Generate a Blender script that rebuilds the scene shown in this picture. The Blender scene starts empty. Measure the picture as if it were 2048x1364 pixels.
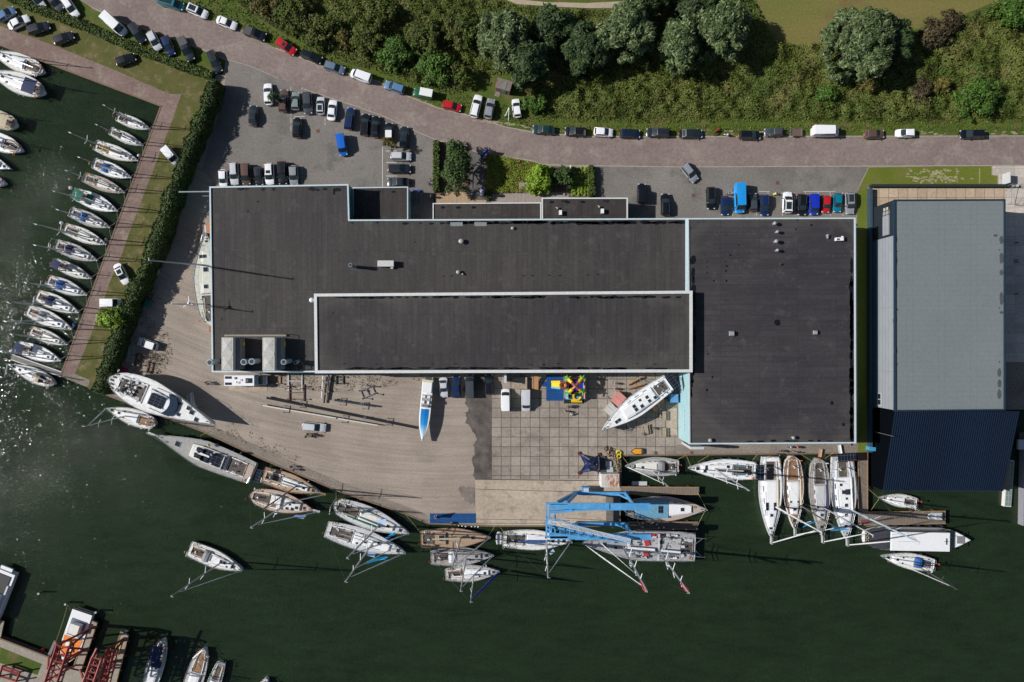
import bpy, bmesh, math, random
import numpy as np
from mathutils import Vector, Matrix
random.seed(7); RNG = np.random.default_rng(11)
S = 9.7; H = 141.0; WL = -1.3          # photo pixels per metre on the ground, camera height, water level
SC = bpy.context.scene
COL = SC.collection
def P(u, v, z=0.0):
    k = (1 - z / H) / S
    return ((u - 1024) * k, -(v - 682) * k)
def P3(u, v, z=0.0):
    x, y = P(u, v, z); return (x, y, z)
def PP(pts, z=0.0): return [P(u, v, z) for u, v in pts]

# ---------------------------------------------------------------- objects
def setp(o, label=None, cat=None, group=None, kind=None):
    if label: o['label'] = label
    if cat: o['category'] = cat
    if group: o['group'] = group
    if kind: o['kind'] = kind
    return o
def empty(name, loc, rz=0, label=None, cat=None, group=None):
    o = bpy.data.objects.new(name, None); COL.objects.link(o)
    o.empty_display_size = 0.3
    o.location = loc; o.rotation_euler = (0, 0, rz)
    return setp(o, label, cat, group)
def link(name, me, parent=None, mat=None, loc=None, rz=None):
    o = bpy.data.objects.new(name, me); COL.objects.link(o)
    if parent is not None: o.parent = parent
    if loc is not None: o.location = loc
    if rz is not None: o.rotation_euler = (0, 0, rz)
    if mat is not None:
        ms = mat if isinstance(mat, (list, tuple)) else [mat]
        for i, m in enumerate(ms):
            if i >= len(me.materials): me.materials.append(None)
            o.material_slots[i].link = 'OBJECT'; o.material_slots[i].material = m
    return o
class MB:
    def __init__(s): s.v = []; s.f = []; s.m = []
    def add(s, vs, fs, mi=0):
        b = len(s.v); s.v += [tuple(p) for p in vs]
        s.f += [tuple(i + b for i in f) for f in fs]; s.m += [mi] * len(fs); return s
    def box(s, c, d, rz=0, mi=0, top=1.0):
        x, y, z = c; a, b, h = d[0] / 2, d[1] / 2, d[2] / 2
        cs, sn = math.cos(rz), math.sin(rz); vs = []
        for k, t in ((-1, 1.0), (1, top)):
            for i, j in ((-1, -1), (1, -1), (1, 1), (-1, 1)):
                px, py = i * a * t, j * b * t
                vs.append((x + px * cs - py * sn, y + px * sn + py * cs, z + k * h))
        return s.add(vs, [(3, 2, 1, 0), (4, 5, 6, 7), (0, 1, 5, 4), (1, 2, 6, 5), (2, 3, 7, 6), (3, 0, 4, 7)], mi)
    def prism(s, poly, z0, z1, mi=0, mtop=None, bottom=True):
        n = len(poly)
        ar = sum(poly[i][0] * poly[(i + 1) % n][1] - poly[(i + 1) % n][0] * poly[i][1] for i in range(n))
        if ar < 0: poly = poly[::-1]
        zz0 = z0 if callable(z0) else (lambda p: z0); zz1 = z1 if callable(z1) else (lambda p: z1)
        vs = [(p[0], p[1], zz0(p)) for p in poly] + [(p[0], p[1], zz1(p)) for p in poly]
        s.add(vs, [(i, (i + 1) % n, n + (i + 1) % n, n + i) for i in range(n)], mi)
        b = len(s.v) - 2 * n
        s.f.append(tuple(b + n + i for i in range(n))); s.m.append(mi if mtop is None else mtop)
        if bottom: s.f.append(tuple(b + i for i in range(n - 1, -1, -1))); s.m.append(mi)
        return s
    def sheet(s, poly, z, mi=0):
        n = len(poly)
        ar = sum(poly[i][0] * poly[(i + 1) % n][1] - poly[(i + 1) % n][0] * poly[i][1] for i in range(n))
        if ar < 0: poly = poly[::-1]
        return s.add([(p[0], p[1], z) for p in poly], [tuple(range(n))], mi)
    def tube(s, p, q, r, r2=None, n=6, mi=0, cap=True):
        p = Vector(p); q = Vector(q); d = q - p
        if d.length < 1e-6: return s
        r2 = r if r2 is None else r2
        a = d.normalized(); t = Vector((0, 0, 1)) if abs(a.z) < .9 else Vector((1, 0, 0))
        u = a.cross(t).normalized(); w = a.cross(u)
        vs = []
        for c, rr in ((p, r), (q, r2)):
            for i in range(n):
                an = 2 * math.pi * i / n
                vs.append(c + (u * math.cos(an) + w * math.sin(an)) * rr)
        fs = [((i + 1) % n, i, n + i, n + (i + 1) % n) for i in range(n)]
        if cap: fs += [tuple(range(n)), tuple(range(2 * n - 1, n - 1, -1))]
        return s.add(vs, fs, mi)
    def path(s, pts, r, n=6, mi=0):
        for a, b in zip(pts[:-1], pts[1:]): s.tube(a, b, r, n=n, mi=mi)
        return s
    def ring(s, c, R, r, n=12, axis='z', mi=0, arc=(0, 1)):
        pts = []
        for i in range(n + 1):
            a = 2 * math.pi * (arc[0] + (arc[1] - arc[0]) * i / n)
            ca, sa = R * math.cos(a), R * math.sin(a)
            pts.append({'z': (c[0] + ca, c[1] + sa, c[2]), 'x': (c[0], c[1] + ca, c[2] + sa), 'y': (c[0] + ca, c[1], c[2] + sa)}[axis])
        return s.path(pts, r, n=5, mi=mi)
    def loft(s, secs, mi=0, cap=True, closed=True):
        n = len(secs[0]); b = len(s.v)
        for sec in secs: s.v += [tuple(p) for p in sec]
        for k in range(len(secs) - 1):
            for i in range(n if closed else n - 1):
                j = (i + 1) % n
                s.f.append((b + k * n + i, b + k * n + j, b + (k + 1) * n + j, b + (k + 1) * n + i)); s.m.append(mi)
        if cap and closed:
            s.f.append(tuple(b + i for i in range(n - 1, -1, -1))); s.m.append(mi)
            e = b + (len(secs) - 1) * n
            s.f.append(tuple(e + i for i in range(n))); s.m.append(mi)
        return s
    def dome(s, c, rx, ry, rz, n=10, m=4, mi=0):
        secs = []
        for k in range(m + 1):
            a = math.pi / 2 * k / m * .98
            secs.append([(c[0] + rx * math.cos(a) * math.cos(2 * math.pi * i / n), c[1] + ry * math.cos(a) * math.sin(2 * math.pi * i / n), c[2] + rz * math.sin(a)) for i in range(n)])
        return s.loft(secs, mi)
    def ball(s, c, r, n=8, mi=0):
        secs = []
        for k in range(7):
            a = -math.pi / 2 * .96 + math.pi * .96 * k / 6
            secs.append([(c[0] + r * math.cos(a) * math.cos(2 * math.pi * i / n), c[1] + r * math.cos(a) * math.sin(2 * math.pi * i / n), c[2] + r * math.sin(a)) for i in range(n)])
        return s.loft(secs, mi)
    def mesh(s, name, mats=(), smooth=False, fix=False):
        me = bpy.data.meshes.new(name); me.from_pydata(s.v, [], s.f)
        for m in mats: me.materials.append(m)
        if s.m and max(s.m) > 0:
            while len(me.materials) <= max(s.m): me.materials.append(None)
            me.polygons.foreach_set('material_index', s.m)
        if fix:
            bm = bmesh.new(); bm.from_mesh(me); bmesh.ops.recalc_face_normals(bm, faces=bm.faces); bm.to_mesh(me); bm.free()
        if smooth: me.polygons.foreach_set('use_smooth', [True] * len(me.polygons))
        if smooth == 'auto':
            bm = bmesh.new(); bm.from_mesh(me)
            for e_ in bm.edges:
                if len(e_.link_faces) == 2 and e_.calc_face_angle(0) > .62: e_.smooth = False
            bm.to_mesh(me); bm.free()
        me.update(); return me
    def build(s, name, mats, parent=None, smooth=False, fix=True, loc=None):
        if not isinstance(mats, (list, tuple)): mats = [mats]
        me = s.mesh(name, mats, smooth, fix)
        o = bpy.data.objects.new(name, me); COL.objects.link(o)
        if parent is not None: o.parent = parent
        if loc is not None: o.location = loc
        return o

# ---------------------------------------------------------------- materials
MC = {}
def newmat(name):
    m = bpy.data.materials.new(name); m.use_nodes = True
    nt = m.node_tree; b = nt.nodes['Principled BSDF']
    return m, nt, b
def N(nt, t, **kw):
    n = nt.nodes.new(t)
    for k, v in kw.items(): setattr(n, k, v)
    return n
def math_(nt, op, a, b=None, c=None, clamp=False):
    n = N(nt, 'ShaderNodeMath', operation=op); n.use_clamp = clamp
    for i, x in enumerate((a, b, c)):
        if x is None: continue
        if isinstance(x, (int, float)): n.inputs[i].default_value = x
        else: nt.links.new(x, n.inputs[i])
    return n.outputs[0]
def mixc(nt, fac, a, b, bt='MIX'):
    n = N(nt, 'ShaderNodeMix', data_type='RGBA', blend_type=bt)
    for i, x in ((0, fac), (6, a), (7, b)):
        if isinstance(x, (int, float)): n.inputs[i].default_value = x
        elif isinstance(x, (tuple, list)): n.inputs[i].default_value = (*x[:3], 1)
        else: nt.links.new(x, n.inputs[i])
    return n.outputs[2]
def ramp(nt, fac, stops):
    n = N(nt, 'ShaderNodeValToRGB'); cr = n.color_ramp
    while len(cr.elements) < len(stops): cr.elements.new(0.5)
    for e, (p, c) in zip(cr.elements, stops):
        e.position = p; e.color = (*c, 1) if isinstance(c, tuple) else (c, c, c, 1)
    nt.links.new(fac, n.inputs[0]); return n.outputs[0]
def noise(nt, vec, scale, detail=4, rough=.55, dist=0):
    n = N(nt, 'ShaderNodeTexNoise'); n.inputs['Scale'].default_value = scale; n.inputs['Detail'].default_value = detail
    n.inputs['Roughness'].default_value = rough; n.inputs['Distortion'].default_value = dist
    if vec is not None: nt.links.new(vec, n.inputs['Vector'])
    return n.outputs['Fac']
def mapping(nt, vec, scale=(1, 1, 1), rot=0, loc=(0, 0, 0)):
    n = N(nt, 'ShaderNodeMapping'); n.inputs['Scale'].default_value = scale; n.inputs['Rotation'].default_value = (0, 0, rot)
    n.inputs['Location'].default_value = loc
    nt.links.new(vec, n.inputs['Vector']); return n.outputs[0]
def pos(nt): return N(nt, 'ShaderNodeNewGeometry').outputs['Position']
def objc(nt): return N(nt, 'ShaderNodeTexCoord').outputs['Object']
def bump(nt, b, h, strength=.3, dist=.05):
    n = N(nt, 'ShaderNodeBump'); n.inputs['Strength'].default_value = strength; n.inputs['Distance'].default_value = dist
    nt.links.new(h, n.inputs['Height']); nt.links.new(n.outputs[0], b.inputs['Normal'])
def grid(nt, vec, sx, sy, w, ox=0, oy=0):
    """1 on the joint lines of a rectangular grid"""
    sp = N(nt, 'ShaderNodeSeparateXYZ'); nt.links.new(vec, sp.inputs[0]); out = []
    for i, (s_, o_) in enumerate(((sx, ox), (sy, oy))):
        if not s_: continue
        f = math_(nt, 'FRACT', math_(nt, 'DIVIDE', math_(nt, 'ADD', sp.outputs[i], 1000 * s_ - o_), s_))
        d = math_(nt, 'ABSOLUTE', math_(nt, 'SUBTRACT', f, .5))
        out.append(math_(nt, 'GREATER_THAN', d, .5 - w / s_ / 2))
    r = out[0]
    for x in out[1:]: r = math_(nt, 'MAXIMUM', r, x)
    return r
def plain(col, rough=.5, metal=0, var=.12, coat=0, scale=3.0, name=None, spec=.5):
    key = ('p', tuple(col), rough, metal, var, coat, scale, spec)
    if key in MC: return MC[key]
    m, nt, b = newmat(name or 'surface')
    v = objc(nt); n = noise(nt, v, scale, 5)
    f = ramp(nt, n, [(.3, 1 - var), (.7, 1 + var * .6 if max(col) < .8 else 1.0)])
    c = mixc(nt, 1.0, tuple(col), f, 'MULTIPLY')
    nt.links.new(c, b.inputs['Base Color'])
    b.inputs['Roughness'].default_value = rough; b.inputs['Metallic'].default_value = metal
    b.inputs['Specular IOR Level'].default_value = spec
    if coat: b.inputs['Coat Weight'].default_value = coat; b.inputs['Coat Roughness'].default_value = .08
    MC[key] = m; return m
def paint(col): return plain(col, .28, 0, .06, .9, 1.5, 'car_paint')
GLASS = plain((.022, .034, .038), .06, 0, .1, .3, 2, 'dark_glass')
TYRE = plain((.015, .015, .016), .8, name='rubber'); RIM = plain((.35, .36, .38), .35, .8, name='alloy')
HEADL = plain((.7, .72, .75), .15, .2, name='headlight_glass'); TAILL = plain((.35, .01, .01), .2, name='taillight_glass')
WHITE = plain((.80, .81, .82), .3, 0, .10, .3, name='white_gelcoat'); OFFW = plain((.68, .67, .63), .45, name='cream_gelcoat')
GREYD = plain((.40, .39, .37), .7, name='grey_nonskid', var=.18); CREAMD = plain((.66, .65, .61), .7, name='cream_nonskid')
LGREY = plain((.5, .51, .52), .55, name='light_grey'); MGREY = plain((.2, .2, .205), .6, name='mid_grey'); DGREY = plain((.05, .052, .055), .6, name='dark_grey')
BLACK = plain((.012, .012, .014), .5, name='black'); STEEL = plain((.42, .44, .46), .3, .7, name='steel'); ALU = plain((.55, .57, .6), .38, .5, name='anodised_alloy')
MASTW = plain((.72, .73, .74), .35, name='mast_white'); MASTD = plain((.09, .085, .08), .35, name='mast_dark')
NAVY = plain((.012, .022, .075), .8, name='navy_canvas'); BLUEC = plain((.02, .10, .34), .75, name='blue_canvas'); GREENC = plain((.01, .13, .085), .8, name='green_canvas')
CYANC = plain((.02, .36, .68), .6, name='cyan_cloth'); BEIGEC = plain((.5, .42, .3), .85, name='beige_canvas'); YELLOW = plain((.75, .48, .02), .55, name='yellow'); GREYC = plain((.3, .31, .33), .8, name='grey_canvas')
RED = plain((.45, .02, .02), .5, name='red'); ORANGE = plain((.75, .2, .02), .5, name='orange'); ROYAL = plain((.01, .05, .42), .55, name='royal_blue'); DKRED = plain((.14, .02, .025), .5, name='oxblood')
CRANEB = plain((.085, .33, .62), .55, .1, .22, 0, .9, 'crane_blue'); LBLUE = plain((.13, .33, .50), .6, name='light_blue'); CRANER = plain((.30, .055, .045), .6, 0, .3, 0, 1.5, 'crane_red'); BROWNM = plain((.11, .06, .04), .8, 0, .35, name='rusty_steel')
WOOD = plain((.33, .19, .09), .7, 0, .25, 0, 2.5, 'bare_wood'); GREEN = plain((.02, .12, .05), .5, name='green')
SOLAR = None
def mk_solar():
    m, nt, b = newmat('solar_cells'); v = objc(nt)
    g = grid(nt, v, 1.02, .64, .03)
    nt.links.new(mixc(nt, g, (.010, .014, .026), (.16, .17, .19)), b.inputs['Base Color']); b.inputs['Roughness'].default_value = .18
    return m
SOLAR = mk_solar()
def teak(c=(.42, .29, .19), along='y', pitch=.09):
    m, nt, b = newmat('teak_planks'); v = objc(nt)
    g = grid(nt, v, *((pitch, 0) if along == 'x' else (0, pitch)), .014)
    n = noise(nt, mapping(nt, v, (1, 8, 1)), 1.3, 5)
    c1 = mixc(nt, n, tuple(x * .72 for x in c), tuple(x * 1.2 for x in c))
    nt.links.new(mixc(nt, g, c1, (.05, .035, .025)), b.inputs['Base Color']); b.inputs['Roughness'].default_value = .7
    return m
TEAK = teak(); TEAKD = teak((.28, .155, .08)); TEAKG = teak((.36, .31, .26)); TEAKP = teak((.48, .38, .32))
# ================================================================ camera, light, sky
cam = bpy.data.cameras.new('camera'); cam.sensor_width = 36; cam.lens = S * H / 2048 * 36
cam.clip_end = 3000; co = bpy.data.objects.new('camera', cam); COL.objects.link(co)
co.location = (0, 0, H); co.rotation_euler = (0, 0, 0); SC.camera = co
EL, AZ = math.radians(37), math.radians(5.5)
sun = bpy.data.lights.new('sun', 'SUN'); sun.energy = 4.7; sun.angle = math.radians(.53); sun.color = (1, .97, .93)
so = bpy.data.objects.new('sun', sun); COL.objects.link(so); so.location = (-60, 6, 90)
d = Vector((math.cos(EL) * math.cos(AZ), -math.cos(EL) * math.sin(AZ), -math.sin(EL)))
so.rotation_euler = d.to_track_quat('-Z', 'Y').to_euler()
W = bpy.data.worlds.new('World'); SC.world = W; W.use_nodes = True; nt = W.node_tree
sky = N(nt, 'ShaderNodeTexSky', sky_type='NISHITA'); sky.sun_disc = False; sky.sun_elevation = EL; sky.sun_rotation = math.atan2(-math.cos(AZ), math.sin(AZ))
nt.links.new(sky.outputs[0], nt.nodes['Background'].inputs[0]); nt.nodes['Background'].inputs[1].default_value = .055
SC.view_settings.view_transform = 'Standard'; SC.view_settings.look = 'None'; SC.view_settings.exposure = .12; SC.view_settings.gamma = 1

# ================================================================ ground materials
def m_ground(name, c1, c2, scale=.25, fine=2.5, bmp=.25, extra=None, rough=.9, c3=None, stretch=(1, 1, 1), rot=0, seed=0):
    m, nt, b = newmat(name); v = pos(nt); v = mapping(nt, v, (1, 1, 1), 0, (seed * 13.7, seed * 7.1, 0))
    a = noise(nt, mapping(nt, v, stretch, rot), scale, 6, .6)
    f = noise(nt, v, fine, 5, .7)
    g = noise(nt, v, fine * 5, 3, .7)
    c = mixc(nt, ramp(nt, a, [(.32, 0.), (.68, 1.)]), c1, c2)
    if c3: c = mixc(nt, ramp(nt, noise(nt, v, scale * 2.3, 5, .65), [(.52, 0.), (.66, 1.)]), c, c3)
    c = mixc(nt, 1, c, ramp(nt, f, [(.25, .74), (.75, 1.22)]), 'MULTIPLY')
    c = mixc(nt, 1, c, ramp(nt, g, [(.25, .82), (.75, 1.15)]), 'MULTIPLY')
    if extra: c = extra(nt, v, c)
    nt.links.new(c, b.inputs['Base Color']); b.inputs['Roughness'].default_value = rough; b.inputs['Specular IOR Level'].default_value = .25
    if bmp: bump(nt, b, f, bmp, .06)
    return m
def tracks(nt, v, c):   # faint wheel ruts that curve along the quay
    cx, cy = P(900, -600); vm = N(nt, 'ShaderNodeVectorMath', operation='DISTANCE'); nt.links.new(pos(nt), vm.inputs[0]); vm.inputs[1].default_value = (cx, cy, 0)
    sp = N(nt, 'ShaderNodeSeparateXYZ'); nt.links.new(v, sp.inputs[0]); cb = N(nt, 'ShaderNodeCombineXYZ'); nt.links.new(math_(nt, 'MULTIPLY', vm.outputs['Value'], 1.5), cb.inputs[0]); nt.links.new(math_(nt, 'MULTIPLY', sp.outputs[0], .05), cb.inputs[1])
    return mixc(nt, 1, c, ramp(nt, noise(nt, cb.outputs[0], 1.0, 5, .7), [(.3, .78), (.7, 1.15)]), 'MULTIPLY')
def tracks_old(nt, v, c):
    w = N(nt, 'ShaderNodeTexWave', wave_type='BANDS', bands_direction='Y'); w.inputs['Scale'].default_value = .22; w.inputs['Distortion'].default_value = 26
    w.inputs['Detail'].default_value = 4; w.inputs['Detail Scale'].default_value = .12
    nt.links.new(mapping(nt, v, (.5, 1, 1), -.12), w.inputs[0])
    return mixc(nt, 1, c, ramp(nt, w.outputs['Fac'], [(0, .95), (.6, 1.02)]), 'MULTIPLY')
M_SAND = m_ground('sandy_gravel', (.275, .228, .19), (.375, .315, .264), .06, 3.2, .2, tracks, c3=(.28, .235, .198))
M_ASPH = m_ground('asphalt_grey', (.150, .138, .124), (.225, .206, .186), .08, 2.2, .15, c3=(.135, .128, .118), seed=1)
M_DASPH = m_ground('asphalt_patch', (.06, .052, .048), (.15, .13, .115), .45, 2.5, .3, seed=2)
def brick_extra(rot):
    def f(nt, v, c):
        t = N(nt, 'ShaderNodeTexBrick'); t.inputs['Scale'].default_value = 3.2; t.inputs['Mortar Size'].default_value = .03
        t.inputs['Color1'].default_value = (.85, .85, .85, 1); t.inputs['Color2'].default_value = (1.12, 1.1, 1.08, 1); t.inputs['Mortar'].default_value = (.7, .7, .7, 1)
        nt.links.new(mapping(nt, v, (1, 1, 1), rot), t.inputs['Vector'])
        c = mixc(nt, 1, c, t.outputs['Color'], 'MULTIPLY')
        return c
    return f
M_ROAD = m_ground('brick_paving', (.215, .165, .15), (.27, .215, .195), .12, 1.4, .15, brick_extra(.1), c3=(.30, .25, .22), seed=3)
M_QUAY = m_ground('brick_quay', (.20, .135, .12), (.27, .195, .17), .15, 1.6, .15, brick_extra(1.2), c3=(.29, .24, .20), seed=4)
def gmat(name, c1, c2, sx, sy, w, ox, oy, line=(.07, .055, .046), seed=5, c3=None):
    def f(nt, v, c):
        p = pos(nt); g = grid(nt, p, sx, sy, w, ox, oy)
        sp = N(nt, 'ShaderNodeSeparateXYZ'); nt.links.new(p, sp.inputs[0]); cb = N(nt, 'ShaderNodeCombineXYZ')
        for i, (s_, o_) in enumerate(((sx, ox), (sy, oy))):
            if s_: nt.links.new(math_(nt, 'FLOOR', math_(nt, 'DIVIDE', math_(nt, 'SUBTRACT', sp.outputs[i], o_), s_)), cb.inputs[i])
        wn = N(nt, 'ShaderNodeTexWhiteNoise'); nt.links.new(cb.outputs[0], wn.inputs[0])
        c = mixc(nt, 1, c, ramp(nt, wn.outputs[0], [(0, .84), (1, 1.12)]), 'MULTIPLY')
        return mixc(nt, math_(nt, 'MULTIPLY', g, .85), c, line)
    return m_ground(name, c1, c2, .12, 1.8, .12, f, c3=c3, seed=seed)
tx, ty = P(1002.4, 893.3)
M_SLAB = gmat('concrete_slabs', (.26, .225, .19), (.34, .295, .25), 1.99, 1.99, .13, tx, ty, c3=(.22, .19, .165))
M_SLIP = gmat('slipway_concrete', (.38, .30, .23), (.47, .385, .305), 0.0001 or 1, 0, 0, 0, 0, seed=6) if False else m_ground('slipway_concrete', (.36, .29, .225), (.46, .38, .30), .2, 1.5, .1, c3=(.29, .245, .20), stretch=(.5, 1.5, 1), seed=6)
bx_, by_ = P(1758, 395)
M_TILE = gmat('pale_slabs', (.40, .31, .22), (.50, .40, .29), 1.98, 1.98, .09, bx_, by_, (.16, .08, .05), seed=7)
M_DRIVE = gmat('driveway_slabs', (.46, .41, .36), (.54, .48, .42), 4.0, 2.0, .06, bx_, by_, (.3, .25, .2), seed=8)
def cob(nt, v, c):
    t = N(nt, 'ShaderNodeTexVoronoi', feature='DISTANCE_TO_EDGE'); t.inputs['Scale'].default_value = 3.4; nt.links.new(v, t.inputs['Vector'])
    return mixc(nt, 1, c, ramp(nt, t.outputs[0], [(0, .65), (.12, 1.1)]), 'MULTIPLY')
M_COB = m_ground('cobbles', (.19, .16, .135), (.27, .23, .195), .2, 2.5, .25, cob, seed=9)
def lawn(name, c1, c2, c3, seed, s=.14):
    return m_ground(name, c1, c2, s, 3.0, .5, c3=c3, seed=seed)
M_GRASS = lawn('mown_grass', (.072, .085, .018), (.12, .108, .036), (.19, .15, .08), 10, .22)
M_VERGE = lawn('verge_grass', (.050, .085, .010), (.085, .115, .016), (.13, .11, .04), 11)
M_LAWN2 = lawn('bright_lawn', (.10, .13, .014), (.14, .16, .022), (.15, .14, .04), 12, .11)
M_STRAW = m_ground('straw_patches', (.24, .23, .11), (.33, .30, .18), .5, 3, .4, seed=21)
M_FIELD = m_ground('dry_field', (.19, .155, .052), (.13, .14, .034), .05, 2.2, .5, c3=(.155, .11, .045), seed=13, stretch=(.5, 3.5, 1), rot=-.08)
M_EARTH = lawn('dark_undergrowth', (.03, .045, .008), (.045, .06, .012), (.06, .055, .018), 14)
M_SOIL = lawn('bed_soil', (.10, .065, .045), (.14, .095, .07), (.08, .06, .04), 15)
M_WALLQ = plain((.09, .075, .06), .9, 0, .35, name='quay_wall')

def struct(name, mb, mat, smooth=False):
    return setp(mb.build(name, mat, smooth=smooth, fix=False), kind='structure')
def sheet(name, pts, lvl, mat, px=True):
    return struct(name, MB().sheet(PP(pts) if px else pts, .004 * lvl), mat)
LAND = [(-5000, -5000), (7000, -5000), (7000, 820), (1737, 818), (1737, 905), (1241, 911), (1241, 1052), (982, 1052), (857, 1047), (809, 1027), (682, 984),
        (560, 933), (520, 916), (406, 863), (211, 789), (174, 774), (121, 752), (322, 212), (0, 90), (-1500, -480), (-5000, -1800)]
struct('ground', MB().prism(PP(LAND), -4, 0, 1, 0), [M_SAND, M_WALLQ])
LANDB = [(-5000, -700), (-40, 1262), (0, 1277), (99, 1315), (128, 1335), (168, 1345), (172, 1364), (175, 4000), (-5000, 4000)]
M_BANK = m_ground('concrete_bank', (.26, .23, .19), (.34, .30, .25), .3, 2, .2, seed=16)
struct('far_bank_ground', MB().prism(PP(LANDB), -4, 0, 1, 0), [M_BANK, M_WALLQ])
# water: one huge sheet
m, nt, b = newmat('harbour_water'); v = pos(nt)
n1 = noise(nt, mapping(nt, v, (1, 1.5, 1), .5), .9, 4, .6, .4); n2 = noise(nt, mapping(nt, v, (1, 1.5, 1), -.3), 2.3, 2, .5); n3 = noise(nt, v, .05, 3); n4 = noise(nt, mapping(nt, v, (1, .35, 1), .5), .16, 4, .65)
hh = math_(nt, 'ADD', math_(nt, 'MULTIPLY', n1, 1.0), math_(nt, 'MULTIPLY', n2, .55))
amp = ramp(nt, n4, [(.38, .45), (.62, 1.)]); spw = N(nt, 'ShaderNodeSeparateXYZ'); nt.links.new(v, spw.inputs[0]); gx_, gy_ = P(20, 850); vd = N(nt, 'ShaderNodeVectorMath', operation='DISTANCE'); nt.links.new(pos(nt), vd.inputs[0]); vd.inputs[1].default_value = (gx_, gy_, WL); amp = math_(nt, "MULTIPLY", amp, .5); amp = math_(nt, 'MULTIPLY', amp, ramp(nt, math_(nt, 'MULTIPLY_ADD', spw.outputs[1], -.02, .5), [(.2, .7), (.45, 1.)]))
n5 = noise(nt, mapping(nt, v, (1, 1.7, 1), .5), 1.5, 3, .6); gx0, gy0 = P(30, 830); vd0 = N(nt, 'ShaderNodeVectorMath', operation='DISTANCE'); nt.links.new(pos(nt), vd0.inputs[0]); vd0.inputs[1].default_value = (gx0, gy0, WL)
hh = math_(nt, 'ADD', hh, math_(nt, 'MULTIPLY', math_(nt, 'MULTIPLY', ramp(nt, n5, [(.60, 0.), (.70, 1.)]), 1.1), ramp(nt, math_(nt, 'MULTIPLY', vd0.outputs['Value'], .01), [(.12, 1.), (.30, .35), (.55, .08)])))
bp = N(nt, 'ShaderNodeBump'); bp.inputs['Distance'].default_value = .32; nt.links.new(hh, bp.inputs['Height']); nt.links.new(math_(nt, 'MULTIPLY', amp, .95), bp.inputs['Strength'])
nt.links.new(bp.outputs[0], b.inputs['Normal'])
wc = mixc(nt, n3, (.011, .020, .009), (.016, .029, .013)); wc = mixc(nt, 1, wc, ramp(nt, noise(nt, mapping(nt, v, (.5, 1.6, 1), .45), .35, 6, .7), [(.3, .78), (.7, 1.28)]), 'MULTIPLY'); wc = mixc(nt, 1, wc, ramp(nt, n2, [(.3, .86), (.7, 1.14)]), 'MULTIPLY'); nt.links.new(wc, b.inputs['Base Color'])
b.inputs['Roughness'].default_value = .05; b.inputs['IOR'].default_value = 1.33
M_WATER = m
struct('water', MB().sheet([(-900, -900), (900, -900), (900, 900), (-900, 900)], WL), m)

# ================================================================ roads, lots, paving, grass sheets
RU = [(-700, -420), (312, 0), (416, 38), (482, 58), (551, 96), (647, 134), (754, 162), (815, 192), (876, 216), (957, 236), (1010, 254), (1066, 264), (1162, 273), (1528, 273), (2048, 272), (7000, 270)]
RL = [(7000, 331), (2048, 331), (1360, 334), (1140, 331), (1081, 328), (1063, 321), (967, 308), (940, 300), (871, 279), (835, 264), (769, 233), (713, 213), (607, 178), (558, 157), (500, 132), (454, 119), (406, 99), (317, 66), (254, 48), (185, 15), (162, 0), (-900, -420)]
sheet('parking_lot', [(454, 119), (500, 132), (558, 157), (607, 178), (713, 213), (769, 233), (835, 264), (871, 279), (871, 470), (470, 470), (470, 420), (424, 400), (424, 360), (404, 340), (424, 270), (447, 200)], 1, M_ASPH)
sheet('east_parking_lot', [(1188, 325), (1360, 330), (1738, 330), (1714, 380), (1712, 480), (1188, 480)], 1, M_ASPH)
sheet('driveway', [(1985, 326), (7000, 326), (7000, 724), (2010, 724), (2010, 368), (1997, 368), (1997, 350), (1985, 350)], 1, M_DRIVE)
sheet('east_yard', [(2010, 724), (7000, 724), (7000, 819), (2010, 819)], 1, M_COB)
sheet('verge', [(-4900, -4900), (-4900, -1900), (-700, -426)] + RU[1:-1] + [(6900, 268), (6900, -4900)], 1, M_VERGE)
sheet('road', RU + RL, 2, M_ROAD)
kb = MB()
for pts, wd in ((RU[4:], .22), (RL[:13], .2), (RL[13:], .14)):
    for a, c in zip(pts[:-1], pts[1:]):
        ax, ay = P(*a); cx, cy = P(*c); L_ = math.hypot(cx - ax, cy - ay)
        kb.box(((ax + cx) / 2, (ay + cy) / 2, .02), (L_, wd, .06), math.atan2(cy - ay, cx - ax))
struct('kerb', kb, m_ground('kerb_stone', (.30, .26, .22), (.38, .33, .28), .8, 3, .1))
fieldp = [(1500, -2600), (1500, -600), (1515, 20), (1545, 75), (1600, 92), (1700, 80), (1815, 62), (1870, 50), (1960, 16), (2010, -5), (2300, -60), (2600, -600), (2600, -2600)]
sheet('field', fieldp, 2, M_FIELD)
sheet('path', [(1010, -30), (1033, -2), (1090, 4), (1175, 6), (1290, 0), (1300, -60), (1310, -60), (1312, 12), (1290, 16), (1172, 16), (1110, 13), (1033, 8), (990, -10)], 2, m_ground('path_gravel', (.36, .29, .22), (.43, .35, .27), .3, 2, .1))
sheet('grass', [(-700, -240), (30, -20), (425, 150), (430, 170), (205, 745), (180, 780), (174, 774), (150, 748), (175, 686), (218, 568), (274, 424), (345, 240), (363, 188), (338, 188), (102, 89), (0, 52), (-700, -215)], 1, M_GRASS)
sheet('roadside_grass', [(30, -20), (162, -6), (185, 17), (254, 50), (317, 68), (406, 101), (452, 121), (446, 150), (425, 150)], 1, M_VERGE)
sheet('quay_pavement', [(0, 52), (102, 89), (229, 140), (338, 188), (363, 188), (345, 240), (306, 342), (274, 424), (241, 515), (218, 568), (193, 627), (175, 686), (150, 748), (122, 751), (322, 213), (0, 91), (-700, -170), (-700, -205)], 2, M_QUAY)
sheet('quay_end_slab', [(122, 751), (150, 748), (180, 760), (176, 774)], 3, M_COB)
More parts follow.
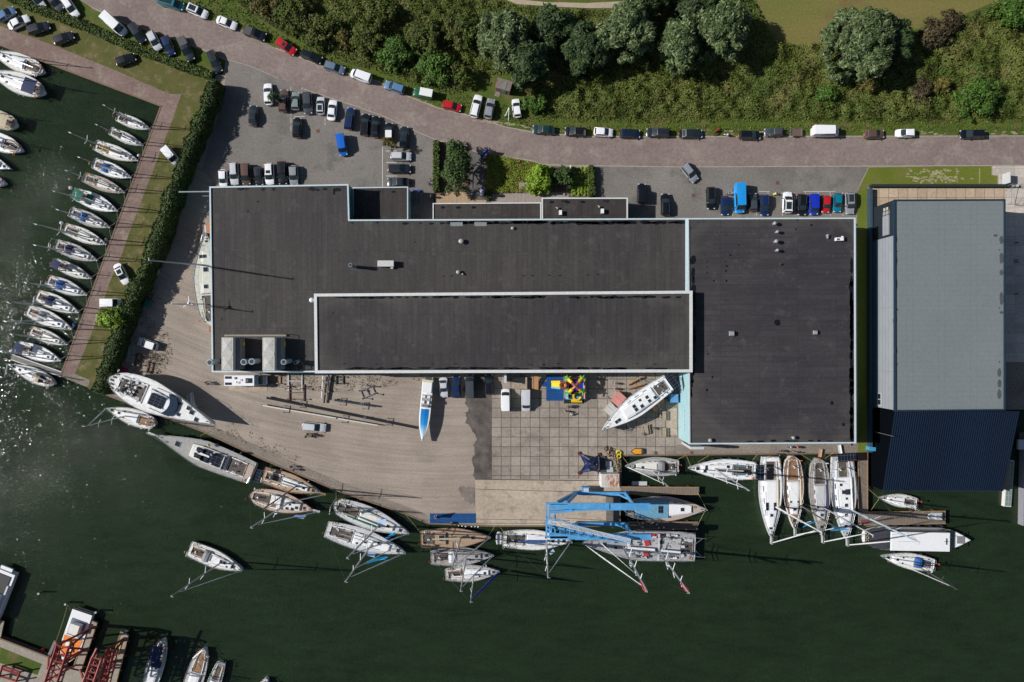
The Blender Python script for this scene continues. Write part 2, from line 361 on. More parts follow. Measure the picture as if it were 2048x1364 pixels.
sheet('yard_slabs', [(983, 700), (1420, 700), (1420, 880), (1375, 886), (1375, 910.5), (1241, 910.5), (1241, 958), (983, 958)], 1, M_SLAB)
sheet('slipway', [(950, 959), (1241, 959), (1241, 1051), (983, 1051), (952, 1046)], 1, M_SLIP)
sheet('slipway_sill', [(1212, 989), (1240.5, 989), (1240.5, 1043), (1212, 1043)], 2, m_ground('grey_concrete', (.13, .115, .10), (.18, .16, .14), .5, 2, .1))
js = MB()
for (x0, y0, x1, y1, w) in ((950, 958.5, 1241, 962, 1.6), (950, 978, 1162, 984, 1.0), (1130, 1036, 1212, 1041, .9), (952, 1038, 1140, 1041, .9), (952, 1046.5, 1240, 1046.5, .8), (972, 950, 972, 958, .8)):
    ax, ay = P(x0, y0); cx, cy = P(x1, y1); js.box(((ax + cx) / 2, (ay + cy) / 2, .012), (math.hypot(cx - ax, cy - ay), w * .1, .02), math.atan2(cy - ay, cx - ax))
struct('slipway_rails', js, plain((.05, .04, .035), .8, name='joint_dark'))
# the worn asphalt strip with its ragged edge
rag = [(983, 700), (983, 958), (950, 958)]
yy = 952
rag += [(946, 950), (950, 935), (943, 920), (950, 905), (947, 890), (953, 880), (950, 868), (945, 862), (940, 850), (930, 845), (934, 838), (931, 826), (938, 818), (930, 806), (934, 790), (926, 780), (930, 765), (928, 700)]
r = random.Random(12); fine = rag[:3]; ctl = rag[3:]; seq = [rag[2]] + ctl
for a, c in zip(seq[:-1], seq[1:]):
    for k in range(4):
        q = (k + 1) / 4; fine.append((a[0] + (c[0] - a[0]) * q + r.uniform(-1.6, 1.6), a[1] + (c[1] - a[1]) * q + r.uniform(-1, 1)))
fine[-1] = ctl[-1]
sheet('asphalt_strip', fine, 2, M_DASPH)
sheet('tar_patch', [(919, 974), (926, 971), (932, 975), (938, 972), (945, 975), (950, 973), (950, 1012), (945, 1006), (941, 1011), (936, 1003), (931, 1004), (928, 994), (922, 991), (920, 983), (916, 980)], 2, m_ground('stained_gravel', (.13, .11, .095), (.26, .22, .185), .5, 2.5, .3, seed=25))
sheet('south_quay', [(1375, 870), (1716, 870), (1716, 906), (1350, 910), (1350, 890), (1375, 888)], 2, M_COB)
sheet('quay_edge', [(211, 789), (406, 863), (520, 916), (560, 933), (682, 984), (809, 1027), (857, 1047), (857, 1030), (813, 1013), (690, 967), (570, 917), (530, 898), (412, 846), (232, 783)], 1, M_COB)
cp = MB()
for pts in ([(211, 789), (406, 863), (520, 916), (560, 933), (682, 984), (809, 1027), (857, 1047), (982, 1052), (1241, 1052)], [(1241, 911), (1716, 906)], [(0, 90), (322, 212)], [(322, 212), (121, 752)], [(1241, 911), (1241, 975)], [(0, 1277), (99, 1315), (128, 1335)]):
    for a, c in zip(pts[:-1], pts[1:]):
        ax, ay = P(*a); cx, cy = P(*c); L_ = math.hypot(cx - ax, cy - ay); n_ = Vector((-(cy - ay), cx - ax)) / L_ * .1
        if pts[0] == (322, 212): n_ = -n_ * -1
        cp.box(((ax + cx) / 2, (ay + cy) / 2, .015), (L_, .3, .09), math.atan2(cy - ay, cx - ax))
struct('quay_coping', cp, plain((.17, .11, .07), .8, 0, .3, name='coping_timber'))
sheet('lawn', [(1738, 335), (1983, 331), (1983, 350), (1995, 352), (1995, 368), (2008, 372), (1735, 375), (1735, 470), (1737, 904), (1716, 905), (1714, 440), (1714, 384)], 3, M_LAWN2)
sheet('slab_apron', [(1738, 377), (2010, 375), (2010, 724), (1738, 730)], 2, M_TILE)
sheet('garden_bed', [(868, 280), (940, 300), (967, 310), (1063, 323), (1081, 331), (1140, 334), (1190, 335), (1190, 440), (868, 440)], 1, M_SOIL)
sheet('garden_path', [(938, 300), (970, 309), (972, 400), (940, 400)], 3, m_ground('slate_paving', (.095, .088, .082), (.135, .122, .112), .5, 2, .1))
M_DECKW = None
def wood_m(name, c, pitch, ax):
    m, nt, b = newmat(name); v = pos(nt); g = grid(nt, v, *((pitch, 0) if ax == 'x' else (0, pitch)), pitch * .16)
    n = noise(nt, mapping(nt, v, (1.5, .6, 1)), 1.3, 5, .65)
    c1 = mixc(nt, n, tuple(x * .6 for x in c), tuple(x * 1.35 for x in c)); nt.links.new(mixc(nt, g, c1, tuple(x * .25 for x in c)), b.inputs['Base Color']); b.inputs['Roughness'].default_value = .85
    return m
M_DECKP = wood_m('decking_boards', (.42, .29, .18), .28, 'x'); M_DECKG = wood_m('grey_boards', (.33, .28, .24), .28, 'x')
sheet('tan_decking', [(870, 384), (972, 384), (972, 412), (870, 412)], 2, M_DECKP)
sheet('grey_decking', [(983, 388), (1137, 384), (1137, 412), (983, 412)], 2, M_DECKG)
sheet('bank_lawn', [(-400, 1180), (0, 1294), (84, 1328), (75, 1350), (0, 1326), (-400, 1240)], 1, M_VERGE)
r = random.Random(77); bp_ = MB(); pz = .0
def ragged(mb, u, v, ru, rv, z, n=13):
    pts = [(u + ru * (1 - .55 * r.random()) * math.cos(2 * math.pi * i / n), v + rv * (1 - .55 * r.random()) * math.sin(2 * math.pi * i / n)) for i in range(n)]
    mb.sheet(PP(pts), z)
for k in range(120):
    u = r.gauss(1872, 32); v = r.uniform(338, 366)
    if 1810 < u < 1945: ragged(bp_, u, v, r.uniform(1.5, 6), r.uniform(1, 3.5), .0165 + k * .00005)
for k in range(10): ragged(bp_, 1959, 338 + k * 3, 2, 2, .0225 + k * .0001)
struct('straw_patch', bp_, M_STRAW)
bp_ = MB()
for (a, c, d_, e_, n) in ((940, 1050, 240, 252, 34), (1050, 1170, 256, 267, 20), (1395, 1560, 255, 266, 16), (1830, 2048, 258, 268, 34), (560, 940, 0, 0, 24)):
    for k in range(n):
        u = r.uniform(a, c)
        if d_: v = d_ + (e_ - d_) * ((u - a) / (c - a)) + r.uniform(-3, 2) if a < 1200 else r.uniform(d_ + 4, e_ + 2)
        else:
            v = float(np.interp(u, [482, 551, 647, 754, 815, 876, 957], [58, 96, 134, 162, 192, 216, 236])) - r.uniform(1, 5)
        ragged(bp_, u, v, r.uniform(2, 8), r.uniform(.8, 2.2), .0125 + k * .00006)
struct('bare_ground', bp_, m_ground('bare_soil', (.26, .215, .15), (.34, .29, .21), .6, 3, .3, seed=22))
# kerb-side line marks in the two lots
lm = MB(); wl = plain((.55, .53, .5), .7, name='line_paint')
def dashes(u0, v0, u1, v1, n, w=.1, frac=.5):
    for i in range(n):
        a = (i + .25) / n; c = (i + .25 + frac) / n
        ax, ay = P(u0 + (u1 - u0) * a, v0 + (v1 - v0) * a); cx, cy = P(u0 + (u1 - u0) * c, v0 + (v1 - v0) * c)
        lm.box(((ax + cx) / 2, (ay + cy) / 2, .012), (math.hypot(cx - ax, cy - ay), w, .008), math.atan2(cy - ay, cx - ax))
for u in (1464, 1512, 1536, 1564, 1589, 1611, 1636, 1660, 1685): dashes(u, 384, u + 1, 432, 11, .14)
dashes(1512, 383, 1536, 383, 1, .1, .9); dashes(1589, 383, 1660, 383, 1, .1, .9)
dashes(604, 330, 604, 368, 9, .12); dashes(765, 270, 765, 362, 1, .12, .95)
for v_ in (302, 325, 352): dashes(766, v_, 790, v_, 1, .12, .9)
dashes(582, 170, 582, 262, 6, .1, .8); dashes(582, 233, 606, 233, 1, .1, .9); dashes(650, 235, 650, 250, 2, .1, .8); dashes(604, 172, 604, 190, 2, .1); dashes(716, 250, 716, 262, 3, .1)
struct('parking_markings', lm, wl)
dc = MB()
for (u, v) in ((1555, 366), (1387, 391), (636, 262), (722, 997), (1384, 906), (1312, 906)): dc.box((*P(u, v), .012), (.7, .7, .02), .05)
struct('drain_covers', dc, plain((.12, .06, .04), .8, name='drain_iron'))
# ================================================================ buildings
def offs(poly, w):
    n = len(poly); out = []
    ar = sum(poly[i][0] * poly[(i + 1) % n][1] - poly[(i + 1) % n][0] * poly[i][1] for i in range(n)); sg = 1 if ar > 0 else -1
    for i in range(n):
        p0, p1, p2 = (Vector(poly[(i - 1) % n]), Vector(poly[i]), Vector(poly[(i + 1) % n]))
        d1 = (p1 - p0).normalized(); d2 = (p2 - p1).normalized()
        n1 = Vector((-d1.y, d1.x)) * sg; n2 = Vector((-d2.y, d2.x)) * sg
        bi = (n1 + n2); k = w / max(.3, (1 + n1.dot(n2)))
        out.append(tuple(p1 + bi * k))
    return out
def parapet(poly, z0, z1, w):
    inn = offs(poly, w); out = offs(poly, -.05); n = len(poly); mb = MB()
    for i in range(n):
        j = (i + 1) % n
        a, b_, c, d_ = out[i], out[j], inn[j], inn[i]
        mb.add([(*a, z1), (*b_, z1), (*c, z1), (*d_, z1)], [(0, 1, 2, 3)])
        mb.add([(*a, z0), (*b_, z0), (*b_, z1), (*a, z1)], [(0, 1, 2, 3)])
        mb.add([(*d_, z0), (*c, z0), (*c, z1), (*d_, z1)], [(0, 1, 2, 3)])
    return mb
def m_roof(name, base, light, lines, seed, rim=None):
    m, nt, b = newmat(name); v = mapping(nt, pos(nt), (1, 1, 1), 0, (seed * 9, seed * 5, 0))
    a = noise(nt, v, .05, 5, .6); f = noise(nt, v, 2.2, 5, .75); st = noise(nt, mapping(nt, v, (2.0, .12, 1) if lines == 'x' else (.12, 2.0, 1)), 1, 4, .6)
    c = mixc(nt, ramp(nt, a, [(.35, 0.), (.75, 1.)]), base, light)
    c = mixc(nt, 1, c, ramp(nt, f, [(.25, .70), (.75, 1.35)]), 'MULTIPLY')
    c = mixc(nt, 1, c, ramp(nt, st, [(.25, .8), (.75, 1.22)]), 'MULTIPLY')
    cb = N(nt, 'ShaderNodeCombineXYZ'); sq = N(nt, 'ShaderNodeSeparateXYZ'); nt.links.new(v, sq.inputs[0])
    for i_, s_ in enumerate((1.0, 7.5) if lines == 'x' else (7.5, 1.0)): nt.links.new(math_(nt, 'FLOOR', math_(nt, 'DIVIDE', sq.outputs[i_], s_)), cb.inputs[i_])
    wn = N(nt, 'ShaderNodeTexWhiteNoise'); nt.links.new(cb.outputs[0], wn.inputs[0]); c = mixc(nt, 1, c, ramp(nt, wn.outputs[0], [(0, .86), (1, 1.14)]), 'MULTIPLY')
    st2 = noise(nt, mapping(nt, v, (1, 1, 1), .4), .35, 6, .75); c = mixc(nt, ramp(nt, st2, [(.56, 0.), (.70, .6)]), c, (.085, .08, .072))
    if rim:
        sp = N(nt, 'ShaderNodeSeparateXYZ'); nt.links.new(pos(nt), sp.inputs[0]); cx, cy, hx, hy = rim
        q = [math_(nt, 'POWER', math_(nt, 'ABSOLUTE', math_(nt, 'DIVIDE', math_(nt, 'SUBTRACT', sp.outputs[i], cc), h_)), 5) for i, cc, h_ in ((0, cx, hx), (1, cy, hy))]
        q = math_(nt, 'MULTIPLY_ADD', math_(nt, 'SUBTRACT', a, .5), 2.2, math_(nt, 'ADD', q[0], q[1]))
        c = mixc(nt, ramp(nt, q, [(.45, 0.), (.80, .58), (.95, .25), (1.0, .4)]), c, (.074, .069, .060))
    g = grid(nt, v, *((1.0, 0) if lines == 'x' else (0, 1.0)), .09)
    g2 = grid(nt, v, *((0, 7.5) if lines == 'x' else (7.5, 0)), .12)
    c = mixc(nt, math_(nt, 'MULTIPLY', g, .35), c, tuple(x * .4 for x in base)); c = mixc(nt, math_(nt, 'MULTIPLY', g2, .3), c, tuple(x * .4 for x in base))
    nt.links.new(c, b.inputs['Base Color']); b.inputs['Roughness'].default_value = .85; bump(nt, b, f, .3, .03)
    return m
M_RW = m_roof('bitumen_roof', (.034, .030, .030), (.048, .043, .040), 'x', 1)
M_RH = m_roof('bitumen_roof_high', (.027, .024, .026), (.044, .040, .038), 'x', 2, (-1.7, 1.55, 36.8, 7.75))
M_RE = m_roof('bitumen_roof_east', (.027, .023, .028), (.044, .040, .041), 'y', 3, (50.3, 2.0, 17.2, 22.8))
M_RA = m_roof('bitumen_annex', (.026, .022, .020), (.045, .040, .035), 'x', 4)
M_PUD = plain((.008, .008, .009), .3, 0, .2, name='standing_water')
M_DUST = plain((.085, .078, .070), .95, 0, .4, 0, .8, name='roof_dust')
def ribbed(name, c, ax, pitch=.3, dark=.6):
    m, nt, b = newmat(name); v = pos(nt); g = grid(nt, v, *((pitch, 0, pitch * .3) if ax == 'x' else (0, pitch, pitch * .3)))
    n = noise(nt, v, .6, 4); c1 = mixc(nt, n, tuple(x * .85 for x in c), tuple(x * 1.1 for x in c))
    nt.links.new(mixc(nt, math_(nt, 'MULTIPLY', g, dark), c1, tuple(x * .5 for x in c)), b.inputs['Base Color']); b.inputs['Roughness'].default_value = .5
    if 'navy' in name: b.inputs['Roughness'].default_value = .8; b.inputs['Specular IOR Level'].default_value = .12
    return m
def zribbed(name, c, pitch=.5, dark=.5):
    m, nt, b = newmat(name); v = pos(nt)
    sp = N(nt, 'ShaderNodeSeparateXYZ'); nt.links.new(v, sp.inputs[0])
    f = math_(nt, 'FRACT', math_(nt, 'DIVIDE', sp.outputs[2], pitch)); g = ramp(nt, f, [(0, 1.), (.22, .1), (.6, 0.), (1, .55)])
    n = noise(nt, v, .6, 4); c1 = mixc(nt, n, tuple(x * .85 for x in c), tuple(x * 1.1 for x in c))
    nt.links.new(mixc(nt, math_(nt, 'MULTIPLY', g, dark), c1, tuple(x * .5 for x in c)), b.inputs['Base Color']); b.inputs['Roughness'].default_value = .5
    return m
M_WBLUE = ribbed('pale_blue_cladding', (.36, .56, .60), 'y', .35, .25); M_WTEAL = ribbed('teal_cladding', (.035, .16, .19), 'y', .4, .3)
M_PAR = plain((.47, .56, .59), .5, 0, .12, name='pale_blue_trim'); M_PARW = plain((.60, .61, .60), .5, 0, .15, name='pale_trim'); M_DTRIM = plain((.012, .03, .055), .5, 0, .2, name='navy_trim')

def blob(mb, cx, cy, rx, ry, z, mi, n=14, seed=0, jag=.35):
    r = random.Random(seed); pts = []
    for i in range(n):
        a = 2 * math.pi * i / n; k = 1 - jag * r.random()
        pts.append((cx + rx * k * math.cos(a), cy + ry * k * math.sin(a)))
    mb.sheet(pts, z, mi)
def stains_row(mb, u0, u1, v, z, horiz=True, step=18, rx=1.1, ry=.55, prob=.75, seed=1):
    r = random.Random(seed); t = u0
    while t < u1:
        if r.random() < prob:
            w = r.uniform(.5, 1.5)
            if horiz: x, y = P(t, v + r.uniform(-1, 1.5), z); blob(mb, x, y, rx * w, ry * r.uniform(.5, 1.1), z + .006, 1, seed=r.random())
            else: x, y = P(v + r.uniform(-1, 1.5), t, z); blob(mb, x, y, ry * r.uniform(.5, 1.1), rx * w, z + .006, 1, seed=r.random())
        t += step * r.uniform(.6, 1.5)
def roof_sheet(poly, z, mats, parent, stains=()):
    mb = MB().sheet(poly, z)
    for s_ in stains: s_(mb, z)
    return mb.build('roof', mats, parent, fix=False)
def vent(parent, u, v, z, h=.7, r=.28, kind='cowl'):
    x, y = P(u, v, z + h); mb = MB()
    if kind == 'cowl':
        mb.tube((x, y, z), (x, y, z + h * .7), r * .6, n=10, mi=0); mb.tube((x, y, z + h * .7), (x, y, z + h * .82), r, n=12, mi=0); mb.dome((x, y, z + h * .82), r, r, h * .25, 12, 3, 0)
    elif kind == 'stub':
        mb.tube((x, y, z), (x, y, z + h), r, n=8, mi=1)
    else:
        mb.box((x, y, z + .12), (r * 2.6, r * 2.6, .24), 0, 1); mb.box((x, y, z + .24 + h * .3), (r * 2, r * 2, h * .6), 0, 0, .85)
    return mb.build('roof_vent', [plain((.33, .34, .35), .5, .2), DGREY], parent)
def duct(parent, ub, vb, ut, vt, z, h, r, mat=LGREY):
    x, y = P(ub, vb, z); x2, y2 = P(ut, vt, z + h); mb = MB()
    mb.tube((x, y, z), (x2, y2, z + h - .8), r, n=16); mb.tube((x2, y2, z + h - .8), (x2, y2, z + h), r * 1.18, n=16)
    mb.tube((x2, y2, z + h + .003), (x2, y2, z + h + .02), r * .85, n=16, mi=1)
    return mb.build('chimney', [mat, BLACK], parent, smooth=False)

# --- west hall with its raised bay
ZW, ZH, ZE = 7.6, 10.2, 8.3
wh = empty('boatyard_hall', P3(800, 560), 0, 'large dark flat-roofed boatyard hall with a raised middle bay and pale blue roof edge', 'industrial building')
bx, by = wh.location.x, wh.location.y
def reloc(parent):   # parts are written in world metres; bring them under the Empty
    for o in parent.children: o.location = (o.location.x - parent.location.x, o.location.y - parent.location.y, o.location.z)
polyW = PP([(420, 374), (697, 369), (699, 440), (1373, 437), (1373, 640), (640, 640), (640, 744), (425, 744)], ZW)
MB().prism(polyW, 0, ZW, 0).build('wall', M_WTEAL, wh)
def stW(mb, z):
    stains_row(mb, 480, 690, 378, z, True, 17, .7, .45, .7, 3); stains_row(mb, 705, 900, 446, z, True, 16, .7, .3, .6, 4); stains_row(mb, 905, 1365, 445, z, True, 11, 1.3, .45, .95, 5)
    for (u, v, a, c) in ((496, 422, .25, .25), (516, 403, .3, .25), (668, 385, .3, .6), (830, 484, .35, .15), (904, 502, .08, .08), (1241, 480, .12, .12), (1048, 551, .3, .12), (1065, 551, .45, .12), (1099, 551, .35, .12), (1120, 551, .4, .12), (1176, 550, .35, .12), (1196, 549, .35, .12), (887, 552, .3, .12), (904, 552, .4, .12), (444, 638, .2, .5)):
        blob(mb, *P(u, v, z), a, c, z + .006, 1, seed=u)
    for u, w_ in ((913, 2.4), (961, 2.4)): x_, y_ = P(u, 449, z); mb.sheet([(x_ - w_ / 2, y_ - .3), (x_ + w_ / 2, y_ - .3), (x_ + w_ / 2, y_ + .45), (x_ - w_ / 2, y_ + .45)], z + .008, 2)
roof_sheet(polyW, ZW + .004, [M_RW, M_PUD, plain((.20, .22, .22), .6, 0, .3)], wh, [stW])
parapet(polyW, ZW - .3, ZW + .22, .24).build('roof_edge', M_PAR, wh)
polyH = PP([(629, 588), (1384, 582), (1384, 744), (631, 746)], ZH)
MB().prism(polyH, 0, ZH, 0).build('high_bay_wall', M_WBLUE, wh)
def stH(mb, z):
    stains_row(mb, 680, 1370, 594, z, True, 12, 1.0, .35, .85, 6); stains_row(mb, 700, 1340, 737, z, True, 16, 1.6, .3, .85, 7); stains_row(mb, 690, 1330, 728, z, True, 40, .4, .12, .7, 8)
    for (u, v) in ((666, 626), (1088, 729)): blob(mb, *P(u, v, z), .2, .25, z + .006, 1, seed=u)
    for (u0, v0, u1, v1, w) in ((640, 700, 654, 736, 1.2), (655, 732, 760, 735, .5)): pass
o = roof_sheet(polyH, ZH + .004, [M_RH, M_PUD], wh, [stH]); o.name = 'high_bay_roof'
parapet(polyH, ZH - .3, ZH + .25, .5).build('high_bay_roof_edge', M_PARW, wh)
# windows and doors in the south face of the raised bay (seen only from the side)
sy = polyH[3][1]
for k in range(9):
    x = polyH[3][0] + 5 + k * 7.6; MB().box((x, sy - .05, 3.0), (4.4, .12, 5.0)).build('hall_door', [LGREY], wh)
# ground floor lean details: west-face windows
for k in range(6):
    MB().box((polyW[0][0] - .03, polyW[0][1] - 6 - k * 5.4, 5.4), (.08, 2.6, 1.1)).build('window', [GLASS], wh)
for (u, v) in ((922, 482), (1025, 456)): vent(wh, u, v, ZW, .9 if u < 1000 else .5, .5 if u < 1000 else .32)
vent(wh, 916, 544, ZW, .8, .4); vent(wh, 925, 548, ZW, .5, .2)
mb = MB(); x, y = P(771, 527, ZW + 1.3); mb.box((x, y, ZW + .85), (3.1, 1.15, 1.0)); mb.box((x - 1.1, y, ZW + .2), (.15, .9, .35), mi=1); mb.box((x + 1.1, y, ZW + .2), (.15, .9, .35), mi=1)
mb.box((x + 1.1, y - .75, ZW + .4), (.5, .35, .5), mi=0); mb.build('air_handling_unit', [plain((.52, .51, .5), .6), DGREY], wh)
duct(wh, 712, 534, 700.5, 530, ZW, 3.2, .32, plain((.25, .33, .38), .4, .4))
# two large filter houses and their round ducts
for (u0, u1) in ((443, 466), (525, 549)):
    zt = ZW + 3.6; a, t = P(u0, 675, zt); c, d_ = P(u1, 741, zt); mb = MB()
    mb.box(((a + c) / 2, (t + d_) / 2, ZW + 1.8), (abs(c - a), abs(t - d_), 3.6), 0, 0)
    cx, cy = (a + c) / 2, (t + d_) / 2; ww, hh_ = abs(c - a), abs(t - d_)
    for q in (-.26, .26):
        mb.add([(cx - ww * .4, cy + hh_ * (q - .2), zt + .01), (cx + ww * .4, cy + hh_ * (q - .2), zt + .01), (cx, cy + hh_ * q, zt + .16)], [(0, 1, 2)])
        mb.add([(cx - ww * .4, cy + hh_ * (q + .2), zt + .01), (cx + ww * .4, cy + hh_ * (q + .2), zt + .01), (cx, cy + hh_ * q, zt + .16)], [(2, 1, 0)])
        for sx in (-1, 1): mb.add([(cx + sx * ww * .4, cy + hh_ * (q - .2), zt + .01), (cx + sx * ww * .4, cy + hh_ * (q + .2), zt + .01), (cx, cy + hh_ * q, zt + .16)], [(0, 1, 2)])
    mb.box((cx, cy, zt + .08), (ww * .98, .5, .1), mi=0)
    mb.build('filter_house', [plain((.46, .45, .42), .7, 0, .2)], wh)
    mb = MB(); mb.box((cx + ww / 2 + .45, cy, ZW + 1.2), (.85, hh_ * .96, 2.4), 0, 0); mb.box((cx + ww / 2 + 1.1, cy + hh_ * .3, ZW + 1.5), (.5, .6, .4), mi=1)
    mb.build('filter_base', [MGREY, YELLOW], wh)
mb = MB(); mb.box((*P(512, 671, ZW), ZW + .3), (12, .35, .3)); mb.path([(*P(571, 668, ZW), ZW), (*P(571, 668, ZW), ZW + 2), (*P(571, 725, ZW), ZW + 2)], .05); mb.build('pipe_rack', [plain((.25, .22, .18), .8)], wh)
for (ub, ut, v, h_, r_) in ((436, 419, 725, 4.2, .5), (503, 487, 724, 4.0, .5), (517, 503, 723, 4.0, .5), (581, 567, 724, 3.6, .45), (597, 591, 725, 2.0, .3)):
    duct(wh, ub, 722, ut, v, ZW, h_, r_, plain((.33, .43, .50), .35, .3))
mb = MB()
f = [(*P(589, 726, ZW + .6), ZW + .6), (*P(597, 742, ZW + .6), ZW + .6), (*P(610, 737, ZW + .9), ZW + .9), (*P(600, 720, ZW + .9), ZW + .9)]
mb.path(f + [f[0]], .1, 4); mb.build('roof_hatch_frame', [BLACK], wh)
mb = MB(); x, y = P(622.5, 600, ZW + 2); mb.ball((x, y, ZW + 1.7), .5, 12); mb.tube((x, y, ZW), (x, y, ZW + 1.6), .06); mb.build('satellite_dome', [WHITE], wh, smooth=True)
reloc(wh)

def annex(name, poly, z, label, edge, wall, extra=None):
    cx = sum(p[0] for p in poly) / len(poly); cy = sum(p[1] for p in poly) / len(poly)
    e = empty(name, (cx, cy, 0), 0, label, 'annex')
    MB().prism(poly, 0, z, 0).build('wall', wall, e)
    def st(mb, zz):
        x0, y0 = poly[0]
        for k in range(3): blob(mb, x0 + 2 + k * 3.1, y0 - .8, .6, .3, zz + .006, 1, seed=k + cx)
    roof_sheet(poly, z + .004, [M_RA, M_PUD], e, [st])
    parapet(poly, z - .25, z + .18, .16 if z < 4.5 else .2).build('roof_edge', edge, e)
    if extra: extra(e)
    reloc(e); return e
def hallY(z): return 682 - (682 - 440) * (1 - ZW / H) / (1 - z / H) - .6
annex('roof_annex', PP([(706, 375.5), (816, 374), (816, hallY(3.8)), (706, hallY(3.8))], 3.8), 3.8, 'small square flat-roofed annex in the notch of the hall beside the car park', M_PAR, M_WBLUE)
def ex2(e):
    for k in range(7): MB().box((*P(890 + k * 27, 405, 1.5), 1.6), (1.6, .1, 1.2)).build('window', GLASS, e)
annex('long_annex', PP([(866, 407), (1082, 405.5), (1082, hallY(3.6)), (866, hallY(3.6))], 3.6), 3.6, 'long narrow low annex with dark roof facing the garden decking', M_PARW, MGREY, None)
def ex3(e):
    for u, v in ((1121, 425), (1205, 422)):
        x, y = P(u, v, 5.6); MB().box((x, y, 5.25), (.55, .9, .8)).box((x, y, 4.85), (.8, .5, .1), mi=1).build('air_conditioner', [WHITE, DGREY], e)
        mb = MB(); mb.tube((x - .6, y + .9, 4.8), (x - .6, y + .9, 5.5), .12); mb.tube((x - .6, y + .9, 5.4), (x - .9, y + 1.1, 5.5), .1); mb.build('roof_vent', [LGREY], e)
        MB().box((*P(u + 6, 402, 4.85), 4.88), (.9, .35, .12)).build('roof_light', [BLACK], e)
annex('office_annex', PP([(1084, 396), (1255, 396), (1255, hallY(4.8)), (1084, hallY(4.8))], 4.8), 4.8, 'taller low office annex with two white roof units beside the parked black cars', M_PARW, MGREY, ex3)

# --- east hall
eh = empty('east_hall', P3(1530, 660), 0, 'square flat-roofed hall with pale blue side wall beside the four moored yachts', 'industrial building')
polyE = PP([(1375, 437), (1710, 436), (1711, 886), (1378, 888)], ZE)
MB().prism(polyE, 0, ZE, 0).build('wall', M_WBLUE, eh)
def stE(mb, z):
    stains_row(mb, 520, 745, 1387, z, False, 15, 1.2, .7, .8, 9); stains_row(mb, 525, 880, 1703, z, False, 11, 1.3, .6, .95, 10); stains_row(mb, 748, 800, 1383, z, False, 10, .8, .5, .9, 11)
    stains_row(mb, 1500, 1700, 882, z, True, 22, .8, .25, .7, 12)
    r = random.Random(4)
    for (u, v, a) in ((1414, 524, .2), (1414, 534, .2), (1414, 545, .2), (1451, 524, .2), (1454, 532, .28), (1452, 542, .25), (1453, 562, .25), (1428, 562, .2), (1461, 510, .25), (1478, 490, .2), (1452, 470, .15), (1440, 496, .15), (1498, 507, .12), (1487, 523, .15), (1623, 450, .3), (1595, 440, .2), (1592, 459, .2), (1382, 456, .15), (1398, 444, .12), (1407, 444, .12), (1533, 509, .1), (1414, 780, .3), (1425, 754, .25), (1664, 806, .4), (1687, 849, .35), (1416, 708, .2), (1432, 541, .1), (1555, 645, .7)):
        blob(mb, *P(u, v, z), a, a * r.uniform(.7, 1.3), z + .006, 1, seed=u + v)
    for pts in ([(1392, 816), (1420, 806), (1432, 812), (1424, 822), (1436, 860), (1428, 872), (1420, 850), (1412, 825), (1398, 822)],
                [(1616, 884), (1655, 852), (1700, 815), (1706, 815), (1706, 835), (1672, 858), (1640, 884)]):
        pass
roof_sheet(polyE, ZE + .004, [M_RE, M_PUD, M_DUST], eh, [stE])
parapet(polyE, ZE - .3, ZE + .22, .22).build('roof_edge', M_PAR, eh)
for (u, v, h_, r_, k) in ((1551, 446, 1.2, .35, 'cowl'), (1556, 463, 1.2, .3, 'cowl'), (1554, 482, 1.3, .38, 'cowl'), (1556, 500, 1.2, .3, 'cowl'), (1561, 528, .5, .2, 'stub'), (1656, 471, .6, .28, 'cowl'), (1656, 475, .5, .2, 'cowl'), (1465, 667, .9, .45, 'box'), (1632, 665, .7, .38, 'box'), (1421, 881, .8, .38, 'cowl'), (1588, 876, 1.0, .33, 'cowl')):
    vent(eh, u, v, ZE, h_, r_, k)
mb = MB(); x, y = P(1680, 478, ZE + .8); mb.box((x, y, ZE + .45), (1.4, .6, .8)); mb.box((x + .4, y + .4, ZE + .9), (.4, .3, .1)); mb.box((x - .4, y - .05, ZE + .9), (.45, .3, .12), mi=1); mb.build('air_conditioner', [WHITE, DGREY], eh)
wx = polyE[0][0]
for k in range(5): MB().box((wx - .03, P(0, 822 + k * 9, 4)[1], 5.2), (.06, .5, .16)).build('wall_lettering_bar', LGREY, eh)
mb = MB(); mb.box((*P(1389, 893, 5), 3.5), (2.6, .5, 7)); mb.build('stair_box', LGREY, eh)
mb = MB(); mb.box((P(1716, 0, 5)[0], P(0, 448, 5)[1], 3), (.9, .5, 2.2)); mb.box((P(1720, 0, 4)[0], P(0, 452, 4)[1], 2), (1.2, .12, .12)); mb.build('wall_bracket', LGREY, eh)
reloc(eh)

# --- grey warehouse and boathouse on the right
M_RG = None
m, nt, b = newmat('grey_membrane'); v = pos(nt)
g = grid(nt, v, 0, .98, .05); g2 = grid(nt, v, 6.2, 0, .10, 2); g3 = grid(nt, v, 6.2, 0, .1, 3.2); g4 = grid(nt, v, 0, 5.4, .1)
n = noise(nt, v, .09, 4, .6); n2 = noise(nt, v, 2, 5, .7)
c = mixc(nt, n, (.142, .168, .178), (.188, .208, .206)); c = mixc(nt, 1, c, ramp(nt, n2, [(.2, .86), (.8, 1.12)]), 'MULTIPLY')
for gg, k in ((g, .32), (g2, .22), (g3, .22), (g4, .1)): c = mixc(nt, math_(nt, 'MULTIPLY', gg, k), c, (.075, .09, .095))
nt.links.new(c, b.inputs['Base Color']); b.inputs['Roughness'].default_value = .7; M_RG = m
ZG = 8.6
M_GSTAIN = plain((.07, .08, .075), .8, 0, .3, name='moss_stain')
gw = empty('grey_warehouse', P3(1890, 610), 0, 'tall warehouse with pale grey membrane roof and ribbed metal side wall', 'industrial building')
polyG = PP([(1788, 400), (2009, 399), (2009, 820), (1789, 822)], ZG)
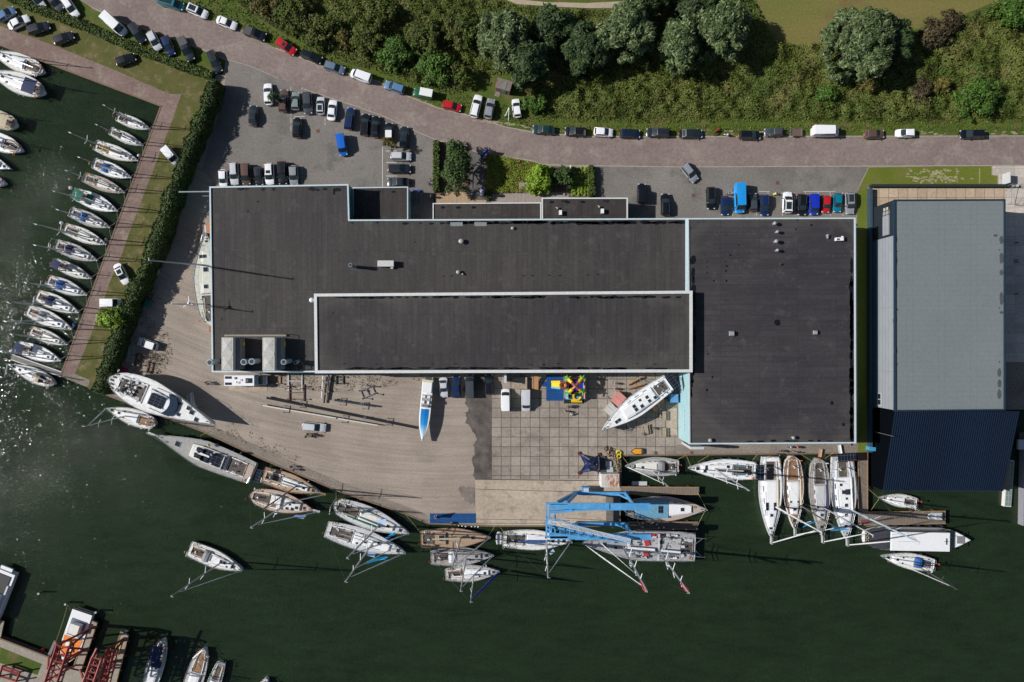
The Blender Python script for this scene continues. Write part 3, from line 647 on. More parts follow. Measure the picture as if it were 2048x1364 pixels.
x0, y0 = polyG[0]; x1, y1 = polyG[2]; ysplit = P(0, 471, ZG)[1]
mb = MB(); mb.prism([(x0, y0), (x1, y0), (x1, y1), (x0, y1)], 0, ZG); mb.build('wall', [plain((.012, .018, .026), .6, 0, .2, name='black_wall')], gw)
M_RIB = zribbed('ribbed_metal', (.29, .31, .335), 1.15, .45)
MB().box((x0 - .06, (ysplit + y1) / 2, 5.0), (.12, abs(y1 - ysplit) - .02, ZG * 2 - 10.4)).build('metal_cladding', M_RIB, gw)
MB().box((x0 - .10, (ysplit + y1) / 2, 1.3), (.2, abs(y1 - ysplit) - .04, 2.6)).build('plinth', [plain((.03, .10, .15), .5)], gw)
for k in range(3): MB().box((x0 - .04, (ysplit + y1) / 2 - 5 - k * 12.5 + 8, 5), (.19, .06, ZG * 2 - 10.4)).build('cladding_joint', MGREY, gw)
mb = MB(); yp = (P(0, 408, 6)[1]); mb.box((x0 - .08, ysplit + 2.9, 5.9), (.16, 4.9, 2.2)); mb.build('side_panel', M_RIB, gw)
mb = MB()
for q in (0, .8, 1.6): mb.box((x0 - .1, yp - .6 - q, 5.9), (.12, .12, 2.3), mi=0)
for q in (4.9, 5.9, 6.9): mb.box((x0 - .1, yp - 1.4, q), (.14, 1.9, .12), mi=0)
mb.box((x0 - .05, yp - 1.4, 5.9), (.08, 1.7, 2.1), mi=1); mb.build('window', [BLACK, plain((.45, .42, .3), .4)], gw)
mb = MB(); yw = P(0, 798, 3)[1]; mb.box((x0 - .15, yw, 3.6), (.1, 2.2, 1.0), mi=1); mb.box((x0 - .14, yw, 3.6), (.06, 2.5, 1.3), mi=0); mb.box((x0 - .17, yw, 3.6), (.1, .12, 1.0), mi=0); mb.build('window', [LGREY, BLACK], gw)
def stG(mb, z):
    r = random.Random(8)
    for (u, v, h_) in ((1791, 478, 9), (1791, 520, 12), (1791, 570, 14), (1790, 640, 10), (1791, 700, 10), (2003, 480, 9), (2003, 516, 13), (2003, 545, 6), (2003, 597, 14), (2003, 625, 3), (1999, 745, 9), (1999, 767, 9), (1999, 788, 11), (1991, 471, 3)):
        blob(mb, *P(u, v, z), .45, h_ / 10, z + .006, 1, seed=u + v, jag=.2)
    for (u, v) in ((1794, 503), (1795, 619), (1999, 500), (1999, 616), (1795, 728), (1999, 724)): blob(mb, *P(u, v, z), .15, .15, z + .008, 2, seed=v)
roof_sheet(polyG, ZG + .004, [M_RG, M_GSTAIN, BLACK], gw, [stG])
parapet(polyG, ZG - .4, ZG + .25, .22).build('roof_edge', M_DTRIM, gw)
reloc(gw)
m_corr = ribbed('navy_corrugated', (.003, .010, .026), 'x', .42, .55)
bh = empty('boathouse', P3(1890, 900), 0, 'boathouse with sloping navy corrugated roof over dark water', 'boathouse')
xl, xr = P(1790, 0, 8.2)[0] , P(2040, 0, 8.2)[0]; yt = P(0, 821, 8.3)[1]; yb = P(0, 981, 3.8)[1]
mb = MB(); n = 56
for i in range(n):
    a = xl + (xr - xl) * i / n; c = xl + (xr - xl) * (i + 1) / n; mdx = (a + c) / 2
    for (p, q, zp, zq) in ((a, mdx, 0, .17), (mdx, c, .17, 0)):
        mb.add([(p, yb, 3.8 + zp), (q, yb, 3.8 + zq), (q, yt - .15, 8.15 + zq), (p, yt - .15, 8.15 + zp)], [(0, 1, 2, 3)])
mb.build('roof', m_corr, bh, fix=False)
mb = MB()
for i in range(5):
    x = xl + 3 + (xr - xl - 6) * i / 4
    for y, zt in ((yb + .4, 3.75), ((yb + yt) / 2, 5.9)): MB().tube((x, y, -3), (x, y, zt), .16, n=8).build('post', [plain((.03, .03, .035), .7)], bh)
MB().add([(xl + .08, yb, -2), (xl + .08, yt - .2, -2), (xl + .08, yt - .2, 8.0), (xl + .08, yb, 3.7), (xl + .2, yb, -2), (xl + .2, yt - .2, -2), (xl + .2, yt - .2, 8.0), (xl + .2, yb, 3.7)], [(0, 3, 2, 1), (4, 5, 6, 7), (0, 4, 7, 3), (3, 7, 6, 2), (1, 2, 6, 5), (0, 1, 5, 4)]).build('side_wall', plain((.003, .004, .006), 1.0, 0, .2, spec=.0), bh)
mb = MB(); mb.box(((xl + xr) / 2, yb - .05, 3.6), (xr - xl, .14, .35)); mb.build('fascia', M_DTRIM, bh)
mb = MB(); mb.box((xr - .05, (yb + yt) / 2, 3.2), (.12, yt - yb - .5, 4.5)); mb.build('side_wall', BLACK, bh)
reloc(bh)
mb = MB(); xa = P(1736.5, 0)[0]; mb.box((xa, (P(0, 378)[1] + P(0, 903)[1]) / 2, .6), (.5, abs(P(0, 903)[1] - P(0, 378)[1]), 1.3)); o = mb.build('side_wall', plain((.03, .06, .085), .7, 0, .25)); setp(o, 'long low slate-blue wall running beside the narrow strip of grass', 'wall')
mb = MB(); mb.box(((P(1738, 0)[0] + P(2015, 0)[0]) / 2, P(0, 373)[1], .55), (P(2015, 0)[0] - P(1738, 0)[0], .5, 1.1)); o = mb.build('front_wall', plain((.012, .025, .022), .8, 0, .25)); setp(o, 'dark hedge-like wall between the bright lawn and the pale slabs', 'wall')
# ================================================================ vegetation
def m_leaf(name, cols, patch=.12, trans=.15):
    m, nt, b = newmat(name); g = N(nt, 'ShaderNodeNewGeometry')
    c = ramp(nt, g.outputs['Random Per Island'], [(i / max(1, len(cols) - 1), x) for i, x in enumerate(cols)])
    n = noise(nt, pos(nt), patch, 4, .6); c = mixc(nt, 1, c, ramp(nt, n, [(.3, .62), (.7, 1.35)]), 'MULTIPLY')
    nt.links.new(c, b.inputs['Base Color']); b.inputs['Roughness'].default_value = .6; b.inputs['Specular IOR Level'].default_value = .3
    return m
def m_patch(name, a, b2, c3, patch=.09):
    m, nt, b = newmat(name); g = N(nt, 'ShaderNodeNewGeometry'); p = pos(nt)
    r = g.outputs['Random Per Island']
    n = ramp(nt, noise(nt, p, patch, 5, .65), [(.38, 0.), (.62, 1.)]); n2 = ramp(nt, noise(nt, mapping(nt, p, (1, 1, 1), 0, (40, 9, 0)), patch * 1.7, 5, .7), [(.50, 0.), (.68, 1.)])
    c = mixc(nt, n, a, b2); c = mixc(nt, n2, c, c3)
    c = mixc(nt, 1, c, ramp(nt, r, [(0, .68), (1, 1.4)]), 'MULTIPLY')
    nt.links.new(c, b.inputs['Base Color']); b.inputs['Roughness'].default_value = .65; b.inputs['Specular IOR Level'].default_value = .25
    return m
L_WILLOW = m_leaf('willow_leaves', [(.035, .060, .016), (.055, .088, .025), (.09, .125, .043), (.20, .24, .125)], .45)  # palest leaf tone paints sunlit highlights into the crown
L_WILLOWD = m_leaf('dark_willow_leaves', [(.020, .038, .011), (.034, .060, .017), (.058, .09, .028)], .4)
L_GREEN = m_leaf('green_leaves', [(.022, .048, .010), (.036, .072, .014), (.06, .10, .02)], .3)
L_LIME = m_leaf('lime_leaves', [(.11, .19, .012), (.16, .26, .016), (.22, .31, .03)], .3)
L_HEDGE = m_leaf('hedge_leaves', [(.026, .052, .009), (.045, .078, .014), (.07, .105, .022)], .25)
L_HEDGEB = m_leaf('clipped_hedge_leaves', [(.055, .09, .010), (.08, .12, .014)], .5)
L_THICK = m_patch('thicket_leaves', (.052, .082, .012), (.100, .118, .022), (.135, .122, .038))
L_THICK2 = m_patch('wild_bush_leaves', (.040, .066, .010), (.076, .096, .016), (.10, .088, .026), .14)
L_BRIGHT = m_leaf('bright_bush_leaves', [(.035, .085, .010), (.055, .12, .014), (.08, .145, .02)], .3)
L_BROWN = m_leaf('brown_seedheads', [(.04, .028, .014), (.065, .048, .022), (.085, .07, .03)], .3)
L_YELLOW = m_leaf('yellowing_leaves', [(.07, .065, .012), (.12, .095, .02), (.09, .09, .02)], .3)
L_BED = m_patch('ground_cover_leaves', (.11, .17, .012), (.15, .18, .016), (.17, .12, .02), .3)
BARK = plain((.12, .095, .07), .9, 0, .35, name='bark'); BARKP = plain((.28, .24, .19), .9, 0, .3, name='pale_branch')

def leafmesh(name, pts, nrm, size, mat, aspect=1.6, tilt=.7, jitter=.3, rng=RNG):
    """quads scattered at pts facing roughly nrm"""
    n = len(pts); pts = np.asarray(pts); nrm = np.asarray(nrm) + rng.normal(0, tilt, (n, 3)); nrm /= np.linalg.norm(nrm, axis=1)[:, None] + 1e-9
    t = rng.normal(0, 1, (n, 3)); u = np.cross(nrm, t); u /= np.linalg.norm(u, axis=1)[:, None] + 1e-9; w = np.cross(nrm, u)
    s = (size * (1 + rng.uniform(-jitter, jitter, n)))[:, None]
    a = u * s * aspect * .5; b_ = w * s * .5
    v = np.stack([pts - a, pts + b_ * .9, pts + a, pts - b_ * .9], 1).reshape(-1, 3)
    me = bpy.data.meshes.new(name); me.vertices.add(4 * n); me.vertices.foreach_set('co', v.astype(np.float32).ravel())
    me.loops.add(4 * n); me.loops.foreach_set('vertex_index', np.arange(4 * n, dtype=np.int32))
    me.polygons.add(n); me.polygons.foreach_set('loop_start', np.arange(0, 4 * n, 4, dtype=np.int32)); me.polygons.foreach_set('loop_total', np.full(n, 4, dtype=np.int32))
    me.materials.append(mat); me.update(calc_edges=True); me.validate(); return me
def crown_points(clumps, per, rng):
    P_, N_ = [], []
    for (c, r) in clumps:
        k = max(20, int(per * r * r)); d_ = rng.normal(0, 1, (k, 3)); d_ /= np.linalg.norm(d_, axis=1)[:, None]
        d_[:, 2] = np.where(d_[:, 2] < -.35, -d_[:, 2], d_[:, 2])
        rr = r * rng.uniform(.55, 1.22, k)[:, None]
        P_.append(np.array(c) + d_ * rr * np.array([1, 1, .8])); N_.append(d_ + np.array([0, 0, .5]))
    return np.concatenate(P_), np.concatenate(N_)
def tree(u, v, rpx, h, leaf, label, name='broadleaf_tree', n=46, per=95, size=.36, seed=1, group=None, sq=(1, 1), rmin=.9, rmax=1.9, aspect=2.0, branch=BARK, cat='tree', cover=.75):
    R_ = rpx / S * (1 - h * .75 / H); x, y = P(u, v, h * .7); rng = np.random.default_rng(seed); r = random.Random(seed)
    if name == 'willow_tree': n = int(n * 1.9); rmin *= .62; rmax *= .66; aspect = 3.0; size = .33; per *= 1.25
    e = empty(name, (x, y, 0), 0, label, cat, group); cl = []
    for i in range(n):
        a = r.uniform(0, 2 * math.pi); q = math.sqrt(r.random()) * (.95 if name == 'willow_tree' else .86)
        lim = .78 + .3 * math.sin(a * 3 + seed) * .5 + r.uniform(-.15, .15)
        px, py = math.cos(a) * q * R_ * lim * sq[0], math.sin(a) * q * R_ * lim * sq[1]
        top = h * (.48 + .42 * math.sqrt(max(0, 1 - q * q))) + r.uniform(-.6, .5)
        cl.append(((px, py, max(.8, top)), r.uniform(rmin, rmax) * min(1.0, .55 + R_ / 9)))
    # a few lower clumps round the rim
    for i in range(n // 3):
        a = r.uniform(0, 2 * math.pi); q = r.uniform(.6, .95); cl.append(((math.cos(a) * q * R_ * sq[0], math.sin(a) * q * R_ * sq[1], h * r.uniform(.25, .5)), r.uniform(rmin, rmax) * .8 * min(1, .55 + R_ / 9)))
    p, nn = crown_points(cl, per * cover, rng)
    me = leafmesh('crown', p, nn, size, leaf, aspect, .55, rng=rng); link('crown', me, e)
    mb = MB(); mb.tube((0, 0, 0), (.1, .1, h * .35), .05 + h * .035, .04 + h * .024, 8)
    for i in range(0, len(cl), 5):
        c = cl[i][0]; mid = (c[0] * .4, c[1] * .4, h * .35 + (c[2] - h * .35) * .35)
        mb.tube((.1, .1, h * .33), mid, h * .016, h * .010, 5); mb.tube(mid, (c[0], c[1], c[2] + .2), h * .010, .02, 5)
    mb.build('trunk', [branch], e); return e
def in_poly(pts, poly):
    x, y = pts[:, 0], pts[:, 1]; ins = np.zeros(len(pts), bool); n = len(poly); j = n - 1
    for i in range(n):
        xi, yi = poly[i]; xj, yj = poly[j]
        c = ((yi > y) != (yj > y)) & (x < (xj - xi) * (y - yi) / (yj - yi + 1e-12) + xi); ins ^= c; j = i
    return ins
def scatter(poly, density, rng=RNG):
    a = np.array(poly); lo, hi = a.min(0), a.max(0); n = int(density * (hi[0] - lo[0]) * (hi[1] - lo[1]))
    p = rng.uniform(lo, hi, (n, 2)); return p[in_poly(p, poly)]
def vnoise(p, s, seed=0):
    """cheap smooth value noise"""
    r = np.random.default_rng(seed); T = r.random((64, 64)); q = p / s; i = np.floor(q).astype(int); f = q - i; f = f * f * (3 - 2 * f)
    g = lambda a, b_: T[(i[:, 0] + a) % 64, (i[:, 1] + b_) % 64]
    return (g(0, 0) * (1 - f[:, 0]) + g(1, 0) * f[:, 0]) * (1 - f[:, 1]) + (g(0, 1) * (1 - f[:, 0]) + g(1, 1) * f[:, 0]) * f[:, 1]
# --- the wild strip north of the road: dark floor sheet and a mass of scrub
TH1 = [(440, -80), (470, 0), (500, 25), (560, 62), (640, 105), (700, 128), (760, 146), (830, 172), (890, 190), (930, 188), (945, 150), (1045, 150), (1060, 210), (1075, 243), (1300, 248), (1530, 244), (1800, 250), (2048, 246), (2500, 246), (2500, -20), (2048, -8), (1970, 18), (1880, 55), (1830, 66), (1700, 85), (1560, 92), (1530, 60), (1500, 0), (1480, -80), (1320, -80), (1300, 20), (1180, 22), (1110, 20), (1040, 14), (990, 0), (960, -80)]
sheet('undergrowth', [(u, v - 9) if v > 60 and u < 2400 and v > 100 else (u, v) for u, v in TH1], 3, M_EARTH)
pw = PP(TH1)
p = scatter(pw, 34.0)
hgt = vnoise(p, 4.2, 1) * 1.1 + vnoise(p, 1.5, 2) * .42 + vnoise(p, .7, 3) * .22
LB = np.array(PP([(440, -80), (470, 0), (500, 25), (560, 62), (640, 105), (700, 128), (760, 146), (830, 172), (890, 190), (930, 188), (945, 150), (1045, 150), (1060, 210), (1075, 243), (1300, 248), (1530, 244), (1800, 250), (2048, 246), (2500, 246)]))
dmin = np.full(len(p), 1e9)
for a_, b2_ in zip(LB[:-1], LB[1:]):
    ab = b2_ - a_; t_ = np.clip(((p - a_) @ ab) / (ab @ ab), 0, 1); dmin = np.minimum(dmin, np.linalg.norm(p - a_ - t_[:, None] * ab, axis=1))
keep = RNG.random(len(p)) < np.clip(dmin / 1.3 + vnoise(p, 1.2, 8) - .45, .12, 1); p = p[keep]; hgt = hgt[keep]; dmin = dmin[keep]; hgt = hgt * np.clip(dmin / 2.6, .18, 1)
z = np.clip(hgt - .1, .15, 3.2) * RNG.uniform(.82, 1.0, len(p))
eps = .25
gx = (vnoise(p + [eps, 0], 1.5, 2) - vnoise(p - [eps, 0], 1.5, 2)) * 1.9 + (vnoise(p + [eps, 0], 4.2, 1) - vnoise(p - [eps, 0], 4.2, 1)) * 3.2
gy = (vnoise(p + [0, eps], 1.5, 2) - vnoise(p - [0, eps], 1.5, 2)) * 1.9 + (vnoise(p + [0, eps], 4.2, 1) - vnoise(p - [0, eps], 4.2, 1)) * 3.2
nn = np.stack([-gx, -gy, np.full(len(p), .6)], 1); nn /= np.linalg.norm(nn, axis=1)[:, None]
me = leafmesh('scrub', np.column_stack([p, z]), nn, .25, L_THICK, 2.0, .40)
setp(link('scrub', me), 'rough mass of scrub and tall weeds covering the strip above the road', 'scrub', kind='stuff')
# --- tall trees
TR = [
 (1728, 78, 82, 9.5, L_WILLOW, 'big silvery willow standing alone beside the dry field', 70, (1, 1)),
 (1010, 70, 62, 9.5, L_WILLOW, 'silvery willow nearest the small brick hut', 50, (.95, 1)),
 (1055, 120, 46, 8.5, L_WILLOWD, 'dark willow below and right of the willow at the brick hut', 36, (.8, 1.1)),
 (1105, 50, 44, 7.5, L_WILLOWD, 'dull green willow just below the end of the sandy path', 34, (1, .9)),
 (1170, 95, 46, 7.5, L_WILLOWD, 'shaded dark green tree between the two middle willows', 34, (1, 1)),
 (1255, 55, 62, 9.5, L_WILLOW, 'broad silvery willow in the middle of the tree row', 50, (1, 1)),
 (1360, 85, 50, 9.0, L_WILLOW, 'tall narrow silvery willow with a drooping lower limb', 42, (.7, 1.15)),
 (1445, 55, 60, 9.5, L_WILLOW, 'rightmost silvery willow of the row casting shade on the dry field', 50, (1, 1.05)),
 (1395, 10, 42, 7.5, L_WILLOWD, 'dark willow at the top edge between two silvery ones', 28, (1, .8)),
 (1310, -10, 40, 7, L_WILLOWD, 'dull willow at the top edge beside the bare sandy patch', 26, (1, .8)),
]
for i, (u, v, r_, h_, lf, lb, n_, sq) in enumerate(TR):
    tree(u, v, r_, h_, lf, lb, 'willow_tree', n_, 120, .36, 30 + i, 'willows along the dry field', sq, 1.0, 2.0, 2.4)
tree(1796, 78, 34, 6, L_WILLOWD, 'small dark willow tucked against the right side of the big lone willow', 'willow_tree', 22, 110, .34, 61, None, (.9, 1.2))
tree(913, 331, 36, 7.0, L_GREEN, 'tall dark green garden tree between the clipped hedge and the slate path', 'garden_tree', 52, 110, .30, 71, None, (.85, 1.75), .7, 1.3, 1.7)
tree(1077, 358, 30, 3.6, L_LIME, 'round bright lime shrub beside the small wooden platform', 'lime_shrub', 40, 130, .30, 72, None, (1, 1.05), .6, 1.0, 2.4, cat='shrub')
tree(1128, 352, 24, 2.8, L_GREEN, 'dark evergreen shrub between the lime shrub and the planted rows', 'evergreen_shrub', 30, 110, .28, 73, None, (.9, 1.0), .6, 1.0, cat='shrub')
tree(226, 636, 27, 5, L_LIME, 'yellow-green tree growing out of the long hedge beside the white van', 'lime_tree', 38, 120, .30, 74, None, (1.15, .9), .7, 1.2)
tree(546, 196, 11, 4, L_GREEN, 'sapling over the white car in the first row of the car park', 'sapling', 10, 90, .26, 75, 'car park saplings', (1, 1), .4, .7)
tree(777, 285, 15, 4.5, L_YELLOW, 'thin yellowing sapling over the black and white small car', 'sapling', 13, 55, .26, 76, 'car park saplings', (1.1, .9), .4, .75)
# --- bushes that read on their own
BU = [
 (585, 25, 46, 3.2, L_THICK2, 'brownish rounded bush above the black estate on the road'), (640, 60, 40, 3.0, L_THICK2, 'olive bush beside the grassy track above the road'),
 (760, 20, 42, 3.4, L_THICK2, 'dark olive bush at the top edge right of the grassy track'), (735, 75, 40, 3, L_THICK2, 'light olive bush right of the grassy track'),
 (790, 105, 38, 3.2, L_BRIGHT, 'leafy green bush above the blue-grey estate'), (850, 70, 44, 3.6, L_THICK2, 'large dark bush left of the willow by the brick hut'),
 (870, 130, 40, 3.4, L_BRIGHT, 'fresh green bush above the green off-roader'), (920, 60, 44, 3.8, L_THICK2, 'dense bush touching the left side of the willows'),
 (925, 150, 30, 3, L_THICK2, 'dark bush above the white estate parked on the grass'), (530, 5, 34, 2.6, L_YELLOW, 'yellowish bush at the top edge above the black pickup'),
 (690, 130-50, 22, 2.2, L_YELLOW, 'small yellow-green bush beside the grassy track'), (1056, 165, 18, 3, L_YELLOW, 'yellow-brown bush right of the brick hut'),
 (1070, 205, 24, 2.4, L_BRIGHT, 'broad-leaved green bush beside the single white hatchback'), (1958, 195, 50, 3.2, L_BRIGHT, 'large bright green bush at the right above the road'),
 (2030, 20, 40, 3.0, L_BRIGHT, 'bright green bush in the top right corner'), (1870, 65, 34, 1.9, L_BROWN, 'brown seed-head thicket on the edge of the dry field'),
 (1905, 40, 28, 1.8, L_BROWN, 'brown thicket running up the edge of the dry field'), (1845, 180, 24, 1.8, L_BROWN, 'reddish brown bush below the big lone willow'),
 (1885, 170, 18, 2.0, L_YELLOW, 'small golden bush below and right of the big lone willow'), (1655, 190, 24, 2.2, L_BRIGHT, 'green bush below the left side of the lone willow'),
 (1740, 165, 26, 2.2, L_YELLOW, 'ochre bush in the shade under the lone willow'), (1160, 130, 20, 2.0, L_THICK2, 'dark bush in the shade under the middle trees'),

]
for i, (u, v, r_, h_, lf, lb) in enumerate(BU):
    tree(u, v, r_ * 1.05, h_, lf, lb, 'bush', 58 if r_ > 30 else 26, 95, .27, 100 + i, 'bushes in the wild strip', (1, .9), .5, 1.05, 2.0, cat='bush')
# --- hedges
def hedge(path, widths, heights, leaf, label, name='hedge', per=22, size=.30, seed=1, rag=.5, box=False):
    pts = [Vector(P(*p, hh * .8 if hh > 2 else hh * .6)) for p, hh in zip(path, heights)]; rng = np.random.default_rng(seed); PT, NM = [], []
    e = empty(name, (*pts[0], 0), 0, label, 'hedge')
    mb = MB()
    for k in range(len(pts) - 1):
        a, b_ = pts[k], pts[k + 1]; L_ = (b_ - a).length; t = (b_ - a) / L_; nrm = Vector((-t.y, t.x)); w0, w1 = widths[k], widths[k + 1]; h0, h1 = heights[k], heights[k + 1]
        n = int(L_ * (w0 + 2 * h0) * per); q = rng.random(n); s_ = rng.uniform(-1, 1, n) * (w0 + 2 * h0) * .5
        w = w0 + (w1 - w0) * q; h = h0 + (h1 - h0) * q
        p2 = np.column_stack([a.x + (b_.x - a.x) * q, a.y + (b_.y - a.y) * q])
        bumpv = (vnoise(p2, 1.6, seed) - .5) * 2 * rag; bump2 = (vnoise(p2, .8, seed + 1) - .5) * rag
        ww = w / 2 + bumpv * .7 + bump2 * .5; hh_ = h + bumpv * .9 + bump2 * .6
        cross = np.where(np.abs(s_) < w0 / 2, s_ / (w0 / 2 + 1e-6) * ww, np.sign(s_) * ww)
        zz = np.where(np.abs(s_) < w0 / 2, hh_ * (1 - (0 if box else .18) * (cross / (ww + 1e-6)) ** 2), hh_ * (1 - (np.abs(s_) - w0 / 2) / (h0 + 1e-6)) * .95)
        zz = np.maximum(.1, zz) + rng.normal(0, .05, n); cross = cross + rng.normal(0, .07, n)
        PT.append(np.column_stack([p2[:, 0] + nrm.x * cross, p2[:, 1] + nrm.y * cross, zz])); side = np.abs(s_) >= w0 / 2
        NM.append(np.column_stack([nrm.x * np.where(side, np.sign(s_), 0), nrm.y * np.where(side, np.sign(s_), 0), np.where(side, .3, 1)]))
        st = int(max(2, L_ / 1.2))
        for i in range(st):
            c = a + (b_ - a) * (i + .5) / st - pts[0]; hq = h0 + (h1 - h0) * (i + .5) / st
            mb.tube((c.x, c.y, 0), (c.x, c.y, hq * .75), .06, .03, 5)
        c = (a + b_) / 2 - pts[0]; wm, hm = (w0 + w1) / 2, (h0 + h1) / 2
        mb.box((c.x, c.y, max(.3, hm * .86 - rag * .3) / 2), (L_ + .3, max(.2, wm - .45 - rag * .5), max(.3, hm * .86 - rag * .3)), math.atan2(t.y, t.x), 1)  # unseen dark box added inside so the hedge casts a solid shadow
    me = leafmesh('foliage', np.concatenate(PT) - np.array([pts[0].x, pts[0].y, 0]), np.concatenate(NM), size, leaf, 1.6, .6, rng=rng)
    link('foliage', me, e); mb.build('stems_and_core', [BARK, plain((.012, .018, .006), .95, name='hedge_shadow_core')], e); return e
hedge([(-60, -60), (10, -12), (60, 12), (160, 48), (260, 92), (360, 130), (424, 152)], [1.7] * 7, [1.3, 1.3, 1.3, 1.3, 1.4, 1.4, 1.5], L_HEDGEB, 'long low clipped hedge between the quay grass and the parked cars', per=30, rag=.18, size=.22, seed=5)
hedge([(428, 160), (418, 195), (392, 262), (365, 330), (340, 400), (318, 470), (290, 540), (265, 590), (245, 640), (228, 690), (212, 740), (196, 785)], [2.2, 2.2, 2.2, 2.2, 2.0, 2.2, 2.4, 2.4, 2.8, 2.6, 2.5, 2.4], [4.2, 4.4, 4.2, 4.4, 4.2, 4.4, 4.2, 4, 4, 3.8, 3.6, 3], L_HEDGE, 'tall ragged dark hedge running from the road down to the water', per=44, rag=.5, seed=6, size=.25)
hedge([(873, 282), (872, 382)], [1.1, 1.1], [1.5, 1.5], L_HEDGEB, 'narrow clipped hedge between the car park and the dark garden tree', per=40, rag=.06, seed=7, size=.2, box=True)
hedge([(1182, 332), (1183, 392)], [1.1, 1.1], [1.6, 1.6], L_HEDGEB, 'narrow clipped hedge between the planted rows and the east car park', per=40, rag=.06, seed=8, size=.2, box=True)
hedge([(977, 382), (977, 399)], [1.0, 1.0], [1.0, 1.0], L_HEDGE, 'short dark hedge stub at the foot of the slate path', per=40, rag=.06, seed=9, size=.2, box=True)
# --- garden ground cover and planted tufts
gp = PP([(973, 309), (1000, 312), (1063, 325), (1100, 334), (1106, 336), (1106, 384), (973, 386)])
q = scatter(gp, 45); zz = .25 + vnoise(q, .9, 4) * .45
me = leafmesh('ground_cover', np.column_stack([q, zz]), np.tile([0, 0, 1.], (len(q), 1)), .24, L_BED, 1.5, .5)
setp(link('ground_cover', me), 'yellow-green ground cover filling the garden bed beside the slate path', 'ground cover', kind='stuff')
tf = MB(); rng = np.random.default_rng(3); PT = []
me = None
rowsx = [1145, 1150, 1157, 1164, 1171, 1177]; k = 0
tb = None
for v_ in (337, 347, 354, 361, 368, 376, 382, 389):
    for u_ in rowsx:
        if (k * 7 + 3) % 5 == 0 and v_ < 376: k += 1; continue
        k += 1
        if tb is None:
            a = rng.uniform(0, 2 * math.pi, 150); rr = rng.uniform(0, .33, 150); pp = np.column_stack([rr * np.cos(a), rr * np.sin(a), .12 + .3 * (1 - rr / .33)])
            nm = np.column_stack([np.cos(a), np.sin(a), np.full(150, 1.2)]); tb = leafmesh('grass_tuft', pp, nm, .16, L_LIME, 2.4, .4)
        x, y = P(u_ + rng.uniform(-1.5, 1.5), v_ + rng.uniform(-1.5, 1.5)); o = link('grass_tuft', tb, None, None, (x, y, 0), rng.uniform(0, 6)); sc = rng.uniform(.75, 1.15); o.scale = (sc, sc, sc)
        setp(o, 'small round lime tuft in the planted rows beside the clipped hedge', 'ornamental grass', 'tufts in the planted rows')
# weeds against the south wall of the hall and in the yard corners
def weeds(polys, dens, lbl, mat, hmax=.5, size=.22):
    A = []
    for pl in polys:
        q = scatter(PP(pl), dens); keep = vnoise(q, 1.1, 9) > .42; q = q[keep]; A.append(np.column_stack([q, RNG.uniform(.02, hmax, len(q)) * .6]))
    A = np.concatenate(A); me = leafmesh('weeds', A, np.tile([0, 0, 1.], (len(A), 1)), size, mat, 2.2, .8)
    setp(link('weeds', me), lbl, 'weeds', kind='stuff')
weeds([[(535, 744), (860, 744), (840, 760), (780, 772), (700, 782), (640, 784), (600, 775), (535, 775)], [(248, 690), (300, 640), (330, 650), (345, 700), (340, 745), (300, 750), (240, 748)], [(282, 655), (262, 600), (310, 560), (330, 600)]], 14, 'scattered dry weeds along the foot of the hall and in the yard corner', m_patch('dry_weeds', (.10, .09, .035), (.17, .14, .07), (.22, .18, .10), .3), .4, .13)
weeds([[(420, 848), (470, 850), (560, 890), (600, 915), (590, 922), (520, 898), (430, 862)], [(1010, 250), (1060, 262), (1160, 268), (1160, 262), (1060, 256)], [(2010, 372), (2022, 372), (2022, 392), (2010, 395)]], 12, 'thin weeds growing along the edging of the quay and the road', L_YELLOW, .2, .12)
gr = scatter(PP([(440, -80), (470, 5), (560, 70), (700, 132), (830, 176), (890, 195), (935, 190), (1050, 220), (1080, 250), (1528, 250), (2048, 252), (2300, 252), (2300, 262), (1528, 264), (1162, 262), (1066, 256), (957, 228), (876, 210), (754, 157), (647, 129), (551, 91), (482, 52), (416, 32), (330, -10), (300, -80)]), 9)
me = leafmesh('verge_tufts', np.column_stack([gr, RNG.uniform(.02, .18, len(gr))]), np.tile([0, 0, 1.], (len(gr), 1)), .2, m_patch('verge_blades', (.055, .09, .012), (.10, .125, .02), (.14, .12, .04), .12), 2.4, .7)
setp(link('verge_tufts', me), 'rough grass tufts of the verge between the scrub and the parked cars', 'grass', kind='stuff')
# --- glint facets added over the water, each sloped at random to catch the sun
rg = np.random.default_rng(91); cx_, cy_ = P(20, 820, WL); nW = 52000
q = np.column_stack([rg.normal(cx_ - 2, 17, nW), rg.normal(cy_, 13, nW)]); q = q[~in_poly(q, PP(LAND)) & ~in_poly(q, PP(LANDB))]
q = q[vnoise(q, 5.0, 12) + vnoise(q, 1.8, 13) * .6 > .62]; nW = len(q)
sl = rg.normal(0, math.radians(5.8), (nW, 2)); up_ = np.column_stack([sl, np.ones(nW)]); up_ /= np.linalg.norm(up_, axis=1)[:, None]
t = np.column_stack([np.cos(.9 + rg.normal(0, .35, nW)), np.sin(.9 + rg.normal(0, .35, nW)), np.zeros(nW)]); uu = np.cross(up_, t); uu /= np.linalg.norm(uu, axis=1)[:, None]; w2 = np.cross(up_, uu)
a = uu * (rg.uniform(.03, .065, nW))[:, None]; b2 = w2 * (rg.uniform(.05, .13, nW))[:, None]; c = np.column_stack([q, np.full(nW, WL + .03)])
vv = np.stack([c - a, c - b2, c + a, c + b2], 1).reshape(-1, 3)
me = bpy.data.meshes.new('glint_facets'); me.vertices.add(4 * nW); me.vertices.foreach_set('co', vv.astype(np.float32).ravel()); me.loops.add(4 * nW); me.loops.foreach_set('vertex_index', np.arange(4 * nW, dtype=np.int32))
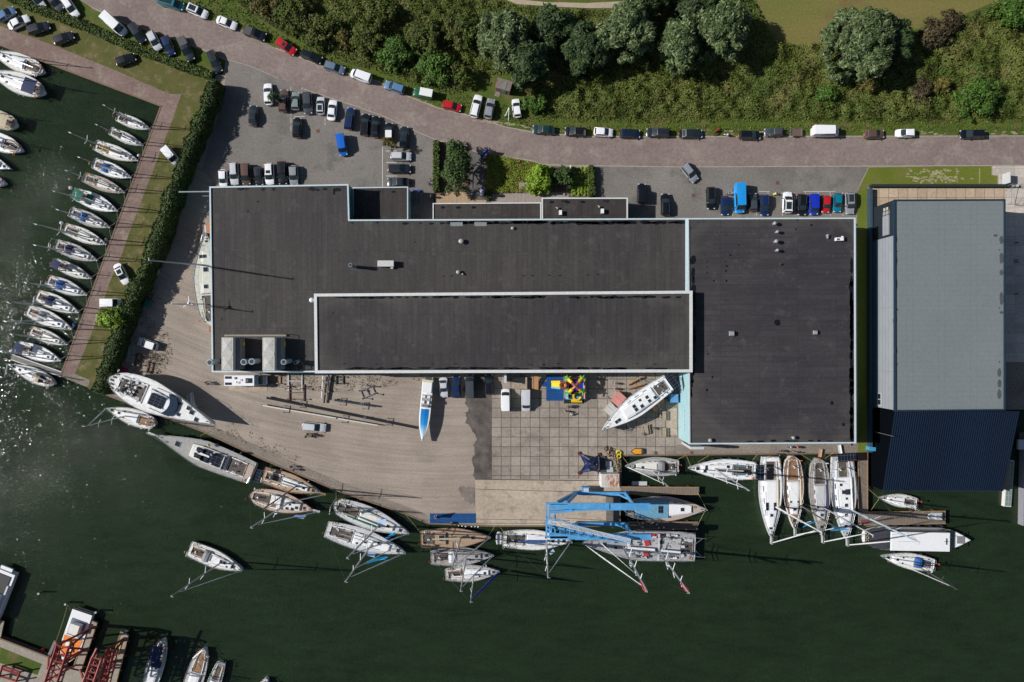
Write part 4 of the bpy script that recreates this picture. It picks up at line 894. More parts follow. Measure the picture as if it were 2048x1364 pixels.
me.polygons.add(nW); me.polygons.foreach_set('loop_start', np.arange(0, 4 * nW, 4, dtype=np.int32)); me.polygons.foreach_set('loop_total', np.full(nW, 4, dtype=np.int32))
m, nt, b = newmat('glint_facet_water'); nt.links.new(mixc(nt, noise(nt, pos(nt), .3, 3), (.012, .024, .012), (.018, .032, .018)), b.inputs['Base Color']); b.inputs['Roughness'].default_value = .17; b.inputs['IOR'].default_value = 1.33
me.materials.append(m); me.update(calc_edges=True); me.flip_normals() if me.polygons[0].normal.z < 0 else None
setp(link('glint_facets', me), 'small tilted facets added to catch sun glints on the open water at the left', 'ripples', kind='stuff')
# ================================================================ vehicles
# kind: (roof height, belt z, base x0..x1, roof x2..x3, hood z, cabin taper)
CT = {'hatch': (1.46, .92, .03, .77, .13, .52, .80, .76), 'sedan': (1.42, .90, .12, .75, .27, .53, .78, .74), 'coupe': (1.32, .86, .10, .72, .30, .50, .76, .72),
      'estate': (1.50, .93, .015, .76, .07, .54, .82, .78), 'suv': (1.68, 1.02, .02, .78, .08, .56, .95, .80), 'van': (1.88, 1.10, .01, .86, .03, .70, 1.0, .86),
      'bigvan': (2.45, 1.30, .005, .90, .015, .76, 1.1, .88), 'pickup': (1.78, 1.05, .36, .76, .42, .57, 1.0, .80), 'jeep': (1.95, 1.12, .01, .70, .03, .64, 1.05, .90), 'mpv': (1.72, 1.0, .02, .84, .05, .60, .88, .80)}
MESH = {}
def car_meshes(kind, L, Wd):
    key = (kind, round(L, 1), round(Wd, 1))
    if key in MESH: return MESH[key]
    rh, bz, x0, x1, x2, x3, hz, tw = CT[kind]; hw = Wd / 2; X = lambda t: (t - .5) * L
    secs = []
    st = [0, .01, .035, .08, .16, .3, .6, .8, .88, .93, .965, .988, 1.0]; wf = [.56, .72, .85, .94, .985, 1.0, 1.0, .985, .955, .90, .81, .68, .48]
    for t, w in zip(st, wf):
        w *= hw
        if t < x0 + .01: zt = bz * (.93 if kind not in ('pickup',) else .9)
        elif t > x1: zt = hz + (bz - hz) * max(0, 1 - (t - x1) / (1 - x1) * 2.2) - .22 * max(0, (t - .85) / .15) ** 2
        else: zt = bz
        zb = .22 if .05 < t < .95 else .32
        secs.append([(X(t), -w * .9, zb), (X(t), -w, .5), (X(t), -w * .99, zt - .16), (X(t), -w * .88, zt - .02), (X(t), -w * .5, zt + .025), (X(t), 0, zt + .04), (X(t), w * .5, zt + .025), (X(t), w * .88, zt - .02), (X(t), w * .99, zt - .16), (X(t), w, .5), (X(t), w * .9, zb)])
    body = MB().loft(secs)
    b0, b1, r0, r1 = X(x0), X(x1), X(x2), X(x3); wb = hw * .90; wr = hw * tw
    zb = bz - .05
    base = [(b0, -wb), (b1, -wb * .93), (b1 + .10, 0), (b1, wb * .93), (b0, wb), (b0 - .03, 0)]
    def ringz(f, z, dz=0):
        out = []
        for (x, y) in base:
            side = x > (b0 + b1) / 2; xr = (r1 if side else r0) + (.05 if (y == 0 and side) else 0)
            out.append((x + (xr - x) * f, y * (1 - f * (1 - wr / wb)), z + (dz if y == 0 else 0)))
        return out
    zt = rh
    rings = [ringz(0, zb), ringz(.5, zb + (zt - zb) * .52), ringz(.93, zt - .05), ringz(1.03, zt, .02)]
    cabin = MB().loft(rings); cabin.v = list(cabin.v)
    inn = [(x * .5 + (r0 + r1) / 2 * .5, y * .5, zt + .035) for (x, y, _) in ringz(1.03, zt)]
    body.loft(rings, cap=False); body.loft([ringz(1.03, zt, .02), inn], cap=True)
    def pane(p0, p1, p2, p3, off=.018):   # quad slightly proud of the cabin
        a, b_, c, d_ = map(Vector, (p0, p1, p2, p3)); n = (b_ - a).cross(d_ - a).normalized(); cen = (a + b_ + c + d_) / 4
        if n.dot(cen - Vector((0, 0, bz))) < 0: n = -n
        q = [v + n * off for v in (a, b_, c, d_)]; return MB().add(q + [v - n * .03 for v in q], [(0, 1, 2, 3), (7, 6, 5, 4), (0, 4, 5, 1), (1, 5, 6, 2), (2, 6, 7, 3), (3, 7, 4, 0)])
    lo, hi = ringz(.10, zb + (zt - zb) * .10), ringz(.90, zt - .06)
    def ins(p, k): return (p[0], p[1] * k, p[2])
    M = {}
    ws = MB()
    for i, j in ((1, 2), (2, 3)):
        q = pane(ins(lo[i], .95), ins(lo[j], .95), ins(hi[j], .95), ins(hi[i], .95)); ws.add(q.v, q.f)
    M['windshield'] = ws
    if kind not in ('bigvan', 'van') or kind == 'van':
        rw = MB()
        l2, h2 = ringz(.22, zb + (zt - zb) * .25), ringz(.85, zt - .1)
        for i, j in ((4, 5), (5, 0)):
            q = pane(ins(l2[i], .85), ins(l2[j], .85), ins(h2[j], .85), ins(h2[i], .85)); rw.add(q.v, q.f)
        if kind != 'bigvan': M['rear_window'] = rw
    sx = .10 if kind not in ('van', 'bigvan') else .55
    for nm, (i, j) in (('side_window', (0, 1)), ('side_window', (4, 3))):
        a, b_, c, d_ = Vector(lo[i]), Vector(lo[j]), Vector(hi[j]), Vector(hi[i])
        q = pane(a.lerp(b_, sx * .6), a.lerp(b_, .93), d_.lerp(c, .95), d_.lerp(c, sx))
        M.setdefault(nm, []).append(q)
    for sy in (-1, 1):
        for xw in (X(.17), X(.81)):
            w = MB(); yy = sy * (hw - .11); w.tube((xw, yy - .1, .33), (xw, yy + .1, .33), .33, n=14, mi=0); w.tube((xw, yy + sy * .102, .33), (xw, yy + sy * .12, .33), .21, n=10, mi=1)
            M.setdefault('wheel', []).append(w)
        M.setdefault('headlight', []).append(MB().box((X(.955), sy * hw * .68, hz - .18), (.28, .34, .14), -sy * .35, top=.8))
        M.setdefault('taillight', []).append(MB().box((X(.012), sy * hw * .74, bz - .14), (.12, .26, .2), sy * .2))
        M.setdefault('mirror', []).append(MB().box((X(x1) - .45, sy * (hw + .07), bz + .05), (.18, .2, .14), top=.8))
    M['number_plate'] = MB().box((X(0) - .005, 0, .62), (.03, .5, .11))
    if kind in ('estate', 'suv'):
        for sy in (-1, 1): M.setdefault('roof_rail', []).append(MB().box(((r0 + r1) / 2, sy * wr * .9, zt + .03), ((r1 - r0) * .85, .05, .05)))
    if kind == 'pickup': M['tonneau_cover'] = MB().box(((X(.02) + X(x0)) / 2, 0, bz + .03), (X(x0) - X(.02) - .1, Wd * .86, .07))
    M['sunroof'] = MB().box((r1 - .5, 0, zt + .035), (.62, wr * 1.15, .03)); M['sunroof_big'] = MB().box(((r0 + r1) / 2, 0, zt + .038), ((r1 - r0) * .72, wr * 1.35, .03))
    M['body'] = body
    out = {}
    for k, q in M.items():
        nm = 'sunroof' if k == 'sunroof_big' else k
        out[k] = [x.mesh(nm, smooth='auto' if k == 'body' else False, fix=True) for x in (q if isinstance(q, list) else [q])]
    MESH[key] = out; return out
PARTM = {'windshield': GLASS, 'rear_window': GLASS, 'side_window': GLASS, 'headlight': HEADL, 'taillight': TAILL, 'mirror': DGREY, 'roof_rail': DGREY, 'tonneau_cover': DGREY, 'sunroof': GLASS, 'sunroof_big': GLASS, 'number_plate': YELLOW}
PC = dict(white=(.84, .85, .87), silver=(.54, .56, .59), lgrey=(.26, .275, .30), grey=(.055, .06, .07), dgrey=(.016, .020, .027), black=(.005, .006, .009), navy=(.006, .013, .038), dblue=(.007, .02, .085),
          blue=(.01, .12, .52), royal=(.01, .03, .42), sky=(.015, .28, .70), red=(.50, .01, .015), brown=(.11, .062, .048), bronze=(.15, .10, .08), gsilver=(.20, .25, .23), bgrey=(.13, .18, .25), sblue=(.10, .20, .36), teal=(.01, .16, .19), dgreen=(.008, .035, .035), green=(.01, .11, .045), petrol=(.0, .17, .26))
def car(u, v, ang, L, kind, col, label, group=None, Wd=None, skip=(), extra=(), name='parked_car', cat='car', roofcol=None, z=0):
    Wd = Wd or {'bigvan': 2.05, 'van': 1.85, 'suv': 1.88, 'pickup': 1.88, 'mpv': 1.82}.get(kind, 1.0) if False else (Wd or {'bigvan': 2.1, 'van': 1.88, 'suv': 1.94, 'pickup': 1.95, 'mpv': 1.9, 'jeep': 1.75}.get(kind, 1.86 if L > 3.95 else 1.74))
    x, y = P(u, v, .8 if kind != 'bigvan' else 1.3)
    e = empty(name, (x, y, z), math.radians(ang), label, cat, group)
    for part, ms in car_meshes(kind, L, Wd).items():
        if part in skip or (part in ('sunroof', 'sunroof_big') and part not in extra): continue
        for me in ms:
            nm = me.name.split('.')[0]
            if part == 'body': link('body', me, e, paint(PC[col]))
            elif part == 'wheel': link('wheel', me, e, [TYRE, RIM])
            else: link(nm, me, e, PARTM[part])
    if roofcol:
        rh, bz, x0, x1, x2, x3, hz, tw = CT[kind]
        MB().box((((x2 + x3) / 2 - .5) * L, 0, rh + .03), ((x3 - x2) * L + .1, Wd * tw * 1.02, .08), top=.95).build('hardtop', paint(roofcol), e)
    return e
G1, G2, G3, G4, G5, G6, G7 = ('cars parked beside the clipped hedge', 'cars parked on the quay grass', 'cars parked along the road', 'cars in the rows of the west car park', 'cars nose in to the north wall of the hall', 'cars in the east car park', 'cars parked at the south side of the hall')
CARS = [
 (12, 28, 32, 4.1, 'hatch', 'sblue', 'mid-blue hatchback on the quay grass, cut off by the left edge', G2), (37, 44, 27, 4.6, 'sedan', 'white', 'white saloon on the quay grass next to the blue hatchback', G2),
 (77, 56, 18, 4.7, 'estate', 'dgrey', 'dark grey estate on the quay grass beside the white saloon', G2), (127, 76, 22, 4.3, 'hatch', 'dgrey', 'charcoal hatchback alone on the grass between the grey estate and the black one', G2),
 (251, 119, 20, 4.2, 'hatch', 'black', 'black hatchback standing alone on the widest part of the quay grass', G2),
 (108, 3, -50, 4.5, 'estate', 'grey', 'dark grey car at the top edge beside the white estate by the hedge', G1), (74, -2, -55, 4.3, 'hatch', 'silver', 'silver car cut off by the top edge above the low hedge', G1),
 (140, 14, -55, 4.7, 'estate', 'white', 'white estate touching the top edge next to the low hedge', G1), (228, 48, -42, 5.3, 'bigvan', 'white', 'white panel van beside the low clipped hedge', G1),
 (275, 67, -57, 4.3, 'mpv', 'dgrey', 'dark grey people carrier between the white panel van and a silver car', G1), (308, 81, -62, 4.2, 'hatch', 'silver', 'silver hatchback between the grey people carrier and the blue car', G1),
 (336, 91, -68, 4.2, 'hatch', 'dblue', 'blue hatchback between the silver hatchback and the grey pickup', G1), (372, 98, -64, 5.4, 'pickup', 'dgrey', 'dark grey pickup with a covered bed at the end of the hedge', G1),
 (429, 123, -66, 4.8, 'estate', 'dgrey', 'charcoal estate at the corner where the two hedges meet', G1),
 (343, 7, -16, 5.2, 'van', 'teal', 'teal van with a dark roof at the top edge of the road', G3), (395, 22, -24, 4.3, 'suv', 'white', 'white car with a large dark glass roof behind the teal van', G3),
 (453, 45, -22, 4.3, 'sedan', 'white', 'plain white saloon on the road before the black pickup', G3), (510, 67, -20, 4.8, 'pickup', 'black', 'black pickup parked along the road', G3),
 (572, 93, -33, 4.5, 'estate', 'red', 'bright red estate with a dark sunroof along the road', G3), (623, 113, -22, 4.5, 'estate', 'black', 'black estate with roof rails right of the red estate', G3),
 (669, 135, -18, 4.3, 'estate', 'bgrey', 'blue-grey estate between the black estate and the white small van', G3), (722, 152, 160, 4.4, 'van', 'white', 'small white van facing left along the road', G3),
 (789, 174, 161, 4.3, 'estate', 'sblue', 'steel-blue car between the small white van and the green off-roader', G3), (847, 187, 169, 4.2, 'jeep', 'green', 'green off-roader with a white roof on the verge', G3),
 (904, 212, -13, 3.9, 'hatch', 'red', 'small red hatchback along the road near the white estate on the grass', G3), (952, 212, 76, 4.8, 'estate', 'white', 'white estate parked nose-up on the grass by the hut path', G3),
 (979, 217, 79, 4.2, 'hatch', 'lgrey', 'grey hatchback beside the white estate on the grass', G3), (1033, 216, 97, 3.9, 'hatch', 'white', 'white hatchback alone on the lawn beside the white post sign', G3),
 (1087, 259, 176, 4.6, 'sedan', 'dgreen', 'dark green saloon first in the straight part of the road', G3), (1151, 263, 177, 4.5, 'hatch', 'black', 'black hatchback between the dark green saloon and a white car', G3),
 (1207, 264, -4, 4.0, 'hatch', 'white', 'white hatchback between two black cars along the road', G3), (1260, 267, -1, 4.3, 'hatch', 'navy', 'navy hatchback right of the white one along the road', G3),
 (1316, 265, 178, 4.8, 'estate', 'dgrey', 'long dark grey estate right of the navy hatchback', G3), (1382, 267, 0, 4.9, 'sedan', 'dgrey', 'dark saloon left of the two motorcycles', G3),
 (1500, 270, 0, 4.5, 'estate', 'black', 'black estate with rails right of the two motorcycles', G3), (1548, 264, 180, 3.9, 'hatch', 'grey', 'grey hatchback coupled in front of the small flat trailer', G3),
 (1652, 262, 0, 5.6, 'bigvan', 'white', 'large white delivery van on the verge right of the trailer', G3), (1749, 268, 2, 4.1, 'hatch', 'brown', 'dark maroon hatchback right of the large white van', G3),
 (1811, 266, 180, 3.9, 'hatch', 'white', 'white car facing left beyond the maroon hatchback', G3), (1944, 268, 180, 4.9, 'estate', 'black', 'black estate last on the right along the road', G3),
 (536, 188, 93, 4.5, 'hatch', 'white', 'white car half under the sapling at the left end of its row', G4), (567, 201, 87, 4.7, 'estate', 'brown', 'brown estate between the white car under the sapling and a grey-green one', G4),
 (591, 202, 90, 3.7, 'hatch', 'gsilver', 'small grey-green car in the upper row of the car park', G4), (615, 206, -86, 4.5, 'suv', 'grey', 'dark grey off-roader with roof bars in the upper row', G4),
 (641, 211, 90, 3.7, 'hatch', 'silver', 'small silver car with a dark roof panel in the upper row', G4), (664, 220, 84, 4.3, 'sedan', 'white', 'white saloon at the right end of the upper row', G4),
 (506, 231, 88, 4.3, 'sedan', 'dgrey', 'dark saloon on its own below the upper row near the hedge shade', G4), (594, 255, 88, 4.2, 'hatch', 'black', 'black hatchback with red tail lights alone in the middle of the car park', G4),
 (699, 237, 82, 4.6, 'estate', 'dblue', 'navy blue car left of the two black cars in the slanting row', G4), (730, 249, 86, 4.6, 'estate', 'black', 'left one of two black cars side by side in the slanting row', G4),
 (750, 253, 85, 4.5, 'sedan', 'black', 'right one of two black cars side by side in the slanting row', G4), (684, 290, -80, 4.4, 'van', 'blue', 'bright blue small van alone in the middle of the car park', G4),
 (778, 263, 90, 3.7, 'hatch', 'black', 'small black car with a white roof behind the yellowing sapling', G4), (808, 274, 88, 4.5, 'sedan', 'dgrey', 'dark saloon at the right end of the slanting row', G4),
 (802, 312, -2, 4.3, 'estate', 'silver', 'silver car top of the three parked sideways by the annex', G4), (799, 337, 0, 4.7, 'estate', 'dgrey', 'dark estate middle of the three parked sideways by the annex', G4),
 (796, 364, 180, 4.6, 'sedan', 'dgrey', 'dark saloon lowest of the three parked sideways by the annex', G4),
 (446, 357, -88, 3.7, 'hatch', 'white', 'small white car at the left end against the hall wall', G5), (468, 347, -87, 4.6, 'estate', 'silver', 'pale silver estate second from the left against the hall wall', G5),
 (492, 348, -88, 4.3, 'mpv', 'brown', 'brown people carrier against the hall wall', G5), (517, 352, -85, 3.8, 'hatch', 'dgrey', 'small charcoal car between the brown carrier and a white car', G5),
 (539, 348, -87, 4.4, 'suv', 'white', 'white car with a dark sunroof against the hall wall', G5), (565, 346, -88, 4.8, 'suv', 'black', 'large black car against the hall wall', G5),
 (587, 350, -87, 4.0, 'hatch', 'lgrey', 'grey-brown car at the right end against the hall wall', G5),
 (342, 311, -50, 3.9, 'van', 'white', 'small white van on the quay grass halfway along the tall hedge', G2), (243, 548, -63, 4.6, 'sedan', 'white', 'white saloon with a dark roof between the quay paving and the tall hedge', G2),
 (223, 606, 0, 3.9, 'van', 'white', 'white van parked across the quay above the yellow-green tree', G2),
 (628, 854, -5, 4.9, 'estate', 'silver', 'silver estate driving through the sandy yard beside three people', None),
 (887, 775, -88, 4.1, 'coupe', 'silver', 'silver coupe nearest the blue and white speedboat', G7), (912, 774, 90, 4.5, 'sedan', 'dblue', 'dark blue saloon between the silver coupe and the grey van', G7),
 (940, 772, 90, 4.9, 'van', 'grey', 'dark grey van with a ribbed roof by the hall door', G7), (978, 769, 90, 4.2, 'estate', 'black', 'black car in the hall shade right of the grey van', G7),
 (1011, 800, 90, 4.6, 'van', 'white', 'white van standing on the edge of the concrete slabs', G7), (1052, 800, -90, 4.6, 'van', 'silver', 'silver van on the concrete slabs near the blue play mats', G7),
 (1379, 345, -52, 4.4, 'estate', 'lgrey', 'grey car driving in from the road beside the east car park', G6), (1283, 387, 88, 4.1, 'jeep', 'black', 'black off-roader nearest the office annex', G6),
 (1331, 409, 90, 4.6, 'estate', 'black', 'black car right of the off-roader by the office annex', G6), (1422, 396, -88, 4.6, 'estate', 'black', 'black estate with a white sticker at the left end of the east row', G6),
 (1450, 411, -88, 3.9, 'hatch', 'dblue', 'dark blue hatchback left of the big sky-blue van', G6), (1480, 396, -88, 6.0, 'bigvan', 'sky', 'tall sky-blue delivery van in the east row', G6),
 (1506, 404, 90, 3.8, 'hatch', 'grey', 'small grey car right of the big sky-blue van', G6), (1529, 410, -88, 4.3, 'estate', 'dblue', 'dark blue estate left of the empty bay in the east row', G6),
 (1575, 405, 88, 4.4, 'suv', 'white', 'white car with a black glass roof right of the empty bay', G6), (1604, 409, -90, 4.4, 'estate', 'black', 'black estate between the white car and the royal blue van', G6),
 (1627, 409, -88, 4.2, 'van', 'royal', 'royal blue small van in the east row', G6), (1652, 408, -92, 3.5, 'hatch', 'red', 'small red car in the east row', G6),
 (1675, 405, -90, 3.9, 'hatch', 'petrol', 'turquoise blue car between the red one and the grey one', G6), (1700, 406, -88, 4.5, 'estate', 'lgrey', 'grey estate with a glass roof at the right end of the east row', G6),
]
for (u, v, a, L, k, c, lb, g) in CARS:
    ex = ()
    if 'sunroof' in lb: ex = ('sunroof',)
    if 'glass roof' in lb or 'dark roof' in lb: ex = ('sunroof_big',)
    rc = (.8, .8, .8) if 'white roof' in lb else None
    car(u, v, a, L, k, c, lb, g, extra=ex, roofcol=rc, cat='van' if 'van' in lb.split(' ')[:4] or k in ('van', 'bigvan') else ('pickup' if k == 'pickup' else 'car'), name='parked_van' if k in ('van', 'bigvan') else 'parked_car')
car(295, 688, 162, 4.3, 'hatch', 'silver', 'silver car with a white roof in the weedy corner under the tall hedge', None, roofcol=(.8, .8, .8))
# motorhome
def motorhome(u, v, ang):
    x, y = P(u, v, 2.5); e = empty('motorhome', (x, y, 0), math.radians(ang), 'white motorhome with black roof panels parked under the south wall of the hall', 'motorhome')
    r = lambda xa, xb, w, z0, z1, f=.95: [[(xa, -w * f, z0), (xa, w * f, z0), (xa, w, z0 + .4), (xa, w, z1 - .15), (xa, w * .92, z1), (xa, -w * .92, z1), (xa, -w, z1 - .15), (xa, -w, z0 + .4)], [(xb, -w * f, z0), (xb, w * f, z0), (xb, w, z0 + .4), (xb, w, z1 - .15), (xb, w * .92, z1), (xb, -w * .92, z1), (xb, -w, z1 - .15), (xb, -w, z0 + .4)]]
    MB().loft(r(-3.95, 2.1, 1.12, .4, 2.95)).build('living_box', paint(PC['white']), e)
    MB().loft([r(2.1, 2.1, 1.02, .35, 2.4)[0], r(2.7, 2.7, 1.0, .35, 2.2)[0], r(3.3, 3.3, .98, .35, 1.25)[0], r(3.85, 3.85, .9, .35, 1.05)[0], r(4.0, 4.0, .75, .4, .85)[0]]).build('cab', paint(PC['silver']), e)
    MB().add([(2.75, -.85, 2.2), (2.75, .85, 2.2), (3.28, .9, 1.32), (3.28, -.9, 1.32)], [(0, 3, 2, 1)]).build('windshield', GLASS, e)
    for sy in (-1, 1):
        MB().box((-3.1, sy * .62, 2.99), (1.3, .5, .05)).build('solar_panel', SOLAR, e)
        for xw in (-2.3, 2.9): MB().tube((xw, sy * .85 - .12, .36), (xw, sy * .85 + .12, .36), .36, n=14).build('wheel', TYRE, e)
        MB().box((2.9, sy * 1.2, 1.5), (.2, .3, .35)).build('mirror', DGREY, e)
    MB().box((1.05, 0, 3.0), (1.3, 1.0, .08)).box((.7, 0, 3.05), (.5, .5, .04), mi=1).build('roof_light', [GLASS, plain((.2, .12, .1), .4)], e)
    for x_, y_ in ((-1.6, .5), (-1.0, -.4), (-.5, .1)): MB().box((x_, y_, 3.01), (.42, .42, .1)).build('roof_vent', DGREY if y_ > .3 else LGREY, e)
    MB().dome((-1.5, -.3, 2.95), .2, .2, .2).build('antenna', WHITE, e)
motorhome(489, 761, 0)
# trailer
def trailer(u, v, ang, label, boat=False):
    x, y = P(u, v, .5); e = empty('flat_trailer', (x, y, 0), math.radians(ang), label, 'trailer')
    MB().box((0, 0, .62), (2.3, 1.5, .08)).build('load_bed', teak((.14, .09, .07)), e)
    mb = MB()
    for sy in (-1, 1): mb.box((0, sy * .74, .72), (2.3, .05, .22))
    for sx in (-1, 1): mb.box((sx * 1.13, 0, .72), (.05, 1.44, .22))
    mb.build('side_rail', STEEL, e)
    mb = MB().tube((1.1, .4, .5), (2.0, 0, .5), .04).tube((1.1, -.4, .5), (2.0, 0, .5), .04); mb.build('drawbar', STEEL, e)
    for sy in (-1, 1): MB().tube((-.1, sy * .88 - .08, .3), (-.1, sy * .88 + .08, .3), .3, n=12).build('wheel', TYRE, e)
trailer(1592, 265, 180, 'small flat trailer with a brown plank bed behind the grey hatchback')
def moto(u, v, ang, col, label):
    x, y = P(u, v, .6); e = empty('motorcycle', (x, y, 0), math.radians(ang), label, 'motorcycle', 'motorcycles on the verge')
    for xw in (-.7, .7): MB().ring((xw, 0, .31), .27, .06, 14, 'y').build('wheel', TYRE, e)
    MB().loft([[(t, -w, z0), (t, w, z0), (t, w * .8, z1), (t, -w * .8, z1)] for t, w, z0, z1 in ((-.1, .12, .6, .85), (.1, .19, .6, .98), (.4, .16, .62, .95), (.5, .08, .7, .85))]).build('fuel_tank', paint(PC[col]), e)
    MB().box((-.35, 0, .78), (.65, .26, .12), top=.85).build('seat', BLACK, e)
    MB().box((.05, 0, .42), (.5, .3, .34), top=.8).build('engine', STEEL, e)
    mb = MB(); mb.tube((.7, 0, .31), (.45, 0, 1.0), .05); mb.tube((.45, -.38, 1.02), (.45, .38, 1.02), .025); mb.build('handlebar', STEEL, e)
    MB().box((.72, 0, .66), (.3, .2, .12), top=.7).build('mudguard', paint(PC[col]), e)
    MB().box((-.75, 0, .68), (.25, .2, .14)).build('taillight', TAILL, e)
moto(1433, 262, 62, 'red', 'red motorcycle leaning on the verge left of the white one'); moto(1456, 270, 172, 'white', 'white motorcycle standing at the road edge beside the red one')
# ================================================================ boats
def hwf(s, B, tr=.72, tm=.58, pb=1.75, rnd=0):
    """half breadth at s (0 stern .. 1 bow)"""
    t = 1 - s
    if t < tm: k = 1 - (1 - t / tm) ** pb
    else: k = 1 - (1 - tr) * ((t - tm) / (1 - tm)) ** 2.0
    if rnd and s < rnd: k *= math.sqrt(max(.0, 1 - (1 - s / rnd) ** 2)) * .75 + .25
    return max(.02, B / 2 * k)
def outline(L, B, s0, s1, f=1.0, inset=0, n=10, **kw):
    up = []
    for i in range(n + 1):
        s = s0 + (s1 - s0) * i / n; up.append(((s - .5) * L, max(.02, hwf(s, B, **kw) * f - inset)))
    return [(x, y) for x, y in up] + [(x, -y) for x, y in reversed(up)]
DARKH = plain((.03, .035, .045), .25, 0, .1, .5); HULLM = {}
CORD = plain((.45, .36, .2), .9, name='mooring_rope')
def mast_dims(base, tip, zb, e_inv):
    bx, by = P(base[0], base[1], zb); q = Vector(((tip[0] - 1024) / S, -(tip[1] - 682) / S)); B_ = Vector((bx, by))
    k = q.dot(B_) / q.length_squared; h = H * (1 - k); h = max(zb + 4, h)
    T = q * (1 - h / H); dv = T - B_; lim = (h - zb) * .07
    if dv.length > lim: dv = dv.normalized() * lim
    return Vector((bx, by, zb)), Vector((bx + dv.x, by + dv.y, h))
def boat(label, stern, bow, beam, fb=1.15, hull=WHITE, deck=GREYD, roof=WHITE, cock=TEAK, name='sailing_yacht', cat='sailing boat', group=None, masts=(), cover=NAVY, boom=True,
         hood=None, genoa=WHITE, tr=.72, tm=.58, pb=1.75, rnd=0, cr=(.34, .80), cf=.58, ck=(.05, .33), hatches=((.88, 0, .5), (.72, 0, .45), (.62, .35, .3), (.62, -.35, .3)), solar=None, wheels=1, sprd=2,
         mast_mat=ALU, zbase=None, keel=False, fend=0, outb=False, flag=None, bimini=None, tender=False, stays=True, sidew=True, bowsprit=False, toe=None, seed=0, arch=False, furl=None, boomang=0, radar=False, backs=True, stand=None):
    WL0 = WL if zbase is None else zbase; zd = WL0 + fb
    sx, sy = P(*stern, zd); bx_, by_ = P(*bow, zd); L = math.hypot(bx_ - sx, by_ - sy); B = beam / S * (1 - zd / H); ang = math.atan2(by_ - sy, bx_ - sx)
    e = empty(name, ((sx + bx_) / 2, (sy + by_) / 2, WL0), ang, label, cat, group); kw = dict(tr=tr, tm=tm, pb=pb, rnd=rnd); r = random.Random(seed + int(stern[0]))
    X = lambda s: (s - .5) * L; n = 16
    inv = e.matrix_basis.inverted() if False else Matrix.Rotation(-ang, 4, 'Z') @ Matrix.Translation((-e.location.x, -e.location.y, -WL0))
    # hull
    secs = []
    for i in range(n + 1):
        s = i / n; w = hwf(s, B, **kw); sh = fb + .12 * L / 12 * (s ** 2); rk = -.06 * L * (1 - 0) * 0
        dx = -.035 * L * (s > .9) * (s - .9) / .1
        bot = -.35 if not keel else -.35
        secs.append([(X(s), -w, sh), (X(s) + dx * .3, -w * .93, fb * .45), (X(s) + dx, -w * .66, bot * .2), (X(s) + dx * 1.5, 0, bot if .03 < s < .95 else -.05), (X(s) + dx, w * .66, bot * .2), (X(s) + dx * .3, w * .93, fb * .45), (X(s), w, sh)])
    hb = MB().loft(secs, closed=False)
    for en, rev in ((secs[0], 1), (secs[-1], 0)): hb.add(en, [tuple(range(7))[::-1] if rev else tuple(range(7))])
    hb.build('hull', hull, e, smooth=False)
    # deck, cambered, in strips
    dk = MB(); sec2 = []
    for i in range(n + 1):
        s = i / n; w = max(.012, hwf(s, B, **kw) - .07); sh = fb + .12 * L / 12 * (s ** 2) - .03
        sec2.append([(X(s), -w, sh), (X(s), -w * .5, sh + .03), (X(s), 0, sh + .045), (X(s), w * .5, sh + .03), (X(s), w, sh)])
    dk.loft(sec2, closed=False); dk.build('deck', deck, e, fix=True)
    tl = MB()
    for sg in (-1, 1):
        tl.path([(X(i / n), sg * (hwf(i / n, B, **kw) - .03), fb + .12 * L / 12 * ((i / n) ** 2) + .03) for i in range(n + 1)], .045, 4)
    tl.tube((X(0), -hwf(0, B, **kw), fb + .03), (X(0), hwf(0, B, **kw), fb + .03), .05, n=4)
    tl.build('toe_rail', toe or (WOOD if deck in (TEAK, TEAKD) else LGREY), e)
    # coachroof
    zc = fb + .05
    if cr:
        o1 = outline(L, B, cr[0], cr[1], cf, 0, 8, **kw); nn_ = len(o1)
        o1 = [(x, max(-B * .36, min(B * .36, y))) for x, y in o1]
        hgt = .24 + L * .014
        def mv(o, f, dx): cx = sum(p[0] for p in o) / len(o); return [(cx + (x - cx) * dx, y * f) for x, y in o]
        o2, o3 = mv(o1, .9, .97), mv(o1, .55, .93)
        cb = MB().loft([[(x, y, zc - .05) for x, y in o1], [(x, y, zc + hgt * .8) for x, y in o2], [(x, y, zc + hgt) for x, y in o3]])
        cb.build('coachroof', roof, e)
        if sidew:
            for sg in (-1, 1):
                half = o1[:nn_ // 2 + 0]
                half = [(x, sg * abs(y)) for x, y in o1[:9]]; h2 = [(x, sg * abs(y)) for x, y in o2[:9]]
                for k in (1, 3, 5):
                    a, b_, c, d_ = Vector((*half[k], zc + .04)), Vector((*half[k + 1], zc + .04)), Vector((*h2[k + 1], zc + hgt * .72)), Vector((*h2[k], zc + hgt * .72))
                    for v_ in (a, b_, c, d_): v_.y += sg * .015
                    MB().add([a.lerp(d_, .2), b_.lerp(c, .2), b_.lerp(c, .9), a.lerp(d_, .9)], [(0, 1, 2, 3)]).build('side_window', GLASS, e)
        for sg in (-1, 1):
            MB().path([(x, sg * abs(y) * .78, zc + hgt + .06) for x, y in o1[2:7]], .025, 4).build('handrail', WOOD if seed % 2 else STEEL, e)
        zr = zc + hgt
    else: zr = zc
    def ztop(s): return (zr + .02) if (cr and cr[0] < s < cr[1] - .03) else fb + .12 * L / 12 * s * s + .04
    for (s, yy, w) in hatches:
        w = w * min(1.25, L / 11); mb = MB().box((X(s), yy * B / 2, ztop(s) + .03), (w * 1.12, w * 1.12, .07), mi=1); mb.box((X(s), yy * B / 2, ztop(s) + .06), (w, w, .05))
        mb.build('hatch', [GLASS, LGREY], e)
